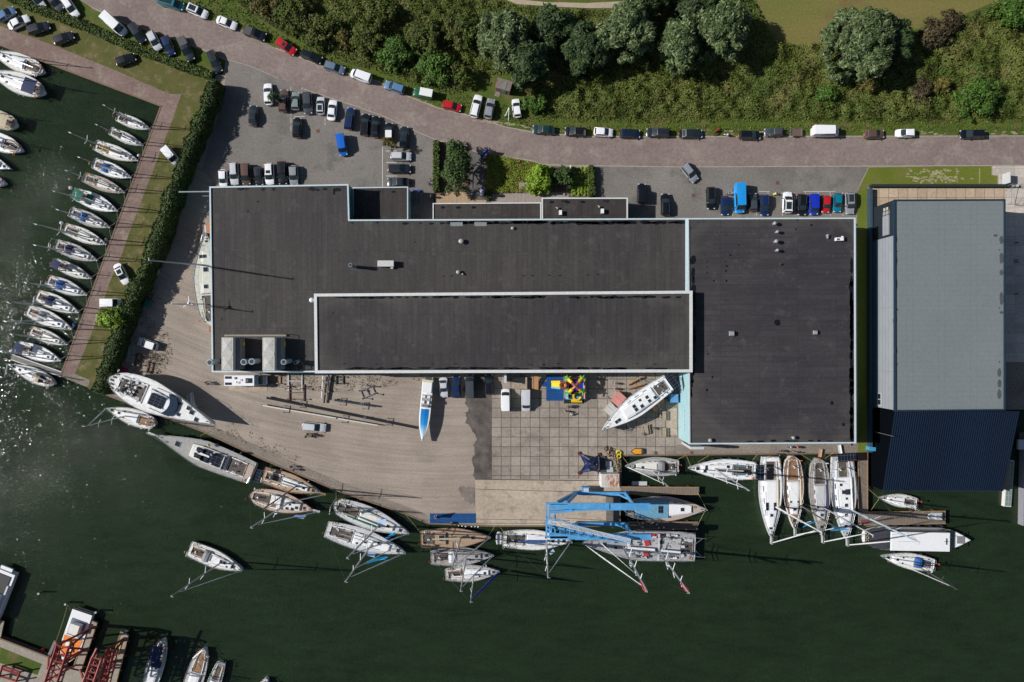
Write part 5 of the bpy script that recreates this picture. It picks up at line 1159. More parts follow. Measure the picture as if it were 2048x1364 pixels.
    # cockpit: coaming, sole, benches
    if ck:
        o = outline(L, B, ck[0], ck[1], .62, 0, 5, **kw); inn = [(x * .97 + X((ck[0] + ck[1]) / 2) * .03, y * .86) for x, y in o]; m_ = len(o); cb = MB()
        for i in range(m_):
            j = (i + 1) % m_
            cb.add([(*o[i], fb), (*o[j], fb), (*o[j], fb + .22), (*o[i], fb + .22), (*inn[i], fb), (*inn[j], fb), (*inn[j], fb + .22), (*inn[i], fb + .22)], [(0, 1, 2, 3), (5, 4, 7, 6), (3, 2, 6, 7)])
        cb.build('cockpit_coaming', roof, e)
        MB().sheet(inn, fb + .065).build('cockpit_sole', plain((.09, .075, .065), .8, 0, .3) if cock is not TEAKD else TEAKD, e)
        for sg in (-1, 1):
            MB().box(((X(ck[0]) + X(ck[1])) / 2 - .1, sg * B * .215 * (.62 / .62), fb + .11), ((ck[1] - ck[0]) * L * .82, B * .11, .1)).build('bench', cock, e)
        if outb is False:
            for k in range(wheels):
                yy = 0 if wheels == 1 else (k - .5) * B * .34
                mb = MB().ring((X(ck[0] + .07), yy, fb + .75), .16 * B * .55 + .18, .03, 16, 'x', 1); mb.tube((X(ck[0] + .08), yy, fb + .05), (X(ck[0] + .09), yy, fb + .85), .1, n=6, mi=0); mb.box((X(ck[0] + .1), yy, fb + .95), (.16, .3, .12), mi=0)
                mb.build('steering_wheel', [WHITE, STEEL], e)
        else:
            MB().box((X(ck[0] + .1), .08, fb + .35), (1.0, .06, .06), .15).build('tiller', WOOD, e)
        for sg in (-1, 1):
            for q in (.35, .85): MB().tube((X(ck[0] + (ck[1] - ck[0]) * q), sg * B * .29, fb + .2), (X(ck[0] + (ck[1] - ck[0]) * q), sg * B * .29, fb + .42), .1, .08, 8).build('winch', STEEL, e)
    # rails and stanchions
    Hs = .62
    for sg in (-1, 1):
        st = MB(); gl = st; pts = []
        for i in range(2, 11):
            s = i / 11.0; w = hwf(s, B, **kw) - .08; z = fb + .12 * L / 12 * s * s; pts.append((X(s), sg * w, z + Hs)); st.tube((X(s), sg * w, z), (X(s), sg * w, z + Hs), .022, n=4)
        gl.path(pts, .014, 4)
        st.build('guard_rail', STEEL, e)
    zb = fb + .12 * L / 12
    pu = MB(); w1 = hwf(.90, B, **kw) - .05
    pu.path([(X(.90), w1, zb + .6), (X(.965), w1 * .5, zb + .68), (X(1.0) + .05, 0, zb + .7), (X(.965), -w1 * .5, zb + .68), (X(.90), -w1, zb + .6)], .03, 5)
    for s, q in ((.90, 1), (.965, .5)):
        for sg in (-1, 1): pu.tube((X(s), sg * w1 * q, zb), (X(s), sg * w1 * q, zb + .6), .025, n=4)
    pu.build('pulpit', STEEL, e)
    w0 = hwf(.0, B, **kw) - .05; w2 = hwf(.14, B, **kw) - .06; pu = MB()
    for sg in (-1, 1):
        pu.path([(X(.14), sg * w2, fb + .62), (X(.01), sg * w0, fb + .62), (X(.0), sg * w0 * .35, fb + .62)], .03, 5); pu.tube((X(.0), sg * w0 * .35, fb + .06), (X(0), 0, fb + .06), .02, n=4)
        for a_, b_ in ((X(.14), w2), (X(.01), w0), (X(0), w0 * .35)): pu.tube((a_, sg * b_, fb), (a_, sg * b_, fb + .62), .025, n=4)
    pu.build('pushpit', STEEL, e)
    MB().box((X(.965), 0, zb + .06), (.5, .18, .12)).tube((X(.93), 0, zb + .02), (X(.93), 0, zb + .25), .12, n=8).build('anchor_windlass', STEEL, e)
    if bowsprit:
        mb = MB(); mb.box((X(1.0) + .5, 0, zb + .02), (1.6, .34, .1)); mb.path([(X(1), .2, zb + .6), (X(1) + 1.3, .15, zb + .6), (X(1) + 1.3, -.15, zb + .6), (X(1), -.2, zb + .6)], .03); mb.build('bowsprit', WOOD if deck is TEAK else LGREY, e)
    if hood:
        s_ = ck[1] if ck else .35; mb = MB(); cx = X(s_) + .15; secs = []
        for k, (dx, zz, wf_) in enumerate(((-.75, .72, .96), (-.2, .8, 1), (.35, .62, .96), (.8, .12, .82))):
            w = B * .33 * wf_; secs.append([(cx + dx, w * math.cos(a), zc + .12 + zz * max(0, math.sin(a)) ** .6) for a in [math.pi * i / 8 for i in range(9)]])
        mb.loft(secs, closed=False); mb.build('sprayhood', hood, e, smooth=False)
        MB().box((cx + .72, 0, zc + .55), (.25, B * .36, .02), 0).build('hood_window', plain((.25, .27, .28), .2), e)
    if bimini:
        cx = X((ck[0] * .65 + ck[1] * .35)); mb = MB(); w = B * .34; ln = L * .11; secs = [[(cx + dx, y, fb + 1.95 - .12 * (y / w) ** 2 - .05 * abs(dx) / ln) for y in (-w, -w * .5, 0, w * .5, w)] for dx in (-ln, -ln * .3, ln * .3, ln)]
        mb.loft(secs, closed=False)
        mb.build('bimini', bimini, e)
        mb = MB()
        for dx in (-ln, ln):
            for sg in (-1, 1): mb.tube((cx + dx * .8, sg * w * 1.05, fb), (cx + dx, sg * w, fb + 1.85), .025, n=4)
        mb.build('bimini_frame', STEEL, e)
    if solar == 'arch' or arch:
        mb = MB(); w = B * .36
        for sg in (-1, 1): mb.path([(X(.03), sg * w, fb), (X(.01), sg * w * .95, fb + 2.1), (X(-.01), 0, fb + 2.15)], .05, 5)
        mb.build('stern_arch', STEEL, e)
    if solar == 'arch':
        MB().box((X(-.02), 0, fb + 2.28), (L * .10, B * .74, .05)).build('solar_panel', SOLAR, e)
    elif solar:
        for (s, yy, a, w) in solar: MB().box((X(s), yy * B / 2, ztop(s) + .09), (a, w, .04)).build('solar_panel', SOLAR, e)
    if tender:
        mb = MB(); cx = X(0) - .75; mb.path([(cx - .35, -1.15, fb * .6 + .2), (cx - .5, -.6, fb * .6 + .25), (cx - .5, .9, fb * .6 + .2), (cx - .1, 1.35, fb * .6 + .3), (cx + .35, .9, fb * .6 + .2), (cx + .35, -1.15, fb * .6 + .2)], .22, 8); mb.box((cx - .05, -.1, fb * .6 + .05), (.7, 2.1, .08)); mb.build('tender', LGREY, e)
        mb = MB()
        for y in (-.8, .8): mb.path([(X(.02), y, fb), (X(.0), y, fb + .9), (cx, y, fb + .95), (cx, y, fb * .6 + .3)], .04)
        mb.build('davits', STEEL, e)
    if outb:
        MB().box((X(0) - .2, .3 * B / 2, fb - .05), (.35, .28, .5), top=.8).tube((X(0) - .2, .3 * B / 2, -.5), (X(0) - .2, .3 * B / 2, fb - .2), .06).build('outboard_motor', DGREY, e)
    MB().tube((X(.0) - .08, -.3 * B / 2, fb + .3), (X(.0) - .3, -.3 * B / 2, fb + 1.3), .02, n=4).box((X(.0) - .32, -.3 * B / 2 , fb + 1.05), (.05, .45, .32), .4, mi=1).build('ensign', [WOOD, flag or RED], e) if flag is not False else None
    MB().ring((X(.06), B * .36 * 1, fb + .55), .24, .07, 12, 'x').build('lifebuoy', ORANGE if r.random() < .5 else WHITE, e)
    if fend:
        for k in range(abs(fend)):
            s = .25 + .5 * k / max(1, abs(fend) - 1); sg = 1 if fend > 0 else -1; w = hwf(s, B, **kw) + .13
            MB().tube((X(s), sg * w, fb * .25), (X(s), sg * w, fb * .9), .14, n=8).build('fender', NAVY if seed % 3 == 0 else WHITE, e)
    rp = MB()
    for k in range(3): rp.ring((X(r.uniform(.1, .34)) if k else X(.86), r.uniform(-.2, .2) * B, ztop(.86 if k == 0 else .2) + .06 + .1 * (k > 0)), .2, .035, 9)
    rp.build('rope_coil', CORD if seed % 2 else NAVY, e)
    # masts
    mi = 0
    for md in masts:
        base, tip = md[0], md[1]; opt = md[2] if len(md) > 2 else {}
        zmb = WL0 + zr
        if tip is None:
            p0 = Vector((*P(*base, zmb), zmb)); p1 = p0 + Vector((0, 0, opt.get('h', L * 1.3)))
        else: p0, p1 = mast_dims(base, tip, zmb, inv)
        a, t = inv @ p0, inv @ p1; hm = (t - a).length; rad = max(.065, hm * .0072); mm = opt.get('mat', mast_mat)
        mo = MB().tube(a - Vector((0, 0, .1)), t, rad * 1.25, rad * .85, 8).tube(t, t + Vector((0, 0, .5)), .02).box(tuple(t + Vector((.15, 0, .12))), (.5, .1, .08)).build('mast', mm, e)
        ns = opt.get('sprd', sprd); tips = []
        for k in range(ns):
            f = (k + 1) / (ns + 1) * (.98 if ns > 1 else 1.05) + .02; c = a.lerp(t, f); w = min(B * .42, hm * .075) * (1 - .22 * k); mb = MB()
            for sg in (-1, 1): mb.tube(c, c + Vector((-w * .28, sg * w, .06)), rad * .55, rad * .4, 5)
            mb.build('spreader', mm if mm is not ALU else MASTW, mo); tips.append((c, w))
        if stays:
            wr = MB(); rr = .017
            for sg in (-1, 1):
                ch = Vector((a.x - .3, sg * (hwf(a.x / L + .5, B, **kw) - .12), fb + .05)); prev = ch
                for c, w in tips: q = c + Vector((-w * .28, sg * w, .06)); wr.tube(prev, q, rr, n=4, cap=False); wr.tube(q, t.lerp(a, .5 if False else max(0, 1 - (tips.index((c, w)) + 2) / (len(tips) + 1))) if False else c + (t - a).normalized() * hm / (ns + 1) * .96, rr * .8, n=4, cap=False); prev = q
                wr.tube(prev, t, rr, n=4, cap=False)
            if backs: wr.tube(t, (X(.0) + .05, 0, fb + .5), rr, n=4, cap=False)
            wr.tube(t, (X(.995), 0, zb + .1), rr, n=4, cap=False)
            wr.build('rigging', DGREY, e)
        if genoa and mi == 0:
            fs = opt.get('fs', .95); top = a.lerp(t, opt.get('ft', .93)); bt = Vector((X(.985) if not bowsprit else X(1) + 1.1, 0, zb + .35))
            p_, q_ = bt.lerp(top, .04), bt.lerp(top, fs); rg = opt.get('gr', .06 + L * .0045)
            MB().tube(p_, p_.lerp(q_, .4), rg * .8, rg, 7).tube(p_.lerp(q_, .4), q_, rg, rg * .45, 7).build('furled_sail', genoa, e)
            if opt.get('fs2'):
                bt = Vector((X(.82), 0, zb)); q_ = a.lerp(t, .72); MB().tube(bt, q_, rg * .7, rg * .4, 7).build('furled_sail', genoa, e)
        if boom:
            bl = opt.get('bl', min(L * .40, a.x - X(.06))); aa = math.radians(opt.get('ba', boomang)); s_ = a + Vector((-.15, 0, .95)); en = s_ + Vector((-bl * math.cos(aa), -bl * math.sin(aa), .1))
            bo = MB().tube(s_, en, .085, n=7).build('boom', mm, e)
            if cover:
                secs = []
                for k in range(7):
                    q = k / 6; c = s_.lerp(en, q * .96 + .01); hh = (.20 + L * .011) * (1 - .55 * q); ww = (.13 + L * .007) * (1 - .45 * q) * opt.get('cw', 1)
                    secs.append([(c.x, c.y - ww, c.z + .02), (c.x, c.y - ww * .9, c.z + hh * .5), (c.x, c.y, c.z + hh), (c.x, c.y + ww * .9, c.z + hh * .5), (c.x, c.y + ww, c.z + .02), (c.x, c.y, c.z - .08)])
                MB().loft(secs).build('sail_cover', opt.get('cover', cover), bo)
        if radar: MB().tube(a.lerp(t, .42) + Vector((.35, 0, 0)), a.lerp(t, .42) + Vector((.35, 0, .22)), .3, n=12).build('radar_dome', WHITE, mo)
        mi += 1
    if keel:
        MB().loft([[(X(.42), -.12, -.3), (X(.62), -.12, -.3), (X(.62), .12, -.3), (X(.42), .12, -.3)], [(X(.44), -.1, -WL0 + .05), (X(.58), -.1, -WL0 + .05), (X(.58), .1, -WL0 + .05), (X(.44), .1, -WL0 + .05)]]).build('keel', plain((.05, .09, .12), .6), e)
        MB().box((X(.06), 0, -WL0 * .35), (.5, .12, WL0 * .6)).build('rudder', plain((.05, .09, .12), .6), e)
    return e, L, B, X
GM = 'yachts moored stern out along the marina quay'
def mb_(lbl, st, bw, beam, tip, base=None, **k):
    k.setdefault('group', GM); k.setdefault('fb', .95)
    if base is None: base = (st[0] + (bw[0] - st[0]) * .55, st[1] + (bw[1] - st[1]) * .55)
    return boat(lbl, st, bw, beam, masts=[(base, tip, dict(sprd=1 + (k.get('seed', 0) % 2)))], wheels=1, **k)
mb_('small white yacht nearest the inner corner of the marina quay', (236, 234), (302, 259), 23, (207, 210), seed=1, outb=True, deck=CREAMD, cover=NAVY)
mb_('white yacht with a red ensign second from the inner quay corner', (223, 263), (288, 292), 21, (192, 249), seed=2, cover=GREYC, deck=CREAMD)
mb_('white yacht with a yellow sail cover', (192, 291), (278, 322), 28, (139, 265), seed=3, cover=YELLOW, deck=CREAMD, flag=YELLOW)
mb_('white yacht with a blue sprayhood below the one with the yellow cover', (189, 327), (264, 356), 28, (157, 314), seed=4, hood=BLUEC, cover=WHITE, flag=YELLOW, deck=WHITE)
mb_('pale pink decked yacht with open teak coamings', (170, 355), (251, 386), 26, (132, 341), seed=5, deck=TEAKP, cover=None, roof=CREAMD)
mb_('white yacht with a green cockpit tent', (153, 388), (237, 423), 32, (107, 382), seed=6, hood=GREENC, bimini=GREENC, cover=None, deck=WHITE)
mb_('white yacht with blue hood and grey deck beams below the green-tented one', (143, 424), (221, 456), 27, (114, 419), seed=7, hood=BLUEC, cover=BLUEC, outb=True)
mb_('cream yacht with grey deck and no covers beside the mooring buoy', (130, 456), (214, 490), 28, (70, 448), seed=8, cover=None, deck=CREAMD, roof=OFFW)
mb_('white yacht with navy sprayhood and red dinghy gear on its stern', (113, 489), (196, 522), 29, (69, 490), seed=9, hood=NAVY, cover=NAVY, arch=True, fend=3)
mb_('small cream sloop with a navy boom tent over the cockpit', (112, 526), (184, 558), 25, (89, 537), seed=10, hull=OFFW, bimini=NAVY, cover=NAVY, deck=CREAMD, mast_mat=MASTD, roof=OFFW, genoa=None)
mb_('grey-decked yacht with blue sail cover below the cream sloop', (97, 560), (175, 591), 29, (50, 565), seed=11, hood=BLUEC, cover=BLUEC, deck=LGREY)
mb_('cream yacht with navy canvas and orange lifebuoy', (75, 590), (159, 626), 31, (15, 604), seed=12, hood=NAVY, cover=NAVY, hull=OFFW, deck=CREAMD)
mb_('white yacht with a pale hood and two bright blue mast lines', (56, 620), (145, 659), 31, (9, 642), seed=13, hood=GREYC, cover=OFFW, deck=CREAMD)
mb_('small pale yacht with dark bench cushions fourth from the pontoon end', (62, 661), (136, 690), 25, (22, 658), seed=14, cover=None, deck=CREAMD, roof=OFFW, outb=True)
mb_('white yacht with a navy cockpit cover moored against the grey pontoon', (37, 693), (123, 722), 31, (2, 690), seed=15, bimini=NAVY, cover=None, deck=WHITE)
mb_('cream yacht with teak cockpit moored bow out on the far side of the pontoon', (108, 768), (17, 728), 30, (5, 760), (62, 745), seed=16, hood=BEIGEC, cover=GREYC, deck=CREAMD, tr=.5, rnd=.12, group=None)
# left edge group
G0 = 'boats at the left edge of the marina'
boat('white ketch highest at the left edge under the brick quay', (86, 143), (-18, 103), 38, .95, deck=CREAMD, cock=TEAK, masts=[((30, 122), (-60, 70))], cover=None, rnd=.18, tr=.55, group=G0, seed=20, stays=False)
boat('white yacht with solar panel and navy stern canvas below the top left ketch', (86, 184), (-22, 143), 42, 1.1, deck=CREAMD, masts=[((28, 160), (-60, 130))], cover=None, rnd=.15, tr=.6, group=G0, seed=21, bimini=NAVY, solar=((.2, 0, 1.4, 1.8),), stays=False)
boat('boat under a folded beige winter cover at the left edge', (30, 250), (-70, 215), 36, 1.1, deck=BEIGEC, roof=BEIGEC, cover=None, masts=[((-30, 230), (-90, 200))], rnd=.1, group=G0, seed=22, hood=BEIGEC, bimini=BEIGEC, stays=False)
boat('white yacht with a rounded teak stern at the left edge', (42, 300), (-60, 262), 36, 1.0, deck=WHITE, cock=TEAK, rnd=.25, tr=.5, masts=[((-20, 280), (-90, 260))], group=G0, seed=23, stays=False, cover=GREYC)
boat('white bow of a yacht poking in at the left edge', (-80, 300), (22, 338), 34, 1.0, deck=WHITE, masts=(), group=G0, seed=24)
boat('white sterned boat barely in view at the left edge', (8, 366), (-80, 350), 24, 1.0, deck=WHITE, rnd=.2, group=G0, seed=25)
# along the sandy quay
GY = 'yachts rafted along the sandy quay'
e, L, B, X = boat('very large white racing yacht hull chocked up ashore beside the tall hedge', (218, 757), (429, 849), 66, 1.9, zbase=2.0, hull=WHITE, deck=plain((.68, .68, .67), .6, 0, .2), roof=WHITE, cock=GREYD, name='racing_yacht', tr=.5, tm=.62, pb=1.28, rnd=.16, cr=(.38, .62), cf=.52, ck=(.10, .34), keel=True,
     hatches=((.78, .15, .7), (.74, .3, .6), (.66, .35, .5), (.68, -.3, .5), (.84, -.15, .6)), wheels=2, seed=40, flag=False)
MB().box((X(.47), -.1, 3.05 - .35), (L * .13, B * .36, .06)).build('solar_panel', SOLAR, e)
mb = MB(); sec = []
for q in range(7):
    a = -1 + 2 * q / 6; sec.append((X(.655) - .9 * a * a, a * B * .31))
mb.prism(sec + [(x - 1.7, y * 1.02) for x, y in reversed(sec)], 2.0, 2.52); mb.build('cabin_window', plain((.02, .035, .06), .15), e)
for sg in (-1, 1): MB().box((X(.5), sg * B * .33, 2.05), (L * .16, .12, .12)).build('deck_track', STEEL, e)
for k in range(5): MB().box((X(.03 + .012 * abs(k - 2)), (k - 2) * B * .11, 1.98), (.7, .35, .1), (k - 2) * .12).build('stern_vent', BLACK, e)
r = random.Random(3); mb = MB()
for k in range(46): mb.box((X(r.uniform(.1, .27)), r.uniform(-.24, .24) * B, 2.25 + r.random() * .25), (r.uniform(.1, .6), r.uniform(.1, .5), .2), r.random() * 3, mi=k % 3)
mb.build('deck_gear', [DGREY, LGREY, MGREY], e)
boat('small white yacht moored bow left under the racing yacht ashore', (311, 849), (213, 816), 34, 1.05, deck=CREAMD, cock=TEAKD, masts=[((250, 832), (169, 853))], cover=None, rnd=.1, tr=.6, group=GY, seed=41, boom=False, fend=3)
e, L, B, X = boat('large grey aluminium yacht covered with dark solar panels', (505, 946), (309, 869), 54, 1.7, hull=plain((.33, .33, .33), .4, .3), deck=plain((.32, .315, .30), .75, 0, .2), roof=OFFW, cock=plain((.10, .075, .07), .7), name='expedition_yacht', tr=.82, tm=.5, pb=1.25, cr=(.25, .62), cf=.62, ck=(.07, .24), wheels=2,
     hatches=((.76, 0, .8), (.60, .3, .45), (.60, -.3, .45), (.56, .15, .4), (.54, -.1, .4)), solar=((.52, .25, 2.0, .8), (.52, -.25, 2.0, .8), (.46, .28, 1.8, 1.1), (.46, -.28, 1.8, 1.1), (.405, .0, 1.0, 2.0), (.345, .25, 1.7, 1.3), (.345, -.25, 1.7, 1.3), (.275, 0, .6, 2.9)), seed=42, group=GY, bowsprit=True, fend=-4)
mb = MB().box((X(.04), 0, 1.76), (1.6, B * .55, .06)); mb.build('stern_deck', TEAKP, e)
boat('teak decked yacht with a stern rack of four solar panels', (527, 949), (640, 985), 37, 1.5, deck=TEAK, hull=WHITE, roof=WHITE, cock=plain((.4, .3, .22), .8), masts=[((592, 973), (527, 1018), dict(mat=MASTD))], cover=BEIGEC, solar='arch', bowsprit=True, tr=.85, group=GY, seed=43, fend=2, cf=.52)
e, L, B, X = boat('ketch with oxblood rail and white doghouse rafted outside the teak yacht', (500, 990), (628, 1020), 44, 1.6, deck=TEAKP, hull=DKRED, toe=DKRED, roof=CREAMD, cock=TEAK, masts=[((578, 1005), (502, 1055), dict(sprd=2))], cover=None, boom=False, rnd=.14, tr=.6, bowsprit=True, group=GY, seed=44, radar=True, cf=.66, hatches=((.85, 0, .4), (.68, .3, .4), (.63, .05, .3), (.68, -.3, .45), (.6, -.35, .4), (.74, -.1, .45)))
MB().box((X(.42), 0, 2.5), (L * .16, B * .6, .12), top=.94).box((X(.42), 0, 2.2), (L * .15, B * .56, .5), mi=1).build('doghouse', [WHITE, GLASS], e)
MB().box((X(.40), -B * .15, 2.6), (1.0, .8, .05)).build('doghouse_hatch', WOOD, e)
boat('long cream yacht with a dark green sail cover', (668, 1009), (819, 1067), 45, 1.5, deck=LGREY, hull=OFFW, roof=OFFW, cock=TEAKG, masts=[((757, 1052), (694, 1116), dict(sprd=3))], cover=GREENC, tr=.66, rnd=.08, group=GY, seed=45, fend=3, wheels=2, arch=True)
boat('long white yacht with cyan cloth in its rigging moored outside the green covered one', (653, 1058), (812, 1106), 45, 1.5, deck=LGREY, hull=WHITE, roof=WHITE, cock=TEAKG, masts=[((747, 1084), (691, 1163), dict(sprd=3, fs2=1))], cover=None, tr=.7, group=GY, seed=46, wheels=2, hatches=((.9, 0, .5), (.78, .1, .5), (.66, .2, .5), (.58, -.2, .4), (.5, 0, .5), (.46, .4, .3), (.4, -.35, .3)))
boat('teak decked yacht with glass cockpit screen at the blue quay mat', (842, 1078), (982, 1074), 41, 1.5, deck=TEAK, hull=plain((.10, .25, .42), .35), roof=TEAK, cock=plain((.06, .06, .07), .7), masts=[((922, 1074), (903, 1141), dict(sprd=2))], cover=BEIGEC, tr=.78, group=GY, seed=47, cr=(.2, .36), cf=.62, ck=(.03, .19), boomang=0, sidew=False, hatches=((.74, 0, .55), (.47, .05, .45), (.66, .2, .25), (.3, .1, .9)))
boat('grey aluminium yacht with white canvas over the companionway, middle of three rafted', (862, 1115), (988, 1110), 37, 1.3, deck=plain((.30, .29, .28), .7, 0, .2), hull=plain((.35, .36, .37), .4, .4), roof=plain((.33, .32, .31), .7, 0, .2), cock=TEAKG, masts=[((932, 1118), (921, 1182))], cover=None, hood=WHITE, boom=False, tr=.7, group=GY, seed=48)
e, L, B, X = boat('small white yacht with a royal blue furled sail, outermost of three rafted', (891, 1149), (1000, 1143), 34, 1.15, deck=GREYD, cock=TEAK, masts=[((948, 1148), (941, 1204), dict(sprd=2, gr=.26))], cover=WHITE, genoa=ROYAL, tr=.62, group=GY, seed=49, fend=2)
boat('white yacht with a long blue sail cover and a dinghy hung on its stern', (1006, 1078), (1144, 1082), 41, 1.4, deck=CREAMD, cock=GREYD, masts=[((1093, 1081), (1096, 1155), dict(sprd=2))], cover=BLUEC, tender=True, arch=True, tr=.72, group=GY, seed=50)
boat('white yacht motoring alone in the harbour', (379, 1097), (486, 1141), 36, 1.2, deck=CREAMD, cock=TEAK, masts=[((441, 1126), (343, 1192), dict(sprd=2))], cover=None, boom=False, tr=.86, hood=GREYC, seed=51, flag=YELLOW, hatches=((.82, 0, .6), (.66, .12, .5), (.6, .12, .5), (.72, -.2, .3), (.75, .3, .25)))
# around the slip
e, L, B, X = boat('grey schooner with white wheelhouse roof and blue covers lying in the lifting dock', (1247, 1017), (1413, 1018), 50, 1.5, deck=TEAKP, hull=plain((.3, .29, .28), .5), roof=WHITE, cock=TEAKP, name='classic_yacht', masts=(), tr=.55, tm=.5, pb=1.5, rnd=.1, cr=(.46, .82), cf=.62, ck=(.02, .14), seed=60, hatches=((.70, 0, .55),), bowsprit=False, flag=False)
MB().box((X(.34), 0, 1.85), (L * .40, B * .72, .6), top=.95).build('deck_cover', plain((.13, .30, .42), .7, 0, .25), e)
MB().box((X(.44), 0, 2.18), (.95, 1.5, .06)).build('solar_panel', SOLAR, e)
for sg in (-1, 1): MB().box((X(.3), sg * B * .36, 2.0), (3.8, .1, .5)).build('rail_cloth', LBLUE, e)
e, L, B, X = boat('large grey twin masted charter yacht with red deck cushions', (1390, 1094), (1163, 1086), 62, 1.8, deck=plain((.33, .33, .34), .7, 0, .3), hull=plain((.4, .41, .42), .4, .3), roof=plain((.42, .42, .43), .6, 0, .25), cock=LGREY, name='charter_yacht', tr=.9, tm=.5, pb=1.35, cr=(.12, .6), cf=.62, ck=(.02, .11), wheels=2, toe=LGREY,
     masts=[((1247, 1095), (1294, 1183), dict(sprd=3, fs2=1, bl=6.2, cover=WHITE, gr=.14, cw=1.9)), ((1317, 1101), (1378, 1186), dict(sprd=3, bl=4.2, cover=WHITE, cw=1.9))], cover=WHITE, seed=61, hatches=((.8, 0, .6), (.7, .2, .5), (.7, -.2, .5), (.5, .3, .6), (.5, -.3, .6), (.42, .3, .6), (.3, -.3, .6), (.25, .3, .6)), genoa=WHITE, radar=True, flag=False)
for k in range(4): MB().box((X(.30 + k * .035), -B * .36, 2.0), (.65, .5, .2)).build('cushion', plain((.30, .03, .05), .8), e)
for sg in (-1, 1):
    for k in range(4): MB().tube((X(.17 - k * .02 + .06), sg * B * .36, 1.85), (X(.17 - k * .02 + .06), sg * B * .36, 2.25), .22, n=10).build('liferaft_canister', WHITE, e)
    mb = MB(); mb.path([(X(0), sg * B * .3, 1.9), (X(-.05), sg * B * .3, 2.2), (X(-.09), sg * B * .3, 2.2)], .05); mb.tube((X(0), sg * B * .1, 2.0), (X(-.06), sg * B * .3, 2.2), .05); mb.build('davits', STEEL, e)
MB().box((X(.33), 0, 2.9), (.35, B * .85, .12)).box((X(.33), B * .4, 2.3), (.2, .1, 1.1)).box((X(.33), -B * .4, 2.3), (.2, .1, 1.1)).build('deck_arch', LGREY, e)
mb = MB(); r = random.Random(5)
for k in range(90): mb.box((X(r.uniform(.10, .58)), r.uniform(-.38, .38) * B, 2.05 + .45 * r.random()), (r.uniform(.15, 1.0), r.uniform(.1, .6), .2), r.choice((0, 0, .4)), mi=k % 4)
mb.build('deck_gear', [DGREY, LGREY, MGREY, plain((.25, .3, .36), .5)], e)
for (s_, y_) in ((.44, .2), (.43, -.12)): MB().box((X(s_), y_ * B, 2.62), (1.0, 1.3, .08), .3).build('red_cover', plain((.40, .03, .03), .7), e)
boat('grey yacht with a light blue mast collar against the concrete quay', (1357, 934), (1250, 932), 38, 1.25, deck=plain((.35, .34, .32), .7, 0, .2), hull=plain((.4, .4, .4), .4, .3), roof=CREAMD, cock=TEAKG, masts=[((1306, 943), (1335, 972), dict(sprd=2, h=9))], cover=GREYC, tr=.72, seed=62, hatches=((.80, 0, .7), (.68, .05, .45)), hood=MGREY)
boat('long white yacht moored bow left with a grey sail on the boom', (1511, 941), (1376, 936), 42, 1.4, deck=WHITE, cock=plain((.10, .17, .19), .5), masts=[((1429, 938), (1498, 981), dict(sprd=2))], cover=LGREY, tr=.8, seed=63, wheels=2, fend=-5, solar='arch', flag=RED, hatches=((.86, 0, .5), (.76, .2, .45), (.74, -.02, .4), (.74, -.25, .35), (.5, .1, .3), (.42, -.3, .45)))
G4Y = 'four large yachts moored stern to below the east hall'
boat('white yacht with two dark roof panels, leftmost of the four moored stern to', (1541, 914), (1541, 1074), 46, 1.6, deck=WHITE, cock=TEAKG, masts=[((1552, 1014), (1642, 1064), dict(sprd=2, mat=MASTW))], cover=BEIGEC, tr=.74, group=G4Y, seed=64, wheels=2, solar=((.61, .3, 1.6, .55), (.61, -.38, 1.6, .55)), bowsprit=True, cr=(.28, .88), cf=.66, flag=ORANGE)
boat('teak decked yacht with white coachroof and beige boom cover', (1585, 912), (1588, 1058), 41, 1.5, deck=TEAKD, hull=OFFW, roof=WHITE, cock=TEAKD, masts=[((1598, 1009), (1680, 1060), dict(sprd=2, mat=MASTD))], cover=BEIGEC, tr=.62, rnd=.1, group=G4Y, seed=65, bowsprit=True, cf=.62, toe=WHITE)
boat('weathered grey yacht with a navy boom cover and wooden gangplank', (1637, 917), (1643, 1072), 42, 1.5, deck=TEAKG, hull=plain((.35, .36, .38), .4), roof=LGREY, cock=plain((.16, .14, .13), .8), masts=[((1652, 1018), (1745, 1070), dict(sprd=2, mat=LGREY))], cover=NAVY, tr=.62, rnd=.1, group=G4Y, seed=66, bowsprit=True)
boat('broad white yacht with stern solar panels, rightmost of the four moored stern to', (1684, 914), (1692, 1078), 50, 1.7, deck=plain((.5, .52, .56), .6, 0, .12), cock=GREYD, masts=[((1700, 1019), (1838, 1084), dict(sprd=2, mat=plain((.45, .52, .62), .35)))], cover=CREAMD, tr=.78, group=G4Y, seed=67, bowsprit=True, solar='arch', cr=(.24, .8), cf=.74, wheels=2, hatches=((.84, 0, .45), (.7, 0, .45), (.58, .05, .5), (.5, .1, .35), (.42, -.1, .6), (.42, .25, .9), (.33, -.3, .4)))
boat('small white cruiser at the inner side of the wooden jetty', (1833, 1005), (1759, 996), 27, 1.0, deck=CREAMD, cock=GREYD, masts=[((1811, 1008), (1846, 1024), dict(sprd=1))], cover=BLUEC, tr=.66, seed=68, outb=True, flag=RED, boom=False)
boat('white yacht with blue spreader covers moored below the white tour boat', (1868, 1130), (1763, 1113), 33, 1.15, deck=CREAMD, cock=BLUEC, masts=[((1828, 1128), (1913, 1178), dict(sprd=2, mat=MASTD))], cover=BLUEC, boom=False, hood=BLUEC, tr=.7, seed=69, outb=True, fend=-3)
GB = 'yachts at the bottom edge of the harbour'
boat('white yacht with a navy cockpit tent at the bottom edge', (326, 1279), (286, 1420), 34, 1.1, deck=CREAMD, masts=[((300, 1340), (240, 1420), dict(mat=MASTD))], cover=GREYC, rnd=.16, tr=.5, bimini=NAVY, hood=NAVY, group=GB, seed=70)
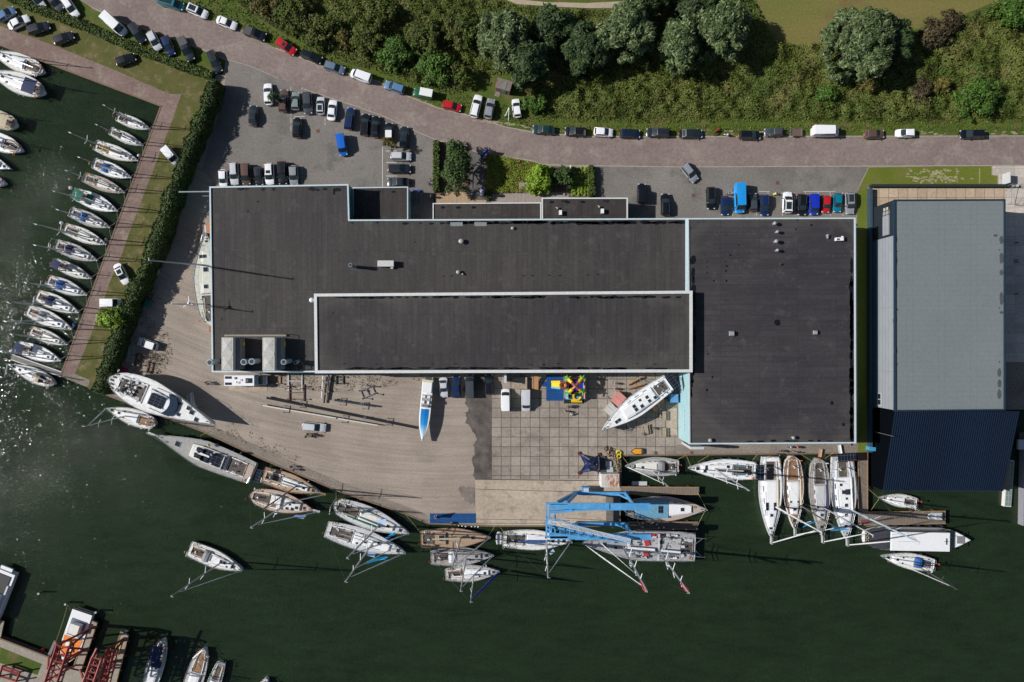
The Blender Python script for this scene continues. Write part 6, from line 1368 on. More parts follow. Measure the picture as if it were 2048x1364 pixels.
boat('grey and white yacht with brown cockpit, middle one at the bottom edge', (408, 1298), (362, 1440), 38, 1.2, deck=GREYD, masts=(), cover=None, rnd=.18, tr=.5, group=GB, seed=71, cock=TEAKD)
boat('small green-grey yacht right of the brown-cockpit one at the bottom edge', (443, 1325), (405, 1430), 27, .95, deck=plain((.26, .30, .28), .7, 0, .2), masts=(), cover=None, tr=.6, group=GB, seed=72, outb=True, hull=OFFW)
boat('stern of a white boat just showing at the bottom edge', (533, 1357), (500, 1450), 26, 1.0, deck=WHITE, masts=(), cover=None, rnd=.2, tr=.5, group=GB, seed=73)
# yachts ashore
e, L, B, X = boat('white yacht shored up on the slabs under the corner of the raised bay', (1338, 764), (1204, 860), 44, 1.7, zbase=1.9, deck=WHITE, roof=WHITE, cock=plain((.09, .09, .1), .7), masts=(), cover=None, tr=.80, tm=.5, pb=1.5, keel=True, cr=(.22, .68), cf=.70, ck=(.05, .20), seed=80, flag=RED, wheels=2, solar='arch', hatches=((.76, .15, .45), (.80, .15, .45), (.66, -.25, .45), (.52, .25, .5), (.52, -.1, .5), (.44, .3, .5), (.33, .3, .45), (.33, -.1, .45), (.25, .35, .45), (.42, -.25, .35)))
mb = MB()
for s_, sg in ((.25, 1), (.25, -1), (.7, 1), (.7, -1)): mb.tube((X(s_), sg * B * .4, .4), (X(s_) , sg * B * .95, -1.85), .07); mb.box((X(s_), sg * B * .95, -1.85), (.5, .5, .08))
mb.build('shoring_prop', STEEL, e)
e, L, B, X = boat('big white steel ketch half hidden beside the west wall of the hall', (424, 652), (412, 464), 62, 1.6, zbase=1.2, deck=plain((.50, .50, .44), .7, 0, .25), hull=plain((.04, .05, .05), .5), roof=plain((.55, .54, .48), .6, 0, .2), cock=TEAKG, masts=[((403, 530), (298, 522), dict(sprd=0)), ((408, 608), (344, 608), dict(sprd=0, bl=3.5))], cover=None, boom=False, tr=.55, tm=.5, pb=1.45, keel=True, rnd=.15, seed=81, bowsprit=True, genoa=None, name='steel_ketch', stays=True, backs=False, flag=False, hatches=((.74, .35, .5), (.74, .12, .5), (.9, 0, .3), (.6, .1, .7), (.42, .15, .6)), wheels=1, mast_mat=plain((.42, .47, .53), .4, .1))
e, L, B, X = None, None, None, None
# wind generator on the mizzen of the ketch
x, y = P(378, 606, 12.0); mb = MB()
w_ = empty('wind_generator', (x, y, 0), 0, 'white three bladed wind generator on the mizzen beside the hall', 'wind turbine')
mb.tube((0, 0, 9), (0, 0, 12), .05); mb.build('pole', LGREY, w_)
for k in range(3):
    a = math.radians(95 + 120 * k); MB().loft([[(0, -.09, 12.0), (0, .09, 12.0), (.02, .09, 12.05), (.02, -.09, 12.05)], [(1.35, -.04, 12.0), (1.35, .05, 12.0), (1.35, .05, 12.03), (1.35, -.04, 12.03)]]).build('blade', WHITE, w_).rotation_euler = (0, 0, a)
MB().ball((0, 0, 12.05), .28, 10).build('hub', WHITE, w_)

# ---- powerboats, barge, dinghies
def speedboat():
    s, b_ = P(856, 760, 2.0), P(844, 883, 2.0); L = math.hypot(b_[0] - s[0], b_[1] - s[1]); ang = math.atan2(b_[1] - s[1], b_[0] - s[0])
    e = empty('speedboat', ((s[0] + b_[0]) / 2, (s[1] + b_[1]) / 2, .75), ang, 'long white racing speedboat with a blue fading foredeck, parked on the sand', 'speedboat')
    Bm = 2.45; X = lambda t: (t - .5) * L; hw = lambda t: Bm / 2 * (.96 if t < .55 else max(.02, .96 * (1 - ((t - .55) / .45) ** 2.1))); secs = []
    for i in range(19):
        t = i / 18; w = hw(t); z = 1.15 + .1 * t; secs.append([(X(t), -w, z), (X(t), -w * .97, z - .35), (X(t), -w * .7, .25 + .3 * t), (X(t), 0, -.1 + .75 * t ** 4), (X(t), w * .7, .25 + .3 * t), (X(t), w * .97, z - .35), (X(t), w, z)])
    mb = MB().loft(secs, closed=False); mb.add(secs[0], [tuple(range(7))]); mb.build('hull', WHITE, e)
    m, nt, b = newmat('faded_blue_deck'); v = objc(nt); sp = N(nt, 'ShaderNodeSeparateXYZ'); nt.links.new(v, sp.inputs[0])
    f = ramp(nt, math_(nt, 'MULTIPLY_ADD', sp.outputs[0], 1 / L, .5), [(.56, (.01, .16, .48)), (.72, (.02, .26, .58)), (.93, (.62, .72, .76))])
    nt.links.new(f, b.inputs['Base Color']); b.inputs['Roughness'].default_value = .25
    d1 = [[(X(t), -hw(t) + .05, 1.15 + .1 * t), (X(t), 0, 1.28 + .1 * t), (X(t), hw(t) - .05, 1.15 + .1 * t)] for t in [i / 24 for i in range(25)]]
    MB().loft(d1[:12], closed=False).build('aft_deck', WHITE, e); MB().loft(d1[11:], closed=False).build('foredeck', WHITE, e)
    fd = [[(X(t), -(hw(t) - .05) * .72, 1.21 + .1 * t), (X(t), 0, 1.295 + .1 * t), (X(t), (hw(t) - .05) * .72, 1.21 + .1 * t)] for t in [.47 + .50 * i / 14 for i in range(15)]]
    MB().loft(fd, closed=False).build('deck_stripe', m, e)
    MB().box((X(.12), 0, 1.4), (2.2, 1.9, .25), top=.95).build('engine_cover', WHITE, e)
    MB().box((X(.03), 0, 1.3), (.6, 2.0, .12)).build('sun_bench', plain((.6, .5, .32), .7), e)
    MB().box((X(.34), 0, 1.29), (2.6, 1.7, .06)).build('cockpit_sole', plain((.30, .29, .28), .8, 0, .3), e)
    for sg in (-1, 1):
        MB().box((X(.36), sg * .5, 1.55), (.7, .55, .5), top=.85).build('seat', WHITE, e); MB().box((X(.27), sg * .5, 1.45), (.5, .6, .3)).build('bench', OFFW, e)
        MB().box((X(.2), sg * .7, -.35), (.5, .2, .8)).build('trailer_chock', STEEL, e); MB().box((X(.7), sg * .4, -.35), (.5, .2, .8)).build('trailer_chock', STEEL, e)
    MB().box((X(.425), 0, 1.5), (.5, 1.6, .35), top=.7).build('dashboard', MGREY, e)
    MB().box((X(-.02), 0, .6), (.6, 1.2, .6)).build('stern_drive', DGREY, e)
speedboat()
def tourboat():
    s, b_ = P(1731, 1076, .2), P(1941, 1080, .2); L = math.hypot(b_[0] - s[0], b_[1] - s[1]); ang = math.atan2(b_[1] - s[1], b_[0] - s[0]); B = 4.9
    e = empty('tour_boat', ((s[0] + b_[0]) / 2, (s[1] + b_[1]) / 2, WL), ang, 'long tour boat with a plain white roof and a dark aft deck', 'tour boat'); X = lambda t: (t - .5) * L
    hw = lambda t: B / 2 * (1 - .45 * max(0, (.2 - t) / .2) ** 2 if t < .7 else max(.02, 1 - ((t - .7) / .3) ** 1.8)); secs = []
    for i in range(21):
        t = i / 20; w = hw(t); z = 1.3 + .25 * t ** 3; secs.append([(X(t), -w, z), (X(t), -w * .95, .4), (X(t), 0, -.4), (X(t), w * .95, .4), (X(t), w, z)])
    mb = MB().loft(secs, closed=False); mb.add(secs[0], [tuple(range(5))]); mb.build('hull', WHITE, e)
    D = lambda a, b2, z0, inset, n=12: [[(X(t), -max(.01, hw(t) - inset), z0 + .25 * t ** 3), (X(t), 0, z0 + .04 + .25 * t ** 3), (X(t), max(.01, hw(t) - inset), z0 + .25 * t ** 3)] for t in [a + (b2 - a) * i / n for i in range(n + 1)]]
    MB().loft(D(.0, .23, 1.28, .12), closed=False).build('aft_deck', plain((.045, .045, .055), .7, 0, .2), e); MB().loft(D(.23, .86, 1.27, .1), closed=False).build('side_deck', MGREY, e); MB().loft(D(.86, 1, 1.27, .1), closed=False).build('foredeck', WHITE, e)
    MB().box((X(.905), 0, 1.56), (1.5, 1.5, .2)).build('bow_well', MGREY, e); MB().box((X(.935), 0, 1.54), (.12, 3.2, .06)).build('bow_beam', BLACK, e)
    MB().box(((X(.21) + X(.78)) / 2, 0, 2.0), ((.57) * L, 3.9, 1.4), top=.97).build('saloon_windows', GLASS, e)
    mb = MB().box(((X(.205) + X(.765)) / 2, -.15, 2.86), (.56 * L, 3.85, .16), top=.985); mb.build('roof', WHITE, e)
    MB().add([(X(.765), -2.0, 2.75), (X(.765), 1.8, 2.75), (X(.805), 1.9, 1.6), (X(.805), -2.1, 1.6)], [(0, 3, 2, 1)]).build('windshield', GLASS, e)
    MB().box((X(.77), .9, 2.9), (.6, .12, .1)).box((X(.73), 0, 2.97), (.25, 1.3, .06)).box((X(.73), 0, 2.97), (.9, .1, .06)).build('horn', DGREY, e)
    mb = MB(); mb.path([(X(.0), 2.3, 1.4), (X(.1), 2.7, 1.6), (X(.22), 2.8, 1.6)], .06); mb.build('fender_hose', plain((.18, .28, .17), .7), e)
    for k in range(5): MB().tube((X(.3 + k * .11), B / 2 + .12, .5), (X(.3 + k * .11), B / 2 + .12, 1.2), .15, n=8).build('fender', NAVY, e)
    for i in (0, 1, 2): MB().ring((X(.02), .9 - .8 * i, 1.45), .3, .06, 10).build('rope_coil', CORD, e)
tourboat()
def motoryacht():
    s, b_ = P(34, 1140, .2), P(-25, 1290, .2); L = math.hypot(b_[0] - s[0], b_[1] - s[1]); ang = math.atan2(b_[1] - s[1], b_[0] - s[0]); c_ = ((s[0] + b_[0]) / 2 - 2.4, (s[1] + b_[1]) / 2 - .2)
    e = empty('motor_yacht', (*c_, WL), ang, 'white motor yacht with a dark flybridge deck cut off by the left edge', 'motor yacht'); X = lambda t: (t - .5) * L; B = 4.6
    hw = lambda t: B / 2 * (1 if t < .55 else max(.02, 1 - ((t - .55) / .45) ** 2)); secs = [[(X(i / 12), -hw(i / 12), 1.7), (X(i / 12), -hw(i / 12) * .9, .2), (X(i / 12), hw(i / 12) * .9, .2), (X(i / 12), hw(i / 12), 1.7)] for i in range(13)]
    MB().loft(secs).build('hull', WHITE, e); MB().box((X(.16), 0, 1.8), (L * .24, B * .74, .12)).build('aft_deck', BLACK, e)
    MB().box((X(.45), 0, 2.3), (L * .36, B * .7, 1.2), top=.85).build('saloon', WHITE, e); MB().box((X(.42), 0, 2.95), (L * .26, B * .5, .1)).build('saloon_windows', GLASS, e)
    MB().box((X(.0) - .35, 0, 1.2), (.9, B * .55, .4)).build('bathing_platform', WHITE, e)
    for sg in (-1, 1): MB().box((X(.4), sg * B * .40, 1.85), (L * .5, .35, .2)).build('side_deck', LGREY, e)
motoryacht()
def workboat():
    s, b_ = P(164, 1225, .3), P(128, 1330, .3); L = math.hypot(b_[0] - s[0], b_[1] - s[1]); ang = math.atan2(b_[1] - s[1], b_[0] - s[0]); B = 4.3
    e = empty('work_boat', ((s[0] + b_[0]) / 2, (s[1] + b_[1]) / 2, WL), ang, 'white work boat with an orange foredeck in the slings of the red frame', 'work boat'); X = lambda t: (t - .5) * L
    hw = lambda t: B / 2 * (1 if t < .6 else max(.02, 1 - ((t - .6) / .4) ** 2.2)); secs = [[(X(i / 12), -hw(i / 12), 1.5), (X(i / 12), -hw(i / 12) * .9, 0), (X(i / 12), hw(i / 12) * .9, 0), (X(i / 12), hw(i / 12), 1.5)] for i in range(13)]
    MB().loft(secs).build('hull', WHITE, e); MB().box((X(.30), 0, 1.6), (L * .30, B * .72, .14)).build('aft_deck', plain((.12, .15, .2), .6), e)
    MB().box((X(.28), .05, 2.2), (L * .2, B * .5, 1.2), top=.9).build('wheelhouse', OFFW, e)
    MB().sheet([(X(.48), -hw(.48) + .15), (X(.8), -hw(.8) + .15), (X(.92), 0), (X(.8), hw(.8) - .15), (X(.48), hw(.48) - .15)], 1.56).build('foredeck', ORANGE, e)
    MB().box((X(.6), -.6, 1.75), (.9, .7, .35)).box((X(.7), .5, 1.7), (1.0, .5, .25), .3).build('deck_locker', WHITE, e); MB().tube((X(-.02), -B * .45, 1.2), (X(-.02), B * .45, 1.2), .25, n=8).build('stern_fender', BLACK, e)
workboat()
def dinghy(u, v, ang, z, label, col=LGREY, L=2.9):
    x, y = P(u, v, z + .3); e = empty('inflatable_dinghy', (x, y, z), math.radians(ang), label, 'dinghy')
    pts = [(-L / 2, -.6, .22), (L * .2, -.62, .22), (L * .42, -.35, .3), (L / 2, 0, .34), (L * .42, .35, .3), (L * .2, .62, .22), (-L / 2, .6, .22)]
    mb = MB().path(pts, .2, 8)
    for p in pts[1:-1]: mb.ball(p, .2, 8)
    mb.build('tube', col, e); MB().box((-.1, 0, .15), (L * .8, .9, .06)).build('floor', LGREY, e); MB().box((-.2, 0, .3), (.25, 1.0, .05)).build('thwart', WHITE, e); MB().box((-L / 2 + .1, 0, .3), (.08, .9, .35)).build('transom', MGREY, e)
dinghy(1870, 1033, 180, .25, 'grey inflatable dinghy lying on the outer end of the wooden jetty')
# glazed floating box and grey barge at the far right
e = empty('houseboat_pontoon', (*P(2056, 960, .5), WL), math.radians(-91), 'long grey barge deck cut off by the right edge', 'barge')
MB().box((0, 1.9, .7), (19, 5, 1.6)).build('hull', plain((.25, .25, .28), .6, 0, .2), e); MB().box((-5, 1.9, 1.56), (8, 4.4, .12)).build('deck', plain((.03, .055, .12), .6, 0, .2), e); MB().box((4.5, 1.9, 1.56), (8.5, 4.4, .1)).build('deck', plain((.30, .27, .27), .7, 0, .2), e)
MB().box((-7.2, -1.2, 1.2), (2.0, 1.2, .5)).build('ramp', LGREY, e); MB().ring((7.2, .4, 1.7), .35, .1, 14).build('tyre_fender', ROYAL, e)
m, nt, b = newmat('green_glazing'); g = grid(nt, objc(nt), 1.25, .62, .09); nt.links.new(mixc(nt, g, (.16, .22, .20), (.35, .36, .33)), b.inputs['Base Color']); b.inputs['Roughness'].default_value = .2
e = empty('floating_frame', (*P(2022, 968, 0), WL), math.radians(-94), 'narrow floating box with pale green glazed panels beside the grey barge', 'float')
MB().box((0, 0, .35), (9.6, 1.5, .9)).build('float_body', OFFW, e); MB().box((0, 0, .84), (9.3, 1.3, .07)).build('glazed_panel', m, e)
# ================================================================ jetties, lifts, yard gear, people
M_JET = wood_m('jetty_boards', (.19, .155, .125), .32, 'x'); M_JETD = wood_m('dark_jetty_boards', (.115, .095, .08), .32, 'x'); M_JETY = wood_m('pontoon_boards', (.20, .19, .18), .3, 'y')
PILE = plain((.09, .07, .055), .85, 0, .35, name='timber_pile')
def jetty(pts, z, label, mat, name='jetty', th=.35, piles=4):
    w = PP(pts, z); cx = sum(p[0] for p in w) / len(w); cy = sum(p[1] for p in w) / len(w); e = empty(name, (cx, cy, WL), 0, label, 'jetty')
    loc = [(x - cx, y - cy) for x, y in w]
    MB().prism(loc, z - WL - th, z - WL).build('walkway', mat, e)
    n = len(loc)
    for i in range(n):
        a, b_ = Vector(loc[i]), Vector(loc[(i + 1) % n])
        if (b_ - a).length < 4: continue
        MB().box((*((a + b_) / 2), z - WL + .03), ((b_ - a).length, .16, .1), math.atan2((b_ - a).y, (b_ - a).x)).build('edge_beam', WOOD if z > -.3 else LGREY, e)
        for k in range(piles):
            c = a.lerp(b_, (k + .5) / piles); MB().tube((c.x, c.y, -2), (c.x, c.y, z - WL - th + .3), .15, n=7).build('pile', PILE, e)
jetty([(1241, 973.5), (1398, 974.5), (1398, 989), (1241, 987)], -.05, 'upper wooden jetty finger above the lifting dock, light brown boards', M_JET)
jetty([(1241, 1044), (1396, 1044), (1396, 1059), (1241, 1056)], -.05, 'lower wooden jetty finger below the lifting dock, dark boards', M_JETD)
jetty([(1717, 906), (1735, 906), (1735, 1024), (1717, 1022)], -.1, 'short wooden jetty running down from the grass strip beside the rightmost large yacht', M_JET)
jetty([(1718, 1024), (1891, 1022), (1891, 1047), (1718, 1050)], -.1, 'wide wooden jetty with a dinghy on it beside the white tour boat', M_JET)
jetty([(22, 713), (25, 709), (124, 744), (122, 753), (22, 719)], -.9, 'narrow grey floating pontoon at the end of the marina quay', M_JETY, 'pontoon', .3)
jetty([(180, 1240), (194, 1246), (162, 1340), (146, 1336)], .0, 'concrete finger pier right of the orange work boat', M_BANK, 'pier', .5)
jetty([(242, 1262), (256, 1272), (226, 1390), (205, 1384)], .0, 'yellow-edged concrete finger pier furthest right at the bottom left', M_BANK, 'pier', .5)
jetty([(108, 1281), (112, 1284), (99, 1316), (93, 1314)], -.3, 'thin grey fender pier left of the orange work boat', M_JETY, 'pier', .3)
jetty([(-8, 1240), (8, 1243), (1, 1275), (-12, 1273)], -.2, 'short concrete stub at the left edge under the motor yacht', M_BANK, 'pier', .3)
mb = MB()
for a, b_ in (((247, 1275), (236, 1310)), ((233, 1318), (220, 1360))): mb.tube(P3(*a, .06), P3(*b_, .06), .12, n=4)
o = mb.build('pier_edge_stripe', YELLOW); setp(o, 'worn yellow stripe along the right hand concrete pier', 'marking')

def T(e, u, v, z):
    x, y = P(u, v, z); return Vector((x - e.location.x, y - e.location.y, z - e.location.z))
# ---- blue travel lift
e = empty('boat_lift', P3(1190, 1020), 0, 'large sky-blue travelling boat hoist with a mast crane straddling the lifting dock', 'boat hoist')
ZT = 10.8
def bar(name, a, b_, w, mat=CRANEB, parent=None, par=e):
    a, b_ = T(e, *a), T(e, *b_); d_ = (b_ - a); L = d_.length; an = math.atan2(d_.y, d_.x); tz = math.asin(max(-1, min(1, d_.z / L)))
    mb = MB().box((0, 0, 0), (L, w, w)); o = mb.build(name, mat, par); o.location = (a + b_) / 2; o.rotation_euler = (0, -tz, an); return o
bar('top_beam', (1100, 1012, ZT), (1301, 1012, ZT), .95); bar('top_beam', (1100, 1072.5, ZT), (1301, 1072.5, ZT), .95)
bar('top_rail', (1130, 1019, ZT), (1300, 1018.5, ZT), .3); bar('top_rail', (1130, 1007, ZT + .5), (1300, 1007.5, ZT + .5), .2); bar('top_rail', (1150, 1078, ZT), (1300, 1078, ZT), .3)
for u in (1093, 1099.5, 1110): bar('cross_beam', (u, 1005, ZT + .3), (u, 1074, ZT + .3), .30)
bar('cross_beam', (1093, 1007, ZT + .3), (1135, 1007, ZT + .3), .35); bar('cross_beam', (1093, 1074, ZT + .3), (1135, 1074, ZT + .3), .35)
bar('brace', (1098, 1024, ZT + .5), (1145, 1021, ZT + .5), .5); bar('brace', (1145, 1021, ZT + .5), (1216, 1017, ZT + .4), .3)
for (ft, tp) in (((1155, 984, .8), (1113, 1006, ZT)), ((1155, 984, .8), (1133, 1006, ZT)), ((1250, 986, .8), (1264, 1006, ZT)), ((1156, 1046, .8), (1112, 1073, ZT)), ((1156, 1046, .8), (1135, 1070, ZT)), ((1249, 1047, .8), (1262, 1067, ZT))):
    bar('leg', ft, tp, .55)
bar('sill_beam', (1156, 986.5, 1.3), (1251, 987.5, 1.3), .7); bar('sill_beam', (1156, 1048, 1.3), (1250, 1048, 1.3), .7)
bar('brace', (1237, 988.5, 1.6), (1258, 998.5, ZT * .6), .3); bar('brace', (1236, 1050, 1.6), (1257, 1060, ZT * .6), .3)
for (u, v) in ((1158, 985), (1163, 985), (1246, 986), (1252, 986), (1158, 1046), (1164, 1046), (1246, 1046), (1252, 1046)):
    c = T(e, u, v, .6); MB().tube(c + Vector((0, -.25, 0)), c + Vector((0, .25, 0)), .6, n=14).build('wheel', TYRE, e)
    MB().box(tuple(c + Vector((0, 0, .75))), (1.0, .6, .25)).build('mudguard', CRANEB, e)
c = T(e, 1171, 978, 1.6); MB().box(tuple(c), (1.5, 1.0, 1.4)).box(tuple(c + Vector((.1, 0, .85))), (.9, .7, .3), mi=1).build('engine_box', [CRANEB, LGREY], e)
for u in (1216,): MB().box(tuple(T(e, u, 1012, ZT + .55)), (.5, 1.25, .2)).build('beam_clamp', CRANEB, e)
for (u, v) in ((1297, 1012), (1297, 1072), (1190, 1012), (1200, 1072)):
    c = T(e, u, v, ZT - .6); MB().tube(c + Vector((0, -.5, 0)), c + Vector((0, .5, 0)), .35, n=10).build('winch_drum', DGREY, e)
for (u) in (1190, 1290):
    a, b_ = T(e, u, 1015, ZT - .6), T(e, u, 1069, ZT - .6); m1 = (a + b_) / 2; mb = MB(); pts = []
    for k in range(11):
        q = k / 10; p = a.lerp(b_, q); p.z = ZT - .6 - 10.6 * math.sin(math.pi * q) ** .35 if 0 < q < 1 else ZT - .6; pts.append(p)
    if u == 1290: mb.path(pts, .07, 4); mb.build('sling', DGREY, e)
# mast crane jib: box truss with a ladder walkway
ZJ = 12.2
up = [(1092, 1033), (1120, 1040), (1139, 1045.5), (1157, 1052), (1176, 1057), (1195, 1063), (1214, 1068.5), (1262, 1080)]
lo = [(1103, 1066), (1120, 1068), (1139, 1070), (1157, 1072.5), (1176, 1075), (1195, 1077.5), (1214, 1080), (1262, 1086)]
for k in range(7):
    bar('jib_chord', (*up[k], ZJ + .4), (*up[k + 1], ZJ + .4), .16); bar('jib_chord', (*lo[k], ZJ + .4), (*lo[k + 1], ZJ + .4), .20)
    bar('jib_chord', ((up[k][0] + lo[k][0]) / 2, (up[k][1] * .4 + lo[k][1] * .6), ZJ - .6), ((up[k + 1][0] + lo[k + 1][0]) / 2, (up[k + 1][1] * .4 + lo[k + 1][1] * .6), ZJ - .6), .35)
    bar('jib_strut', (*up[k], ZJ + .4), (*lo[k], ZJ + .4), .13)
    bar('jib_strut', (*lo[k], ZJ + .4), ((up[k + 1][0] + lo[k + 1][0]) / 2, (up[k + 1][1] * .4 + lo[k + 1][1] * .6), ZJ - .6), .13)
bar('jib_strut', (1092, 1033, ZJ + .4), (1103, 1045, ZJ + .4), .16); bar('jib_strut', (1092, 1055, ZJ), (1103, 1066, ZJ + .4), .16); bar('jib_strut', (1103, 1036, ZJ + .4), (1103, 1066, ZJ + .4), .16)
bar('jib_post', (1103, 1050, ZT), (1103, 1050, ZJ), .7)
a, b_ = T(e, 1096, 1043, ZJ + .5), T(e, 1262, 1082, ZJ + .5); dd = (b_ - a); nn_ = Vector((-dd.y, dd.x, 0)).normalized(); mb = MB()
for s_ in (-.35, .35): mb.tube(a + nn_ * s_, b_ + nn_ * s_, .05, n=4)
for k in range(74):
    c = a.lerp(b_, (k + .5) / 74); mb.tube(c - nn_ * .35, c + nn_ * .35, .045, n=4)
mb.build('jib_walkway', plain((.62, .65, .68), .5), e)
MB().box(tuple(T(e, 1263, 1083, ZJ)), (.4, 1.1, .7)).build('jib_head', DGREY, e)
MB().tube(T(e, 1263, 1083, ZJ), T(e, 1263, 1083, 5), .03, n=4).build('hoist_rope', DGREY, e)
# ---- red lattice frames on the far bank
def lattice(e, a0, a1, b0, b1, z, mat=CRANER, n=7, w=.28):
    """two chords a0-a1 and b0-b1 with cross bracing"""
    A0, A1, B0, B1 = T(e, *a0, z), T(e, *a1, z), T(e, *b0, z), T(e, *b1, z)
    MB().tube(A0, A1, w, n=4).build('top_chord', mat, e); MB().tube(B0, B1, w, n=4).build('top_chord', mat, e)
    lo = Vector((0, 0, -1.6)); mb = MB(); mb.tube(A0 + lo, A1 + lo, w * .6, n=4); mb.tube(B0 + lo, B1 + lo, w * .6, n=4); mb.build('lower_chord', mat, e); mb = MB()
    for k in range(n + 1):
        q = k / n; p, r_ = A0.lerp(A1, q), B0.lerp(B1, q); mb.tube(p, r_, w * .5, n=4); mb.tube(p, p + lo, w * .4, n=4); mb.tube(r_, r_ + lo, w * .4, n=4)
        if k < n: p2, r2 = A0.lerp(A1, (k + 1) / n), B0.lerp(B1, (k + 1) / n); mb.tube(p, r2, w * .4, n=4); mb.tube(r_ + lo, p2 + lo, w * .4, n=4); mb.tube(p, p2 + lo, w * .35, n=4)
    mb.build('bracing', mat, e)
def legs(e, lst, w=.22, mat=CRANER):
    for (a, za, b_, zb) in lst:
        MB().tube(T(e, *a, za), T(e, *b_, zb), w, n=5).build('leg', mat, e)
e = empty('red_boat_hoist', P3(150, 1320), 0, 'tall rust-red lattice boat hoist straddling the orange work boat', 'boat hoist')
lattice(e, (114, 1291), (80, 1395), (137, 1296), (103, 1400), 9.5)
legs(e, [((114, 1291), 9.5, (189, 1253), 0), ((137, 1296), 9.5, (183, 1256), 0), ((137, 1296), 9.5, (170, 1298), 0), ((96, 1337), 9.5, (168, 1299), 0), ((125, 1330), 9.5, (166, 1302), 0), ((88, 1364), 9.5, (152, 1330), 0), ((114, 1291), 9.5, (112, 1284), 0), ((96, 1337), 9.5, (98, 1312), 0)])
e = empty('red_boat_hoist', P3(205, 1335), 0, 'paler rust-red lattice hoist over the empty dock between the two concrete piers', 'boat hoist')
lattice(e, (185, 1314), (150, 1410), (203, 1320), (170, 1416), 10.0, plain((.38, .10, .085), .6, 0, .25))
lattice(e, (214, 1300), (196, 1380), (227, 1304), (208, 1384), 7.0)
legs(e, [((214, 1300), 7, (249, 1276), 0), ((227, 1304), 7, (248, 1280), 0), ((219, 1326), 7, (233, 1321), 0), ((206, 1350), 7, (232, 1323), 0), ((203, 1320), 10, (214, 1300), 7), ((185, 1314), 10, (194, 1296), 10), ((170, 1364), 10, (160, 1340), 0)])
e = empty('red_steel_cradle', P3(20, 1350), 0, 'low red steel boat cradle on the slabs in the bottom left corner', 'boat cradle')
mb = MB()
for a, b_ in (((5, 1332), (40, 1344)), ((0, 1352), (34, 1362)), ((5, 1332), (-4, 1362)), ((40, 1344), (28, 1372)), ((5, 1338), (38, 1349))): mb.tube(T(e, *a, 1.2), T(e, *b_, 1.2), .24, n=4)
mb.build('frame', CRANER, e)
for p in ((5, 1332), (40, 1344), (0, 1352), (34, 1362)): MB().tube(T(e, *p, 0), T(e, *p, 2.0), .16, n=5).build('leg', CRANER, e)

# ---- bouncy castle and mats
def slab(name, u0, v0, u1, v1, z0, z1, mat, label, cat, rz=0, group=None):
    a, b_ = P(u0, v0, z1), P(u1, v1, z1); mb = MB().box((0, 0, (z0 + z1) / 2), (abs(b_[0] - a[0]), abs(b_[1] - a[1]), z1 - z0)); o = mb.build(name, mat); o.location = ((a[0] + b_[0]) / 2, (a[1] + b_[1]) / 2, 0); o.rotation_euler = (0, 0, rz)
    return setp(o, label, cat, group)
def matm(name, c, pitch):
    m, nt, b = newmat(name); g = grid(nt, objc(nt), pitch, pitch, .03); n = noise(nt, objc(nt), 2, 4); nt.links.new(mixc(nt, math_(nt, 'MULTIPLY', g, .4), mixc(nt, n, tuple(x * .7 for x in c), tuple(x * 1.3 for x in c)), (.1, .2, .35)), b.inputs['Base Color']); b.inputs['Roughness'].default_value = .4; return m
MATB = matm('blue_mat', (.005, .055, .20), .5)
slab('play_mat', 1092.5, 749, 1126.5, 801.5, .01, .06, MATB, 'large bright blue play mat left of the bouncy castle', 'mat')
slab('play_mat', 1085.5, 763, 1092, 773.5, .01, .05, MATB, 'small blue mat attached to the left edge of the large play mat', 'mat')
slab('play_mat', 1128, 797, 1168, 807, .01, .05, plain((.006, .02, .02), .5), 'black mat under the front of the bouncy castle', 'mat')
slab('quay_mat', 859.5, 1027, 951, 1046.5, .02, .08, matm('navy_mat', (.008, .06, .19), 1.6), 'long blue mat at the quay edge above the teak yacht', 'mat')
e = empty('bouncy_castle', P3(1152, 777), 0, 'bouncy castle with crossed yellow and brown arches, green palm tips and a yellow slide', 'bouncy castle')
PVB = plain((.01, .035, .30), .35, name='blue_vinyl'); PVY = plain((.80, .52, .01), .35, name='yellow_vinyl'); PVO = plain((.72, .16, .10), .35, name='orange_vinyl'); PVBR = plain((.28, .07, .045), .4, name='brown_vinyl'); PVG = plain((.07, .42, .08), .4, name='green_vinyl'); PVL = plain((.12, .38, .58), .35, name='lightblue_vinyl')
a, b_ = T(e, 1135, 756, .8), T(e, 1168, 796, .8); cx, cy = (a.x + b_.x) / 2, (a.y + b_.y) / 2; ww, hh_ = b_.x - a.x, a.y - b_.y
MB().box((cx, cy, .4), (ww + .8, hh_ + .6, .8)).build('inflated_base', PVL, e); MB().box((cx, cy, .82), (ww - .5, hh_ - .5, .06)).build('jumping_floor', PVB, e)
for p, q in (((a.x, a.y), (b_.x, a.y)), ((b_.x, a.y), (b_.x, b_.y)), ((a.x, b_.y), (a.x, a.y))):
    MB().tube((*p, 1.9), (*q, 1.9), .17, n=8).build('wall_rim', PVO, e); c = Vector(((p[0] + q[0]) / 2, (p[1] + q[1]) / 2)); MB().box((c.x, c.y, 1.3), (abs(q[0] - p[0]) + .2, abs(q[1] - p[1]) + .2, 1.1)).build('side_wall', PVB if p[1] == q[1] else PVL, e)
ap = T(e, 1151, 772.5, 4.3); cor = [T(e, 1135, 756.5, 3.3), T(e, 1165, 756, 3.3), T(e, 1137, 785, 3.3), T(e, 1165, 783, 3.3)]
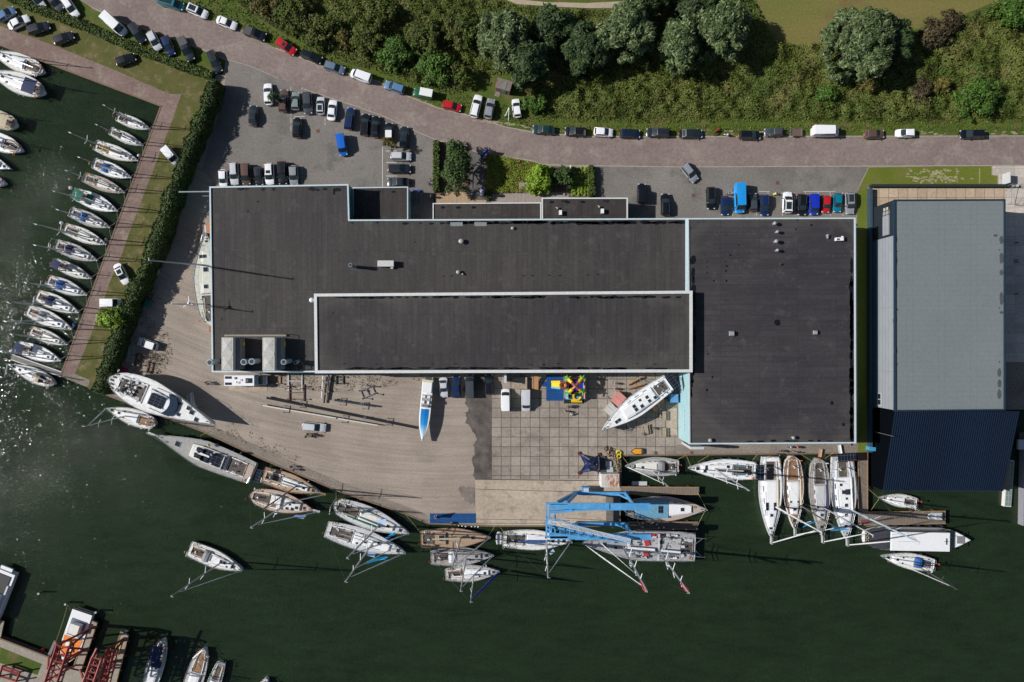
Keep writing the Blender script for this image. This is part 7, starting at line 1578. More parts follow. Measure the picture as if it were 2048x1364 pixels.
for c in cor:
    m_ = ap.lerp(c, .45) + Vector((0, 0, .25)); MB().tube(ap, m_, .30, .32, 8).build('arch', PVBR, e); MB().tube(m_, c, .34, .38, 8).build('arch_sleeve', PVY, e); MB().tube(c, (c.x, c.y, .6), .38, .42, 8).build('corner_column', PVY, e)
    for k in range(5):
        an = 2 * math.pi * k / 5 + c.x; d_ = Vector((math.cos(an), math.sin(an), .3)); MB().loft([[c + Vector((0, 0, .3)) + Vector((-d_.y, d_.x, 0)) * .16, c + Vector((0, 0, .5)), c + Vector((0, 0, .3)) - Vector((-d_.y, d_.x, 0)) * .16], [c + d_ * .7 + Vector((-d_.y, d_.x, 0)) * .14, c + d_ * .7 + Vector((0, 0, .25)), c + d_ * .7 - Vector((-d_.y, d_.x, 0)) * .14], [c + d_ * .98 + Vector((0, .01, -.2)), c + d_ * .98 + Vector((0, 0, -.15)), c + d_ * .98 + Vector((0, -.01, -.2))]]).build('palm_leaf', PVG, e)
fy = b_.y - .2
MB().tube((a.x + .8, fy - .35, .5), (b_.x - .4, fy - .35, .5), .42, n=10).build('front_bolster', PVY, e); MB().tube((a.x + .5, fy + .35, 1.0), (b_.x - .2, fy + .35, 1.0), .34, n=10).build('front_bolster', PVL, e)
MB().ring((cx + .2, fy + .6, 1.55), .75, .2, 12).build('entrance_arch', PVY, e); MB().ball((cx + .3, fy + .9, 2.0), .35).build('decorative_ball', BLACK, e)
s0, s1 = T(e, 1133, 770, 2.0), T(e, 1103, 769, .3)
MB().loft([[(s0.x, s0.y - .8, 2.2), (s0.x, s0.y + .8, 2.2), (s0.x, s0.y + .8, 0), (s0.x, s0.y - .8, 0)], [(s0.x - 1.3, s0.y - .7, 1.9), (s0.x - 1.3, s0.y + .7, 1.9), (s0.x - 1.3, s0.y + .7, 0), (s0.x - 1.3, s0.y - .7, 0)], [(s1.x, s1.y - .55, .3), (s1.x, s1.y + .55, .3), (s1.x, s1.y + .55, 0), (s1.x, s1.y - .55, 0)]]).build('slide', PVY, e)
for sg in (-1, 1): MB().tube((s0.x - 1.2, s0.y + sg * .7, 2.1), (s1.x, s1.y + sg * .6, .5), .2, n=7).build('slide_side', PVL if sg < 0 else PVY, e)
MB().ring((s0.x - .7, s0.y, 2.4), .6, .25, 12).build('slide_ring', PVBR, e)

# ---- navy star tent
e = empty('star_tent', P3(1178, 927), 0, 'navy star shaped event tent with a pale blue end panel', 'tent')
cs = [T(e, 1158.5, 907, .25), T(e, 1198.5, 909, .25), T(e, 1198.5, 944.5, .25), T(e, 1158.5, 946, .25)]; pk = T(e, 1180, 928, 3.6); secs = []
for r_ in range(6):
    f = r_ / 5; ring = []
    for k in range(4):
        a, b_ = cs[k], cs[(k + 1) % 4]
        for j in range(6):
            q = j / 6; p = a.lerp(b_, q); cen = (cs[0] + cs[2]) / 2; p = p.lerp(Vector((cen.x, cen.y, p.z)), .42 * math.sin(math.pi * q)); p.z = .25 + 1.9 * math.sin(math.pi * q)
            w = p.lerp(pk, f); w.z -= .55 * math.sin(math.pi * f); ring.append(w)
    secs.append(ring)
MB().loft(secs, cap=False).build('canopy', plain((.008, .018, .085), .45, 0, .2), e, smooth=True)
p1, p2 = cs[1].lerp(cs[2], .12), cs[1].lerp(cs[2], .88); MB().add([tuple(p1 + Vector((-.1, 0, 0))), tuple(p2 + Vector((-.1, 0, 0))), tuple((p1 + p2) / 2 + Vector((-.3, -1.0, 2.1))), tuple((p1 + p2) / 2 + Vector((-.3, 1.0, 2.1)))], [(0, 1, 2, 3)]).build('end_panel', plain((.40, .52, .80), .5), e)
MB().tube((pk.x, pk.y, 0), tuple(pk), .06).build('centre_pole', LGREY, e)
for c in cs: MB().box((c.x, c.y, .15), (.6, .6, .3), .5).build('corner_weight', DKRED, e)
# ---- container with rusty roof
m, nt, b = newmat('rusty_container_roof'); v = objc(nt); n_ = noise(nt, mapping(nt, v, (2.0, .8, 1)), 1.1, 6, .7); sp = N(nt, 'ShaderNodeSeparateXYZ'); nt.links.new(v, sp.inputs[0])
msk = math_(nt, 'MULTIPLY', ramp(nt, n_, [(.44, 0.), (.56, 1.)]), ramp(nt, math_(nt, 'MULTIPLY_ADD', sp.outputs[0], .25, .5), [(.15, 0.), (.45, .9), (.95, 1.)]))
g = grid(nt, v, .26, 0, .07); c = mixc(nt, math_(nt, 'MULTIPLY', g, .35), (.60, .58, .54), (.3, .27, .24)); nt.links.new(mixc(nt, msk, c, (.36, .12, .03)), b.inputs['Base Color']); b.inputs['Roughness'].default_value = .7
e = empty('shipping_container', P3(1218, 960), 0, 'short white shipping container with rust patches on its ribbed roof', 'container')
a, b_ = T(e, 1202, 948, 2.5), T(e, 1239, 974.5, 2.5); MB().box(((a.x + b_.x) / 2, (a.y + b_.y) / 2, 1.25), (b_.x - a.x, a.y - b_.y, 2.5)).build('body', ribbed('white_corrugated', (.62, .62, .6), 'x', .26, .5), e)
mb = MB(); W_ = b_.x - a.x; D_ = a.y - b_.y
mb.box((0, 0, 0), (W_ - .1, D_ - .1, .05))
for k in range(14): mb.box((-W_ / 2 + .2 + k * (W_ - .4) / 13, 0, .04), (.12, D_ - .3, .05))
o = mb.build('roof', m, e); o.location = ((a.x + b_.x) / 2, (a.y + b_.y) / 2, 2.54)
for sg in (-1, 1): MB().box(((a.x + b_.x) / 2 - W_ / 2 - .03, (a.y + b_.y) / 2 + sg * D_ * .24, 1.25), (.06, D_ * .45, 2.3)).build('door', WHITE, e)
slab('dark_platform', 1198, 912, 1211, 945, .01, .35, plain((.045, .045, .045), .8, 0, .3), 'dark grey platform between the star tent and the two pallets', 'platform')
slab('pallet', 1211, 923, 1223, 933, .02, .5, plain((.42, .45, .48), .6), 'upper pale plastic pallet beside the dark platform', 'pallet', group='pale pallets'); slab('pallet', 1214, 934, 1226, 944, .02, .5, plain((.42, .45, .48), .6), 'lower pale plastic pallet beside the dark platform', 'pallet', group='pale pallets')
e = empty('chain_heap', P3(1220, 907), 0, 'heap of rusty chain, buoys and rope beside the yellow coil', 'heap'); r = random.Random(9); mb = MB()
for k in range(60):
    t = k / 60; x, y = P(1212 + 20 * t + r.uniform(-5, 5), 896 + 22 * t + r.uniform(-5, 5)); mb.ring((x - e.location.x, y - e.location.y, r.uniform(.1, .6)), r.uniform(.15, .35), .07, 7, r.choice('xyz'), mi=k % 3)
mb.build('chain', [plain((.25, .15, .11), .9), plain((.42, .33, .26), .9), BROWNM], e)
mb = MB()
for k in range(30):
    x, y = P(1231 + r.uniform(-4, 7), 915 + k * 1.0); mb.ring((x - e.location.x, y - e.location.y, r.uniform(.1, .4)), r.uniform(.15, .3), .06, 7, r.choice('xyz'))
mb.build('rope', plain((.33, .27, .18), .9), e)
e = empty('hose_coil', P3(1237, 909), 0, 'bright yellow rope coil on the quay corner', 'coil'); mb = MB()
for k in range(5): mb.ring((0, (k % 2) * .7 - .3, .15 + .09 * k), .55 - .04 * k, .09, 12)
mb.build('coil', plain((.72, .60, .02), .6), e)
e = empty('yellow_sled', P3(1272, 902), math.pi, 'orange-yellow rescue sled with black edges on the quay', 'sled')
MB().loft([[(-1.0, -.55, .1), (-1.0, .55, .1), (-1.0, .5, .5), (-1.0, -.5, .5)], [(.3, -.55, .1), (.3, .55, .1), (.3, .5, .55), (.3, -.5, .55)], [(1.0, -.1, .2), (1.0, .1, .2), (1.0, .08, .5), (1.0, -.08, .5)]]).build('hull', plain((.72, .32, .02), .5), e)
MB().path([(-1.0, -.6, .5), (.3, -.6, .55), (1.1, 0, .5), (.3, .6, .55), (-1.0, .6, .5)], .07).build('rubbing_strake', BLACK, e); MB().box((-1.2, 0, .4), (.35, 1.1, .5)).build('tail_box', DGREY, e)
slab('float_platform', 1264, 963, 1294, 971, WL - .1, WL + .35, LGREY, 'small grey and white work float beside the upper jetty finger', 'float')
# ---- yard things by the shored yacht
def rslab(name, u, v, w, d_, z0, z1, ang, mat, label, cat, group=None):
    o = MB().box((0, 0, (z1 - z0) / 2), (w, d_, z1 - z0), top=.97).box((0, 0, z1 - z0 + .03), (w * .9, .08, .06)).build(name, mat); o.location = (*P(u, v, z1), z0); o.rotation_euler = (0, 0, math.radians(ang)); return setp(o, label, cat, group)
rslab('crate', 1238, 799, 1.9, 2.6, 0, 1.9, -42, plain((.50, .22, .19), .6), 'pink box crate leaning on the shored white yacht', 'crate'); rslab('crate', 1222, 819, 1.7, 2.2, 0, 1.8, -42, plain((.42, .42, .40), .6), 'grey box crate next to the pink one', 'crate')
rslab('skip', 1349, 797, 1.6, 1.7, 0, 2.2, 0, plain((.09, .27, .50), .6), 'light blue box against the pale blue wall', 'box')
rslab('timber_stack', 1315, 808, 1.5, 3.2, 0, .6, -40, plain((.45, .22, .10), .8, 0, .3), 'orange-brown timber stack under the shored yacht', 'timber')
rslab('paving_slab', 1344, 843, 2.2, 5.6, 0, .08, 0, M_SLIP, 'cream concrete slab between the picnic tables and the pale blue wall', 'slab')
for (a, b_, lb) in (((1257, 769), (1283, 754), 'upper plank of the two wooden gangways by the yacht stern'), ((1258, 777), (1287, 768), 'lower plank of the two wooden gangways by the yacht stern')):
    o = MB().tube(P3(*a, .4), P3(*b_, .9), .22, n=4).tube(P3(a[0] + 1, a[1] + 2, .1), P3(b_[0] + 1, b_[1] + 2, .1), .1, n=4).build('gangway', WOOD); setp(o, lb, 'gangway')
def picnic(u, v, ang, label):
    e = empty('picnic_table', P3(u, v), math.radians(ang), label, 'picnic table', 'picnic tables beside the east hall'); wm = plain((.33, .27, .2), .8, 0, .3)
    MB().box((0, 0, .74), (.8, 1.9, .06)).build('tabletop', wm, e)
    for sg in (-1, 1): MB().box((sg * .75, 0, .45), (.28, 1.9, .05)).build('bench', wm, e)
    for sy in (-1, 1): MB().tube((-.75, sy * .7, 0), (-.2, sy * .7, .74), .05, n=4).tube((.75, sy * .7, 0), (.2, sy * .7, .74), .05, n=4).box((0, sy * .7, .42), (1.7, .08, .08)).build('leg', wm, e)
picnic(1327, 831, 0, 'upper picnic table on the slabs beside the pale blue wall'); picnic(1327, 864, 0, 'lower picnic table on the slabs beside the pale blue wall'); picnic(1291, 858, 8, 'picnic table standing apart beneath the bow of the shored yacht')
# timber stair and boxes at the hall's south doors
e = empty('timber_stair', P3(1071, 765), 0, 'bare timber staircase against the hall left of the blue play mat', 'staircase')
for k in range(9): MB().box((0, -1.6 + k * .38, .12 + k * .16), (1.0, .36, .06)).build('tread', plain((.42, .22, .10), .8), e)
for sg in (-1, 1): MB().tube((sg * .55, -1.7, .1), (sg * .55, 1.8, 1.6), .08, n=4).build('stringer', WOOD, e)
rslab('workbench', 1040, 766, 3.0, 2.4, 0, .8, 0, plain((.33, .27, .20), .8, 0, .35), 'cluttered low timber platform in the shade between the white column and the stair', 'platform')
o = MB().box((0, 0, 1.8), (.35, 2.2, 3.6)).box((0, 0, 3.65), (.5, 2.4, .1)).build('wall_fin', LGREY); o.location = P3(1011, 752); setp(o, 'pale upright fin wall sticking out from the hall above the white van', 'wall')
# ---- spars, trestles and cradles in the sandy yard
TP_ = plain((.68, .66, .60), .35, name='white_spar')
def spar(a, b_, z, r_, mat, label, name='mast_section'):
    A, B_ = Vector(P3(*a, z)), Vector(P3(*b_, z)); e = empty(name, (*((A + B_) / 2).xy, 0), math.atan2((B_ - A).y, (B_ - A).x), label, 'mast'); L = (B_ - A).length
    MB().tube((-L / 2, 0, z), (L / 2, 0, z), r_, r_ * .8, 8).build('tube', mat, e)
    MB().box((-L / 2 + .2, 0, z), (.4, r_ * 2.4, r_ * 2.4)).build('mast_foot', STEEL, e)
    for q in (-.25, .15): MB().tube((L * q, 0, z), (L * q + .1, 0, z + r_ + .06), r_ * 1.15, n=8).build('collar', STEEL, e)
spar((520.5, 810), (755, 850.5), 1.0, .15, TP_, 'long white mast lying on trestles across the sandy yard'); spar((530, 795), (837, 857), .9, .22, plain((.018, .018, .022), .4), 'very long black mast lying beyond the white one and ending by the speedboat')
spar((666, 799.5), (752, 813), .7, .22, plain((.03, .04, .055), .5), 'short dark mast bundle with a white stripe on the sand'); spar((646.5, 748), (643, 797), .9, .10, TP_, 'short white spar standing out from the hall wall over the weeds'); spar((654, 749), (648, 806), .5, .25, plain((.04, .038, .035), .7), 'dark rusty spar lying beside the short white one')
spar((662, 749), (655, 800), .4, .18, BROWNM, 'brown spar rightmost of the three pointing away from the hall')
def trestle(u, v, ang, label, w=1.6, h=.8, mat=STEEL):
    e = empty('trestle', P3(u, v), math.radians(ang), label, 'trestle', 'mast trestles in the yard'); MB().box((0, 0, h), (.12, w, .1)).build('top_bar', mat, e)
    for sy in (-1, 1): MB().tube((-.35, sy * w * .42, 0), (0, sy * w * .42, h), .04, n=4).tube((.35, sy * w * .42, 0), (0, sy * w * .42, h), .04, n=4).tube((-.3, sy * w * .42, .15), (.3, sy * w * .42, .15), .03, n=4).build('leg', mat, e)
for (u, v, a, lb) in ((570, 818, -10, 'trestle under the left end of the white mast'), (603, 808, -10, 'trestle joining the black and white masts near the rusty cradle'), (687, 838, -10, 'trestle under the right third of the white mast'), (776, 843, -12, 'trestle under the right end of the black mast'), (683, 803, -8, 'trestle under the short dark mast bundle'), (728, 811, -8, 'trestle near the right end of the dark mast bundle')): trestle(u, v, a, lb)
def cradle(u, v, ang, w, l, h, mat, label, cat='boat cradle'):
    e = empty('boat_cradle', P3(u, v), math.radians(ang), label, cat, 'boat cradles in the yard')
    for sy in (-1, 1): MB().box((0, sy * w / 2, .15), (l, .2, .2)).build('side_beam', mat, e)
    for q in (-.4, 0, .4): MB().box((l * q, 0, .16), (.14, w - .22, .14)).build('cross_bar', mat, e)
    for sx in (-1, 1):
        for sy in (-1, 1):
            MB().tube((sx * l * .38, sy * w / 2, .2), (sx * l * .38, sy * w * .56, h), .07, n=5).build('post', mat, e); MB().box((sx * l * .38, sy * w * .55, h), (.3, .35, .08)).build('pad', DGREY, e)
cradle(591, 762, 90, 2.8, 4.0, 1.6, LGREY, 'grey steel boat cradle with pads close to the hall wall'); cradle(594, 785, 90, 3.0, 3.4, .9, BROWNM, 'rusty open boat cradle below the grey one'); cradle(551, 759, 0, 1.6, 2.6, .8, plain((.36, .18, .10), .8, 0, .3), 'small orange-brown frame beside the motorhome'); cradle(736, 784, 22, 1.6, 3.2, 1.3, STEEL, 'grey two-legged cradle standing on the sand below the hall')
cradle(277, 720, 80, 1.0, 2.6, .9, BROWNM, 'rusty cradle left one of two above the racing yacht'); cradle(301, 735, 76, .9, 2.5, .9, BROWNM, 'rusty cradle beside the brushwood above the racing yacht'); cradle(680, 760, 90, 1.4, 1.8, .7, BLACK, 'small black frame in the weeds below the hall')
cradle(297, 594, 65, 1.4, 2.2, 1.0, plain((.25, .05, .04), .7), 'red frame in the shade of the tall hedge')
rslab('storage_rack', 294, 607, 1.0, 1.6, 0, 1.0, -20, plain((.02, .14, .11), .6), 'green covered rack below the red frame in the hedge shade', 'rack')
e = empty('brushwood_heap', P3(305, 716), 0, 'heap of dead branches between the rusty cradles', 'heap'); mb = MB(); r = random.Random(2)
for k in range(60):
    a = r.uniform(0, 6.28); x, y = r.gauss(0, .9), r.gauss(0, .5); l_ = r.uniform(.6, 1.7); mb.tube((x, y, r.uniform(.1, .7)), (x + l_ * math.cos(a), y + l_ * math.sin(a), r.uniform(.2, 1.1)), .04, .015, 4)
mb.build('branches', plain((.15, .10, .07), .9, 0, .4), e)
rslab('timber_box', 322, 497, 1.8, 2.2, 0, 1.5, -14, plain((.24, .13, .07), .8, 0, .3), 'brown timber box beside the tall hedge', 'box'); rslab('crate', 318, 515, 1.6, .8, 0, .8, 14, MGREY, 'grey crate just below the brown timber box', 'crate')
def hullshape(name, u, v, ang, L, B, mat, label, z=0, up=False):
    e = empty(name, (*P(u, v), z), math.radians(ang), label, 'small boat'); secs = []
    for i in range(11):
        t = i / 10; w = B / 2 * (math.sin(math.pi * (.12 + .86 * t)) ** .6) * (1 if t < .6 else (1 - ((t - .6) / .4) ** 2) + .02); secs.append([((t - .5) * L, -w, .05), ((t - .5) * L, -w * .8, .45), ((t - .5) * L, 0, .62), ((t - .5) * L, w * .8, .45), ((t - .5) * L, w, .05)])
    MB().loft(secs, closed=False).build('hull', mat, e); MB().tube((-L / 2 + .2, 0, .62), (L / 2 - .3, 0, .64), .05, n=4).build('keel_strip', DGREY, e)
hullshape('upturned_rowing_boat', 313, 544, 65, 2.9, 1.3, plain((.42, .35, .26), .6), 'beige upturned rowing boat in the shade of the tall hedge'); hullshape('red_dinghy', 248, 740, -25, 2.6, 1.1, plain((.32, .02, .06), .4), 'crimson dinghy under the hedge beside the racing yacht')
hullshape('covered_dinghy', 258, 708, 80, 3.0, 1.2, plain((.16, .19, .18), .7), 'grey-green covered dinghy in the darkest hedge shade')
e = empty('boarding_stair', P3(392, 797), math.radians(-50), 'steel boarding stair standing beside the bow of the racing yacht ashore', 'staircase')
for sg in (-1, 1): MB().tube((-1.5, sg * .45, 0), (1.2, sg * .45, 3.2), .08, n=4).build('stringer', STEEL, e)
for k in range(9): MB().box((-1.35 + k * .3, 0, .3 + k * .35), (.25, .8, .05)).build('tread', LGREY, e)
MB().box((1.7, 0, 3.2), (1.2, 1.1, .08)).build('platform', STEEL, e)
for sg in (-1, 1): MB().path([(-1.5, sg * .48, 1.0), (1.2, sg * .48, 4.2), (2.3, sg * .5, 4.2), (2.3, sg * .5, 0)], .05, 4).build('handrail', STEEL, e)
# west wall: orange stores, tank, jib arm
e = empty('wall_jib', P3(400, 384), 0, 'grey jib arm sticking out westward from the corner of the hall', 'wall crane')
MB().tube(T(e, 358, 384, 7), T(e, 424, 383, 7), .16, n=6).build('arm', STEEL, e); MB().tube(T(e, 405, 392, 6), T(e, 424, 392, 6), .1, n=5).build('lower_arm', STEEL, e)
rslab('rack_of_planks', 417, 462, .8, 3.4, 0, 2.2, 0, plain((.45, .18, .05), .7, 0, .3), 'orange plank rack at the bow of the steel ketch', 'rack'); rslab('tank', 417, 639, 1.2, 2.0, 0, 1.9, 0, plain((.72, .35, .02), .5), 'orange-yellow tank behind the steel ketch', 'tank'); rslab('rack_of_planks', 420, 655, .5, 2.0, 0, 1.2, 0, plain((.32, .13, .06), .7, 0, .4), 'small pile of brown and orange scraps below the orange tank', 'heap')
slab('motorhome_slab', 457, 770, 534, 782, .004, .05, M_SLIP, 'thin strip of concrete slabs along the near side of the motorhome', 'slab')
# ---- garden, road-side things
slab('wooden_platform', 1037.5, 365, 1057, 385, .25, .45, M_DECKG, 'small square wooden platform beside the lime shrub', 'platform')
def banner(u, v, ang, col, h, w, label, name='banner_flag'):
    e = empty(name, P3(u, v), math.radians(ang), label, 'banner'); MB().tube((0, 0, 0), (0, 0, h), .04).build('pole', STEEL, e); MB().box((w / 2, 0, h * .6), (w, .14, h * .75), top=.9).build('flag', col, e); MB().box((0, 0, .05), (.8, .8, .1)).build('base', BLACK, e)
banner(962, 320, 50, ROYAL, 2.6, 2.4, 'royal blue banner at the roadside end of the slate path')
e = empty('advertising_totem', P3(964.5, 388), 0, 'white inflatable totem with a blue ring at the foot of the slate path', 'totem'); MB().tube((0, 0, 0), (0, 0, 3.2), .42, .34, 14).dome((0, 0, 3.2), .34, .34, .2, 14).build('column', plain((.60, .63, .72), .5), e); MB().ring((0, 0, 3.42), .2, .06, 14).build('ring_emblem', ROYAL, e); MB().tube((0, 0, 0), (0, 0, .12), .7, n=12).build('base', NAVY, e)
o = MB().box((0, 0, .9), (.12, 1.4, 1.8)).build('white_board', WHITE); o.location = P3(1139.5, 341); setp(o, 'thin white board at the roadside corner of the planted rows', 'sign')
e = empty('post_sign', P3(1017, 234), 0, 'white A-shaped post sign on the lawn beside the white hatchback', 'sign')
MB().tube((0, -.7, 0), (.1, 1.3, 1.9), .09, n=5).build('post', WHITE, e); MB().tube((-.7, .1, .2), (.1, 1.3, 1.9), .08, n=5).build('post', WHITE, e); MB().box((-.62, .1, .5), (.35, .25, .7), .3).build('sign_box', LGREY, e)
e = empty('brick_hut', (*P(1008, 178), 0), math.radians(-16), 'small brick hut with a green-grey door at the foot of the willows', 'hut')
MB().box((0, 0, 1.2), (2.9, 1.9, 2.4)).build('wall', m_ground('hut_brick', (.19, .13, .12), (.25, .18, .16), .5, 3), e); MB().box((0, 0, 2.45), (3.1, 2.1, .12)).build('roof', plain((.20, .145, .135), .85, 0, .25), e); MB().box((.2, -.2, 2.54), (.75, 1.6, .06)).build('roof_panel', plain((.16, .20, .17), .5), e); MB().box((.2, -.98, 1.0), (.9, .08, 2.0)).build('door', plain((.14, .2, .16), .5), e); MB().box((-1.0, -1.4, .05), (1.0, 1.0, .1)).build('step', M_COB, e)
e = empty('billboard', P3(2003, 360), math.radians(90), 'grey roadside billboard at the corner of the bright lawn', 'billboard'); MB().box((0, 0, 1.4), (2.2, .12, 2.2)).build('board', LGREY, e)
for sg in (-1, 1): MB().tube((sg * .9, 0, 0), (sg * .9, 0, 1.2), .06).build('post', STEEL, e)
e = empty('entrance_gate', P3(2024, 385), math.radians(0), 'light metal entrance gate frame at the corner of the grey warehouse', 'gate'); mb = MB(); mb.path([(-1.6, 1.2, 0), (-1.6, 1.2, 2.2), (1.6, 1.2, 2.2), (1.6, 1.2, 0)], .05); mb.path([(-1.6, 1.2, 2.2), (-1.0, -2.4, 1.2), (-1.0, -2.4, 0)], .04); mb.path([(1.6, 1.2, 2.2), (.6, -2.6, 1.2), (.6, -2.6, 0)], .04); mb.tube((-1.0, -2.4, 1.2), (.6, -2.6, 1.2), .04); mb.build('frame', MGREY, e)
for k in range(3): MB().box((-.9 + k * .8, 1.3, .6), (.6, .35, .4), k * .6).build('gate_box', LGREY, e)
dz = [(2029, 486, 0), (2028, 521, 0), (2029, 525, 0), (2029, 588, 0)]
for i, (u, v, q) in enumerate(dz):
    o = MB().tube((0, 0, 0), (0, 0, .9), .09, n=8).ball((0, 0, .95), .14).build('bollard', BLACK); o.location = P3(u, v); setp(o, 'short black bollard on the shaded slabs right of the grey warehouse', 'bollard', 'bollards right of the grey warehouse')
o = None
# tyre-black ferry ramp panel by the long wall, red mat on the jetty
rslab('blue_sign_board', 1745, 898, 1.4, .8, 0, 1.3, -8, plain((.05, .28, .50), .5), 'light blue board with a white end by the long slate wall', 'sign'); slab('jetty_mat', 1718, 908, 1731, 918, -.08, -.02, plain((.30, .10, .08), .8), 'red-brown rubber mat at the top of the short jetty', 'mat')
slab('jetty_mat', 1722, 1040, 1738, 1048, -.08, -.02, plain((.20, .05, .05), .8), 'dark red mat at the inner end of the wide jetty', 'mat')
for (u0, v0, u1, v1, lb, mt) in ((1639.5, 914, 1641.5, 898, 'wooden gangplank from the weathered grey yacht to the quay', plain((.50, .32, .19), .7)), (1684, 921, 1678, 890, 'long white gangway from the broadest yacht to the quay', WHITE)):
    A, B_ = Vector(P3(u0, v0, .6)), Vector(P3(u1, v1, .5)); e = empty('gangplank', (*((A + B_) / 2).xy, 0), math.atan2((B_ - A).y, (B_ - A).x), lb, 'gangplank'); L = (B_ - A).length; MB().box((0, 0, .55), (L, .6, .08)).build('plank', mt, e)
    for sg in (-1, 1): MB().box((0, sg * .28, .63), (L, .05, .08)).build('side_rail', mt, e)
# ---- buoys, piles, bollards, mooring ropes
for i, (u, v, c, lb) in enumerate(((142, 376, WHITE, 'white round buoy above the green-tented yacht'), (124, 446, WHITE, 'small white buoy beside the cream grey-decked yacht'), (213, 480, WHITE, 'white buoy under the bow of the cream grey-decked yacht'), (279, 312, WHITE, 'white buoy between the quay and the yellow covered yacht'), (150, 649, BLUEC, 'blue-white fender buoy on the quay edge low down the marina'), (24, 703, WHITE, 'white round buoy at the outer end of the grey pontoon'), (86, 1299, RED, 'red-orange ball buoy in the shaded corner under the far bank'))):
    o = MB().ball((0, 0, .15), .38 if u > 100 else .42, 12).ring((0, 0, .52), .1, .03, 8, 'x').build('mooring_buoy', c, smooth=False); o.location = P3(u, v, WL) if u != 150 else P3(u, v, 0); setp(o, lb, 'buoy')
for i, (u, v, lb) in enumerate(((84, 1185, 'lone timber pile nearest the motor yacht'), (137, 1206, 'timber pile off the stern of the orange work boat'), (197, 1222, 'timber pile at the corner of the work boat dock'), (258, 1258, 'timber pile at the head of the yellow-edged pier'))):
    o = MB().tube((0, 0, -1.5), (.5, .4, 1.8), .2, .18, 8).tube((.5, .4, 1.8), (.52, .42, 1.9), .22, n=8, mi=1).build('mooring_pile', [PILE, LGREY]); o.location = P3(u, v, WL); setp(o, lb, 'pile')
bl = [(1285, 1053, 0), (1302, 1046, 0), (1306, 1044, 0), (1327, 1054, 0), (1346, 1058, 0), (1372, 1058, 0), (1393, 1057, 0), (1285, 1046, 1), (1317, 1055, 1), (1313, 1048, 1), (1225, 1054, 0)]
for i, (u, v, q) in enumerate(bl):
    o = MB().tube((0, 0, 0), (0, 0, .35), .1, .13, 8).dome((0, 0, .35), .16, .16, .08, 8).build('mooring_bollard', OFFW); o.location = P3(u, v, -.03); setp(o, 'small white mooring bollard on the lower jetty finger', 'bollard', 'white bollards on the lower jetty finger')
for i, (u, v) in enumerate(((917, 1048), (924, 1049), (931, 1050), (943, 1050), (950, 1050), (956, 1051))):
    o = MB().tube((0, -.05, -.5), (0, -.05, .1), .16, n=8).build('quay_fender', WHITE); o.location = P3(u, v + 2, -.1); setp(o, 'white quay fender below the long blue mat', 'fender', 'white fenders under the blue mat')
def rope(a, za, b_, zb, label, mat=CORD, sag=.25, r_=.035):
    A, B_ = Vector(P3(*a, za)), Vector(P3(*b_, zb)); pts = []
    for k in range(7):
        q = k / 6; p = A.lerp(B_, q); p.z -= sag * math.sin(math.pi * q) * (A - B_).length * .12; pts.append(p - A)
    o = MB().path(pts, r_, 4).build('mooring_rope', mat); o.location = A; setp(o, label, 'rope')
RW_ = plain((.40, .37, .30), .9, name='pale_rope'); RY = plain((.42, .33, .14), .9, name='yellowed_rope')
bows = [(302, 259), (288, 292), (278, 322), (264, 356), (251, 386), (237, 423), (221, 456), (214, 490), (196, 522), (184, 558), (175, 591), (159, 626), (145, 659), (136, 690), (123, 722)]
nms = ['innermost small', 'red ensign', 'yellow covered', 'blue hooded', 'pink decked', 'green tented', 'second blue hooded', 'cream grey-decked', 'navy hooded', 'boom tented cream', 'grey-decked', 'cream navy canvas', 'pale hooded', 'dark cushioned', 'navy cockpit covered']
def qx(v): return 322 + (121 - 322) * (v - 212) / (752 - 212)
for (u, v), nm in zip(bows, nms):
    rope((u - 2, v - 3), -.3, (qx(v - 16) + 2, v - 16), .1, 'mooring rope up from the bow of the %s yacht to the marina quay' % nm, RW_)
    rope((u - 3, v + 1), -.3, (qx(v + 24) + 1, v + 24), .1, 'mooring rope down from the bow of the %s yacht to the marina quay' % nm, RW_)
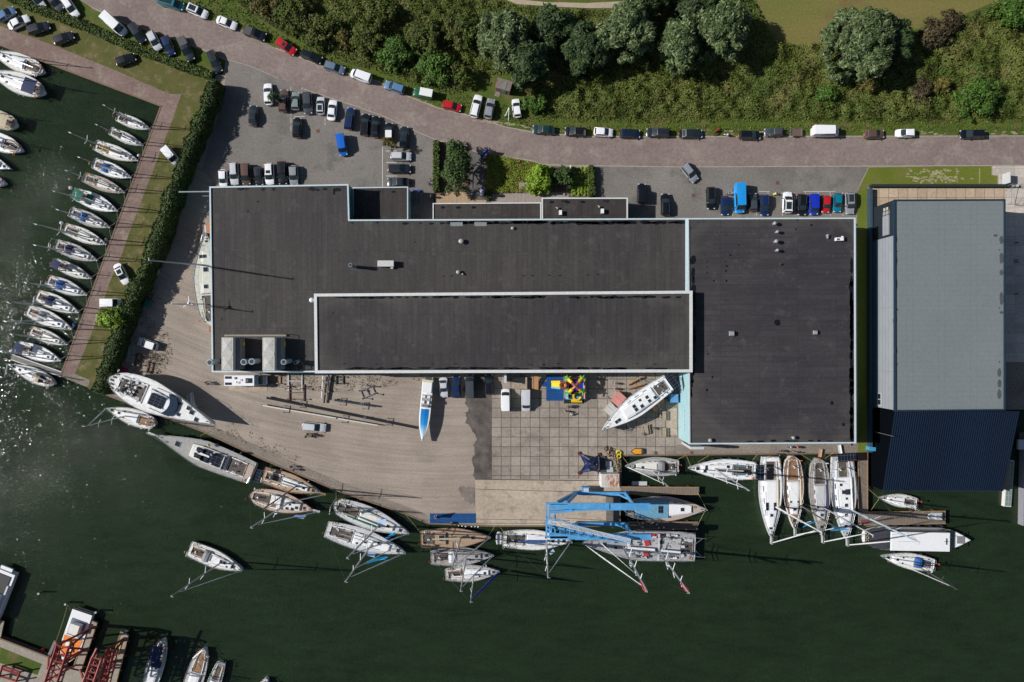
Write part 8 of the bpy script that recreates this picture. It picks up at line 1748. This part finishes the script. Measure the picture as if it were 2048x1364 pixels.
for a, za, b_, zb, lb in (((1258, 930), .1, (1241, 908), .3, 'yellowish rope from the grey yacht bow to the yellow coil'), ((1352, 921), .1, (1371, 911), .1, 'yellowish rope from the grey yacht stern to the quay'), ((1373, 911), .1, (1382, 934), .2, 'yellowish rope from the quay to the bow of the bow-left white yacht'), ((1395, 925), .2, (1418, 911), .1, 'rope running forward from the bow-left white yacht'), ((1505, 921), .2, (1515, 909), .1, 'rope at the stern of the bow-left white yacht'),
    ((1623, 922), .2, (1600, 907), .1, 'rope from the weathered grey yacht towards the quay on the left'), ((1650, 917), .2, (1668, 905), .1, 'rope from the weathered grey yacht towards the quay on the right'), ((1705, 920), .2, (1712, 903), .1, 'curved yellow rope at the corner of the short jetty'), ((1758, 997), 0, (1724, 965), .1, 'long thin rope from the small cruiser up to the short jetty'), ((1758, 998), 0, (1742, 1021), .1, 'short rope from the small cruiser down to the wide jetty'),
    ((1413, 1018), .2, (1395, 984), .1, 'rope from the schooner bow to the upper jetty finger'), ((1410, 1022), .2, (1396, 1050), .1, 'rope from the schooner bow to the lower jetty finger'), ((843, 1068), .2, (812, 1030), .1, 'rope from the teak yacht stern up to the sandy quay'), ((978, 1070), .2, (990, 1052), .1, 'rope from the teak yacht bow to the slipway'),
    ((1010, 1068), .2, (1000, 1054), .1, 'rope from the dinghy carrying yacht to the slipway'), ((400, 872), .3, (420, 862), .1, 'rope from the solar panelled yacht up to the sandy quay'), ((672, 1004), .2, (672, 984), .1, 'rope from the green covered yacht stern to the quay'), ((134, 1207), 1.5 - 1.3, (142, 1222), .2, 'mooring rope from the timber pile to the work boat'), ((136, 1207), .2, (112, 1282), 0, 'long slack green rope along the left side of the work boat')):
    rope(a, za, b_, zb, lb, RY)
# cloths flying in the rigging
def cloth(pts, label, mat, name='flag'):
    V = [Vector(P3(*p)) for p in pts]; c = sum(V, Vector()) / len(V); o = MB().add([tuple(v - c) for v in V] + [tuple(v - c + Vector((0, 0, -.02))) for v in V], [tuple(range(len(V))), tuple(range(2 * len(V) - 1, len(V) - 1, -1))]).build(name, mat); o.location = c; setp(o, label, 'flag')
cloth([(585, 1034, 9), (592, 1029, 9.5), (613, 1031, 8.8), (607, 1038, 8.2)], 'lavender flag flying above the water beside the oxblood ketch', plain((.40, .45, .72), .7))
cloth([(752, 1041, 9), (773, 1037, 9.5), (771, 1048, 9), (755, 1046, 8.6)], 'pale blue flag on the green covered yacht', plain((.38, .52, .75), .7))
cloth([(733, 1111, 9), (737, 1104, 9.4), (752, 1105, 9), (749, 1115, 8.4)], 'white and blue square flag over the water below the long white yacht', plain((.40, .58, .78), .7))
cloth([(768, 1077, 8), (785, 1066, 8.2), (792, 1063, 8.4), (788, 1070, 8), (776, 1077, 7.6)], 'upper cyan cloth furled in the rigging of the long white yacht', CYANC, 'hanging_cloth')
cloth([(729, 1129, 9), (744, 1118, 9.2), (757, 1115, 9), (778, 1111, 8.6), (771, 1118, 8.5), (757, 1121, 8.4), (740, 1127, 8.4)], 'lower cyan cloth furled in the rigging of the long white yacht', CYANC, 'hanging_cloth')
cloth([(1098, 1106, 8), (1106, 1098, 8.3), (1110, 1104, 8), (1101, 1110, 7.7)], 'small white and blue flag beside the mast of the dinghy carrying yacht', plain((.45, .62, .78), .7))
for pts, lb in (([(1660, 1062, 5), (1664, 1054, 5.3), (1683, 1054, 5), (1690, 1058, 4.8), (1699, 1058, 4.6), (1697, 1060, 4.6), (1672, 1060, 4.6)], 'bright cyan pennant hanging between the bows of the two right hand yachts'), ([(1604, 1056, 6), (1612, 1048, 6.2), (1640, 1039, 6), (1630, 1044, 5.8), (1612, 1053, 5.6)], 'faded cyan cloth strung beside the bow of the teak decked yacht')): cloth(pts, lb, CYANC, 'hanging_cloth')
for i, (a, b_, lb) in enumerate(((( 1281, 1161), (1292, 1182), 'red furled flag at the head of the fore mast of the charter yacht'), ((1363, 1165), (1377, 1184), 'red and white furled flag at the head of the aft mast of the charter yacht'))):
    z = 20.0; A, B_ = Vector(P3(*a, z)), Vector(P3(*b_, z + 3)); o = MB().loft([[(x + ox, y + oy, zz) for ox, oy in ((-w, -w * .4), (w, -w * .4), (w, w * .4), (-w, w * .4))] for x, y, zz, w in [(*(A.lerp(B_, q) - A), w_) for q, w_ in ((0, .12), (.2, .35), (.5, .28), (.8, .35), (1, .1))]]).build('furled_flag', plain((.52, .02, .03), .7)); o.location = A; setp(o, lb, 'flag')

# ---- people
def skin(verts, edges, radii, root=0, sub=1):
    me = bpy.data.meshes.new('person'); me.from_pydata(verts, edges, []); o = bpy.data.objects.new('person_tmp', me); COL.objects.link(o)
    md = o.modifiers.new('s', 'SKIN'); 
    for v_, r_ in zip(me.skin_vertices[0].data, radii): v_.radius = (r_, r_) if not isinstance(r_, tuple) else r_
    me.skin_vertices[0].data[root].use_root = True
    sb = o.modifiers.new('d', 'SUBSURF'); sb.levels = sub; sb.render_levels = sub
    dg = bpy.context.evaluated_depsgraph_get(); m2 = bpy.data.meshes.new_from_object(o.evaluated_get(dg)); bpy.data.objects.remove(o); return m2
def pose(kind):
    """returns skeleton joints (metres, facing +x)"""
    st, sw = (.0, .06) if kind == 'stand' else (.32, .30)
    J = dict(pel=(0, 0, .93), wst=(0, 0, 1.08), chest=(.01, 0, 1.32), neck=(.02, 0, 1.48), head=(.05, 0, 1.58), crown=(.04, 0, 1.74),
             hl=(0, .10, .90), kl=(st * .5 + .03, .11, .49), al=(st * .95 - .02, .11, .09), tl=(st * .95 + .15, .12, .05), hr=(0, -.10, .90), kr=(-st * .12 + .05, -.11, .49), ar=(-st * .95 - .02, -.11, .11), tr=(-st * .95 + .14, -.12, .05),
             sl=(0, .19, 1.42), el=(-sw * .5 - .03, .25, 1.15), wl=(-sw * .35 + .08, .25, .90), fl=(-sw * .35 + .13, .24, .80), sr=(0, -.19, 1.42), er=(sw * .35 - .05, -.25, 1.15), wr=(sw * .9 + .04, -.25, .93), fr=(sw * .95 + .1, -.24, .84))
    if kind == 'crouch':
        J = dict(pel=(-.1, 0, .42), wst=(-.04, 0, .58), chest=(.14, 0, .80), neck=(.26, 0, .92), head=(.34, 0, .99), crown=(.38, 0, 1.13), hl=(-.08, .1, .42), kl=(.32, .16, .50), al=(.02, .14, .1), tl=(.18, .15, .05), hr=(-.08, -.1, .42), kr=(.28, -.16, .30), ar=(-.12, -.13, .12), tr=(.02, -.14, .05),
                 sl=(.18, .19, .87), el=(.36, .24, .66), wl=(.5, .16, .48), fl=(.56, .13, .40), sr=(.18, -.19, .87), er=(.34, -.24, .64), wr=(.5, -.14, .44), fr=(.57, -.11, .37))
    return J
R0 = dict(pel=.13, wst=.115, chest=.135, neck=.055, head=.085, crown=.06, hl=.085, kl=.058, al=.042, tl=.035, hr=.085, kr=.058, ar=.042, tr=.035, sl=.058, el=.042, wl=.03, fl=.028, sr=.058, er=.042, wr=.03, fr=.028)
ED = [('pel', 'wst'), ('wst', 'chest'), ('chest', 'neck'), ('neck', 'head'), ('head', 'crown'), ('pel', 'hl'), ('hl', 'kl'), ('kl', 'al'), ('al', 'tl'), ('pel', 'hr'), ('hr', 'kr'), ('kr', 'ar'), ('ar', 'tr'), ('chest', 'sl'), ('sl', 'el'), ('el', 'wl'), ('wl', 'fl'), ('chest', 'sr'), ('sr', 'er'), ('er', 'wr'), ('wr', 'fr')]
PM = {}
def person_meshes(kind):
    if kind in PM: return PM[kind]
    J = pose(kind); ks = list(J)
    body = skin([J[k] for k in ks], [(ks.index(a), ks.index(b_)) for a, b_ in ED], [R0[k] for k in ks])
    # fingers and face as geometry of the same body mesh
    bm = bmesh.new(); bm.from_mesh(body); ex = MB()
    for s_, (wk, fk) in ((1, ('wl', 'fl')), (-1, ('wr', 'fr'))):
        w, f = Vector(J[wk]), Vector(J[fk]); d_ = (f - w).normalized()
        for q in range(4): o_ = Vector((1, 0, 0)) * (q - 1.5) * .018; ex.tube(f + o_ - d_ * .01, f + o_ + d_ * (.075 - .01 * abs(q - 1.3)) + Vector((.01, -s_ * .012, 0)), .009, .007, 5)
        ex.tube(w.lerp(f, .5) + Vector((.03, 0, 0)), w.lerp(f, .9) + Vector((.06, -s_ * .01, -.02)), .011, .008, 5)
    hd = Vector(J['head']); ex.tube(hd + Vector((.07, 0, .03)), hd + Vector((.125, 0, .0)), .02, .012, 5)
    for sg in (-1, 1): ex.box(tuple(hd + Vector((.0, sg * .09, .02))), (.04, .02, .06)); ex.ball(tuple(hd + Vector((.088, sg * .033, .045))), .011, 5)
    ex.box(tuple(hd + Vector((.09, 0, -.035))), (.02, .05, .012))
    me2 = ex.mesh('x'); bm.from_mesh(me2); bm.to_mesh(body); bm.free()
    def sub(keys, grow, eds=None):
        kk = [k for k in ks if k in keys]; return skin([J[k] for k in kk], [(kk.index(a), kk.index(b_)) for a, b_ in ED if a in kk and b_ in kk], [R0[k] + grow for k in kk], kk.index('pel') if 'pel' in kk else 0)
    top = sub(['wst', 'chest', 'sl', 'el', 'sr', 'er', 'pel'], .017); leg = sub(['pel', 'hl', 'kl', 'al', 'hr', 'kr', 'ar'], .014)
    h = MB().dome((J['crown'][0] - .01, 0, J['crown'][2] - .07), .115, .1, .11, 10, 4); h.dome((J['head'][0] - .04, 0, J['head'][2] + .02), .09, .1, .1, 10, 3)
    sh = MB()
    for k in ('tl', 'tr'): t = J[k]; sh.box((t[0] - .04, t[1], .045), (.27, .1, .09), top=.8)
    PM[kind] = (body, top, leg, h.mesh('hair', fix=True), sh.mesh('shoes', fix=True)); return PM[kind]
SKIN_ = plain((.50, .30, .22), .6, 0, .06, name='skin')
CL = dict(white=(.72, .72, .72), black=(.015, .015, .018), blue=(.03, .08, .28), navy=(.012, .02, .06), red=(.45, .03, .02), grey=(.18, .18, .19), orange=(.62, .14, .04), yellow=(.65, .60, .12), green=(.02, .28, .20), lav=(.35, .40, .62), cream=(.6, .55, .42))
def person(u, v, ang, kind, top, leg, label, hair=(.05, .03, .02), z=0):
    e = empty('person', P3(u, v, z), math.radians(ang), label, 'person'); b_, t_, l_, h_, s_ = person_meshes(kind); c = lambda k: plain(CL[k], .8, name='cloth')
    link('body', b_, e, SKIN_); link('shirt', t_, e, c(top)); link('trousers', l_, e, c(leg)); link('hair', h_, e, plain(hair, .7, name='hair')); link('shoes', s_, e, BLACK)
for a in [
 (416, 764, 200, 'walk', 'lav', 'navy', 'person in a pale lavender top walking left of the motorhome'), (420, 767, 190, 'walk', 'red', 'black', 'person in a dark red top walking just behind the lavender one'),
 (614, 872, 10, 'walk', 'green', 'black', 'person in a green top nearest the water side of the silver estate'), (618, 867, 200, 'stand', 'black', 'black', 'person in black closest to the silver estate'), (627, 870, 180, 'stand', 'black', 'navy', 'person in dark clothes at the front right of the silver estate'),
 (1134, 813, 0, 'stand', 'orange', 'black', 'person in an orange top below the bouncy castle'), (1130, 822, 30, 'stand', 'cream', 'black', 'person in a cream top left of the group below the bouncy castle'), (1143, 829, 90, 'crouch', 'white', 'black', 'person in white crouching lowest in the group below the bouncy castle'), (1138, 811, 180, 'stand', 'black', 'black', 'person in black beside the orange topped one'),
 (1228, 766, 180, 'stand', 'white', 'grey', 'person in white alone on the slabs left of the shored yacht'), (1227, 777, 170, 'walk', 'cream', 'navy', 'person in cream just below the one in white on the slabs'),
 (1285, 868, 60, 'crouch', 'navy', 'grey', 'person in navy sitting by the picnic table that stands apart'), (1304, 856, 180, 'stand', 'black', 'black', 'person in black between the picnic tables'),
 (1577, 893, 0, 'walk', 'lav', 'navy', 'person in a pale top on the quay above the teak decked yacht'), (1590, 893, 180, 'walk', 'red', 'black', 'person in red beside the pale topped one on the quay'), (1560, 901, 0, 'walk', 'black', 'black', 'person in black left of the pair on the quay'), (1588, 903, 90, 'stand', 'grey', 'black', 'person in grey at the quay edge above the teak decked yacht'),
 (861, 361, 200, 'stand', 'white', 'grey', 'person in white beside the narrow clipped hedge in the car park'), (859, 369, 20, 'stand', 'navy', 'black', 'person in navy just below the white dressed one by the hedge'), (872, 388, 0, 'walk', 'black', 'navy', 'person in black stepping onto the tan decking'), (863, 394, 170, 'stand', 'grey', 'black', 'person in grey at the edge of the annex shade'),
 (872, 1034, 90, 'crouch', 'orange', 'cream', 'person in orange sitting on the long blue mat'), (907, 1045, 180, 'crouch', 'navy', 'black', 'person in navy sitting at the edge of the blue mat'),
 (585, 932, 20, 'walk', 'black', 'black', 'person in black on the quay above the teak yacht with the solar rack'), (590, 938, 200, 'stand', 'grey', 'black', 'person in grey behind the one in black on the quay'), (486, 905, 170, 'stand', 'blue', 'navy', 'person in blue on the quay edge above the solar panelled yacht'),
 (1148, 984, 90, 'stand', 'white', 'black', 'person in white beside the left foot of the blue boat hoist'), (1554, 996 - 88, 0, 'stand', 'navy', 'black', 'person in navy at the stern gangway of the leftmost of the four yachts'),
 (1454, 374 + 15, 0, 'walk', 'grey', 'navy', 'person in grey walking between the cars at the left end of the east row'),
 (1547, 389, 10, 'crouch', 'yellow', 'yellow', 'person in a yellow jacket bending in the empty bay of the east row'),
]: person(*a)
for (u, v, c, zz, lb) in ((419, 891, 'yellow', 1.0, 'person in a yellow jacket on the deck of the solar panelled yacht'), (425, 909, 'lav', 1.2, 'person in pale blue lying among the solar panels of the grey yacht')):
    person(u, v, 40, 'crouch', c, 'black', lb, z=zz)
# shade-side bicycles by the annex
def bike(u, v, ang, c, label):
    e = empty('bicycle', P3(u, v), math.radians(ang), label, 'bicycle', 'bicycles beside the annex')
    for xw in (-.52, .52): MB().ring((xw, 0, .34), .33, .025, 14, 'y').build('wheel', TYRE, e)
    MB().path([(-.52, 0, .34), (-.1, 0, .3), (.4, 0, .8), (-.2, 0, .82), (-.1, 0, .3)], .03).tube((.4, 0, .85), (.52, 0, .34), .025).tube((-.2, 0, .82), (-.52, 0, .34), .02).build('frame', c, e)
    MB().box((-.22, 0, .95), (.28, .14, .06)).build('saddle', BLACK, e); MB().tube((.38, -.3, 1.02), (.38, .3, 1.02), .02).build('handlebar', STEEL, e)
bike(829, 402, 80, ROYAL, 'blue bicycle leaning near the square annex'); bike(838, 400, 95, GREEN, 'green bicycle beside the blue one near the square annex')
slab('blue_crate', 825, 379, 829, 383, 0, .5, ROYAL, 'left one of two royal blue crates by the square annex', 'crate'); slab('blue_crate', 836, 379, 840, 383, 0, .5, ROYAL, 'right one of two royal blue crates by the square annex', 'crate')
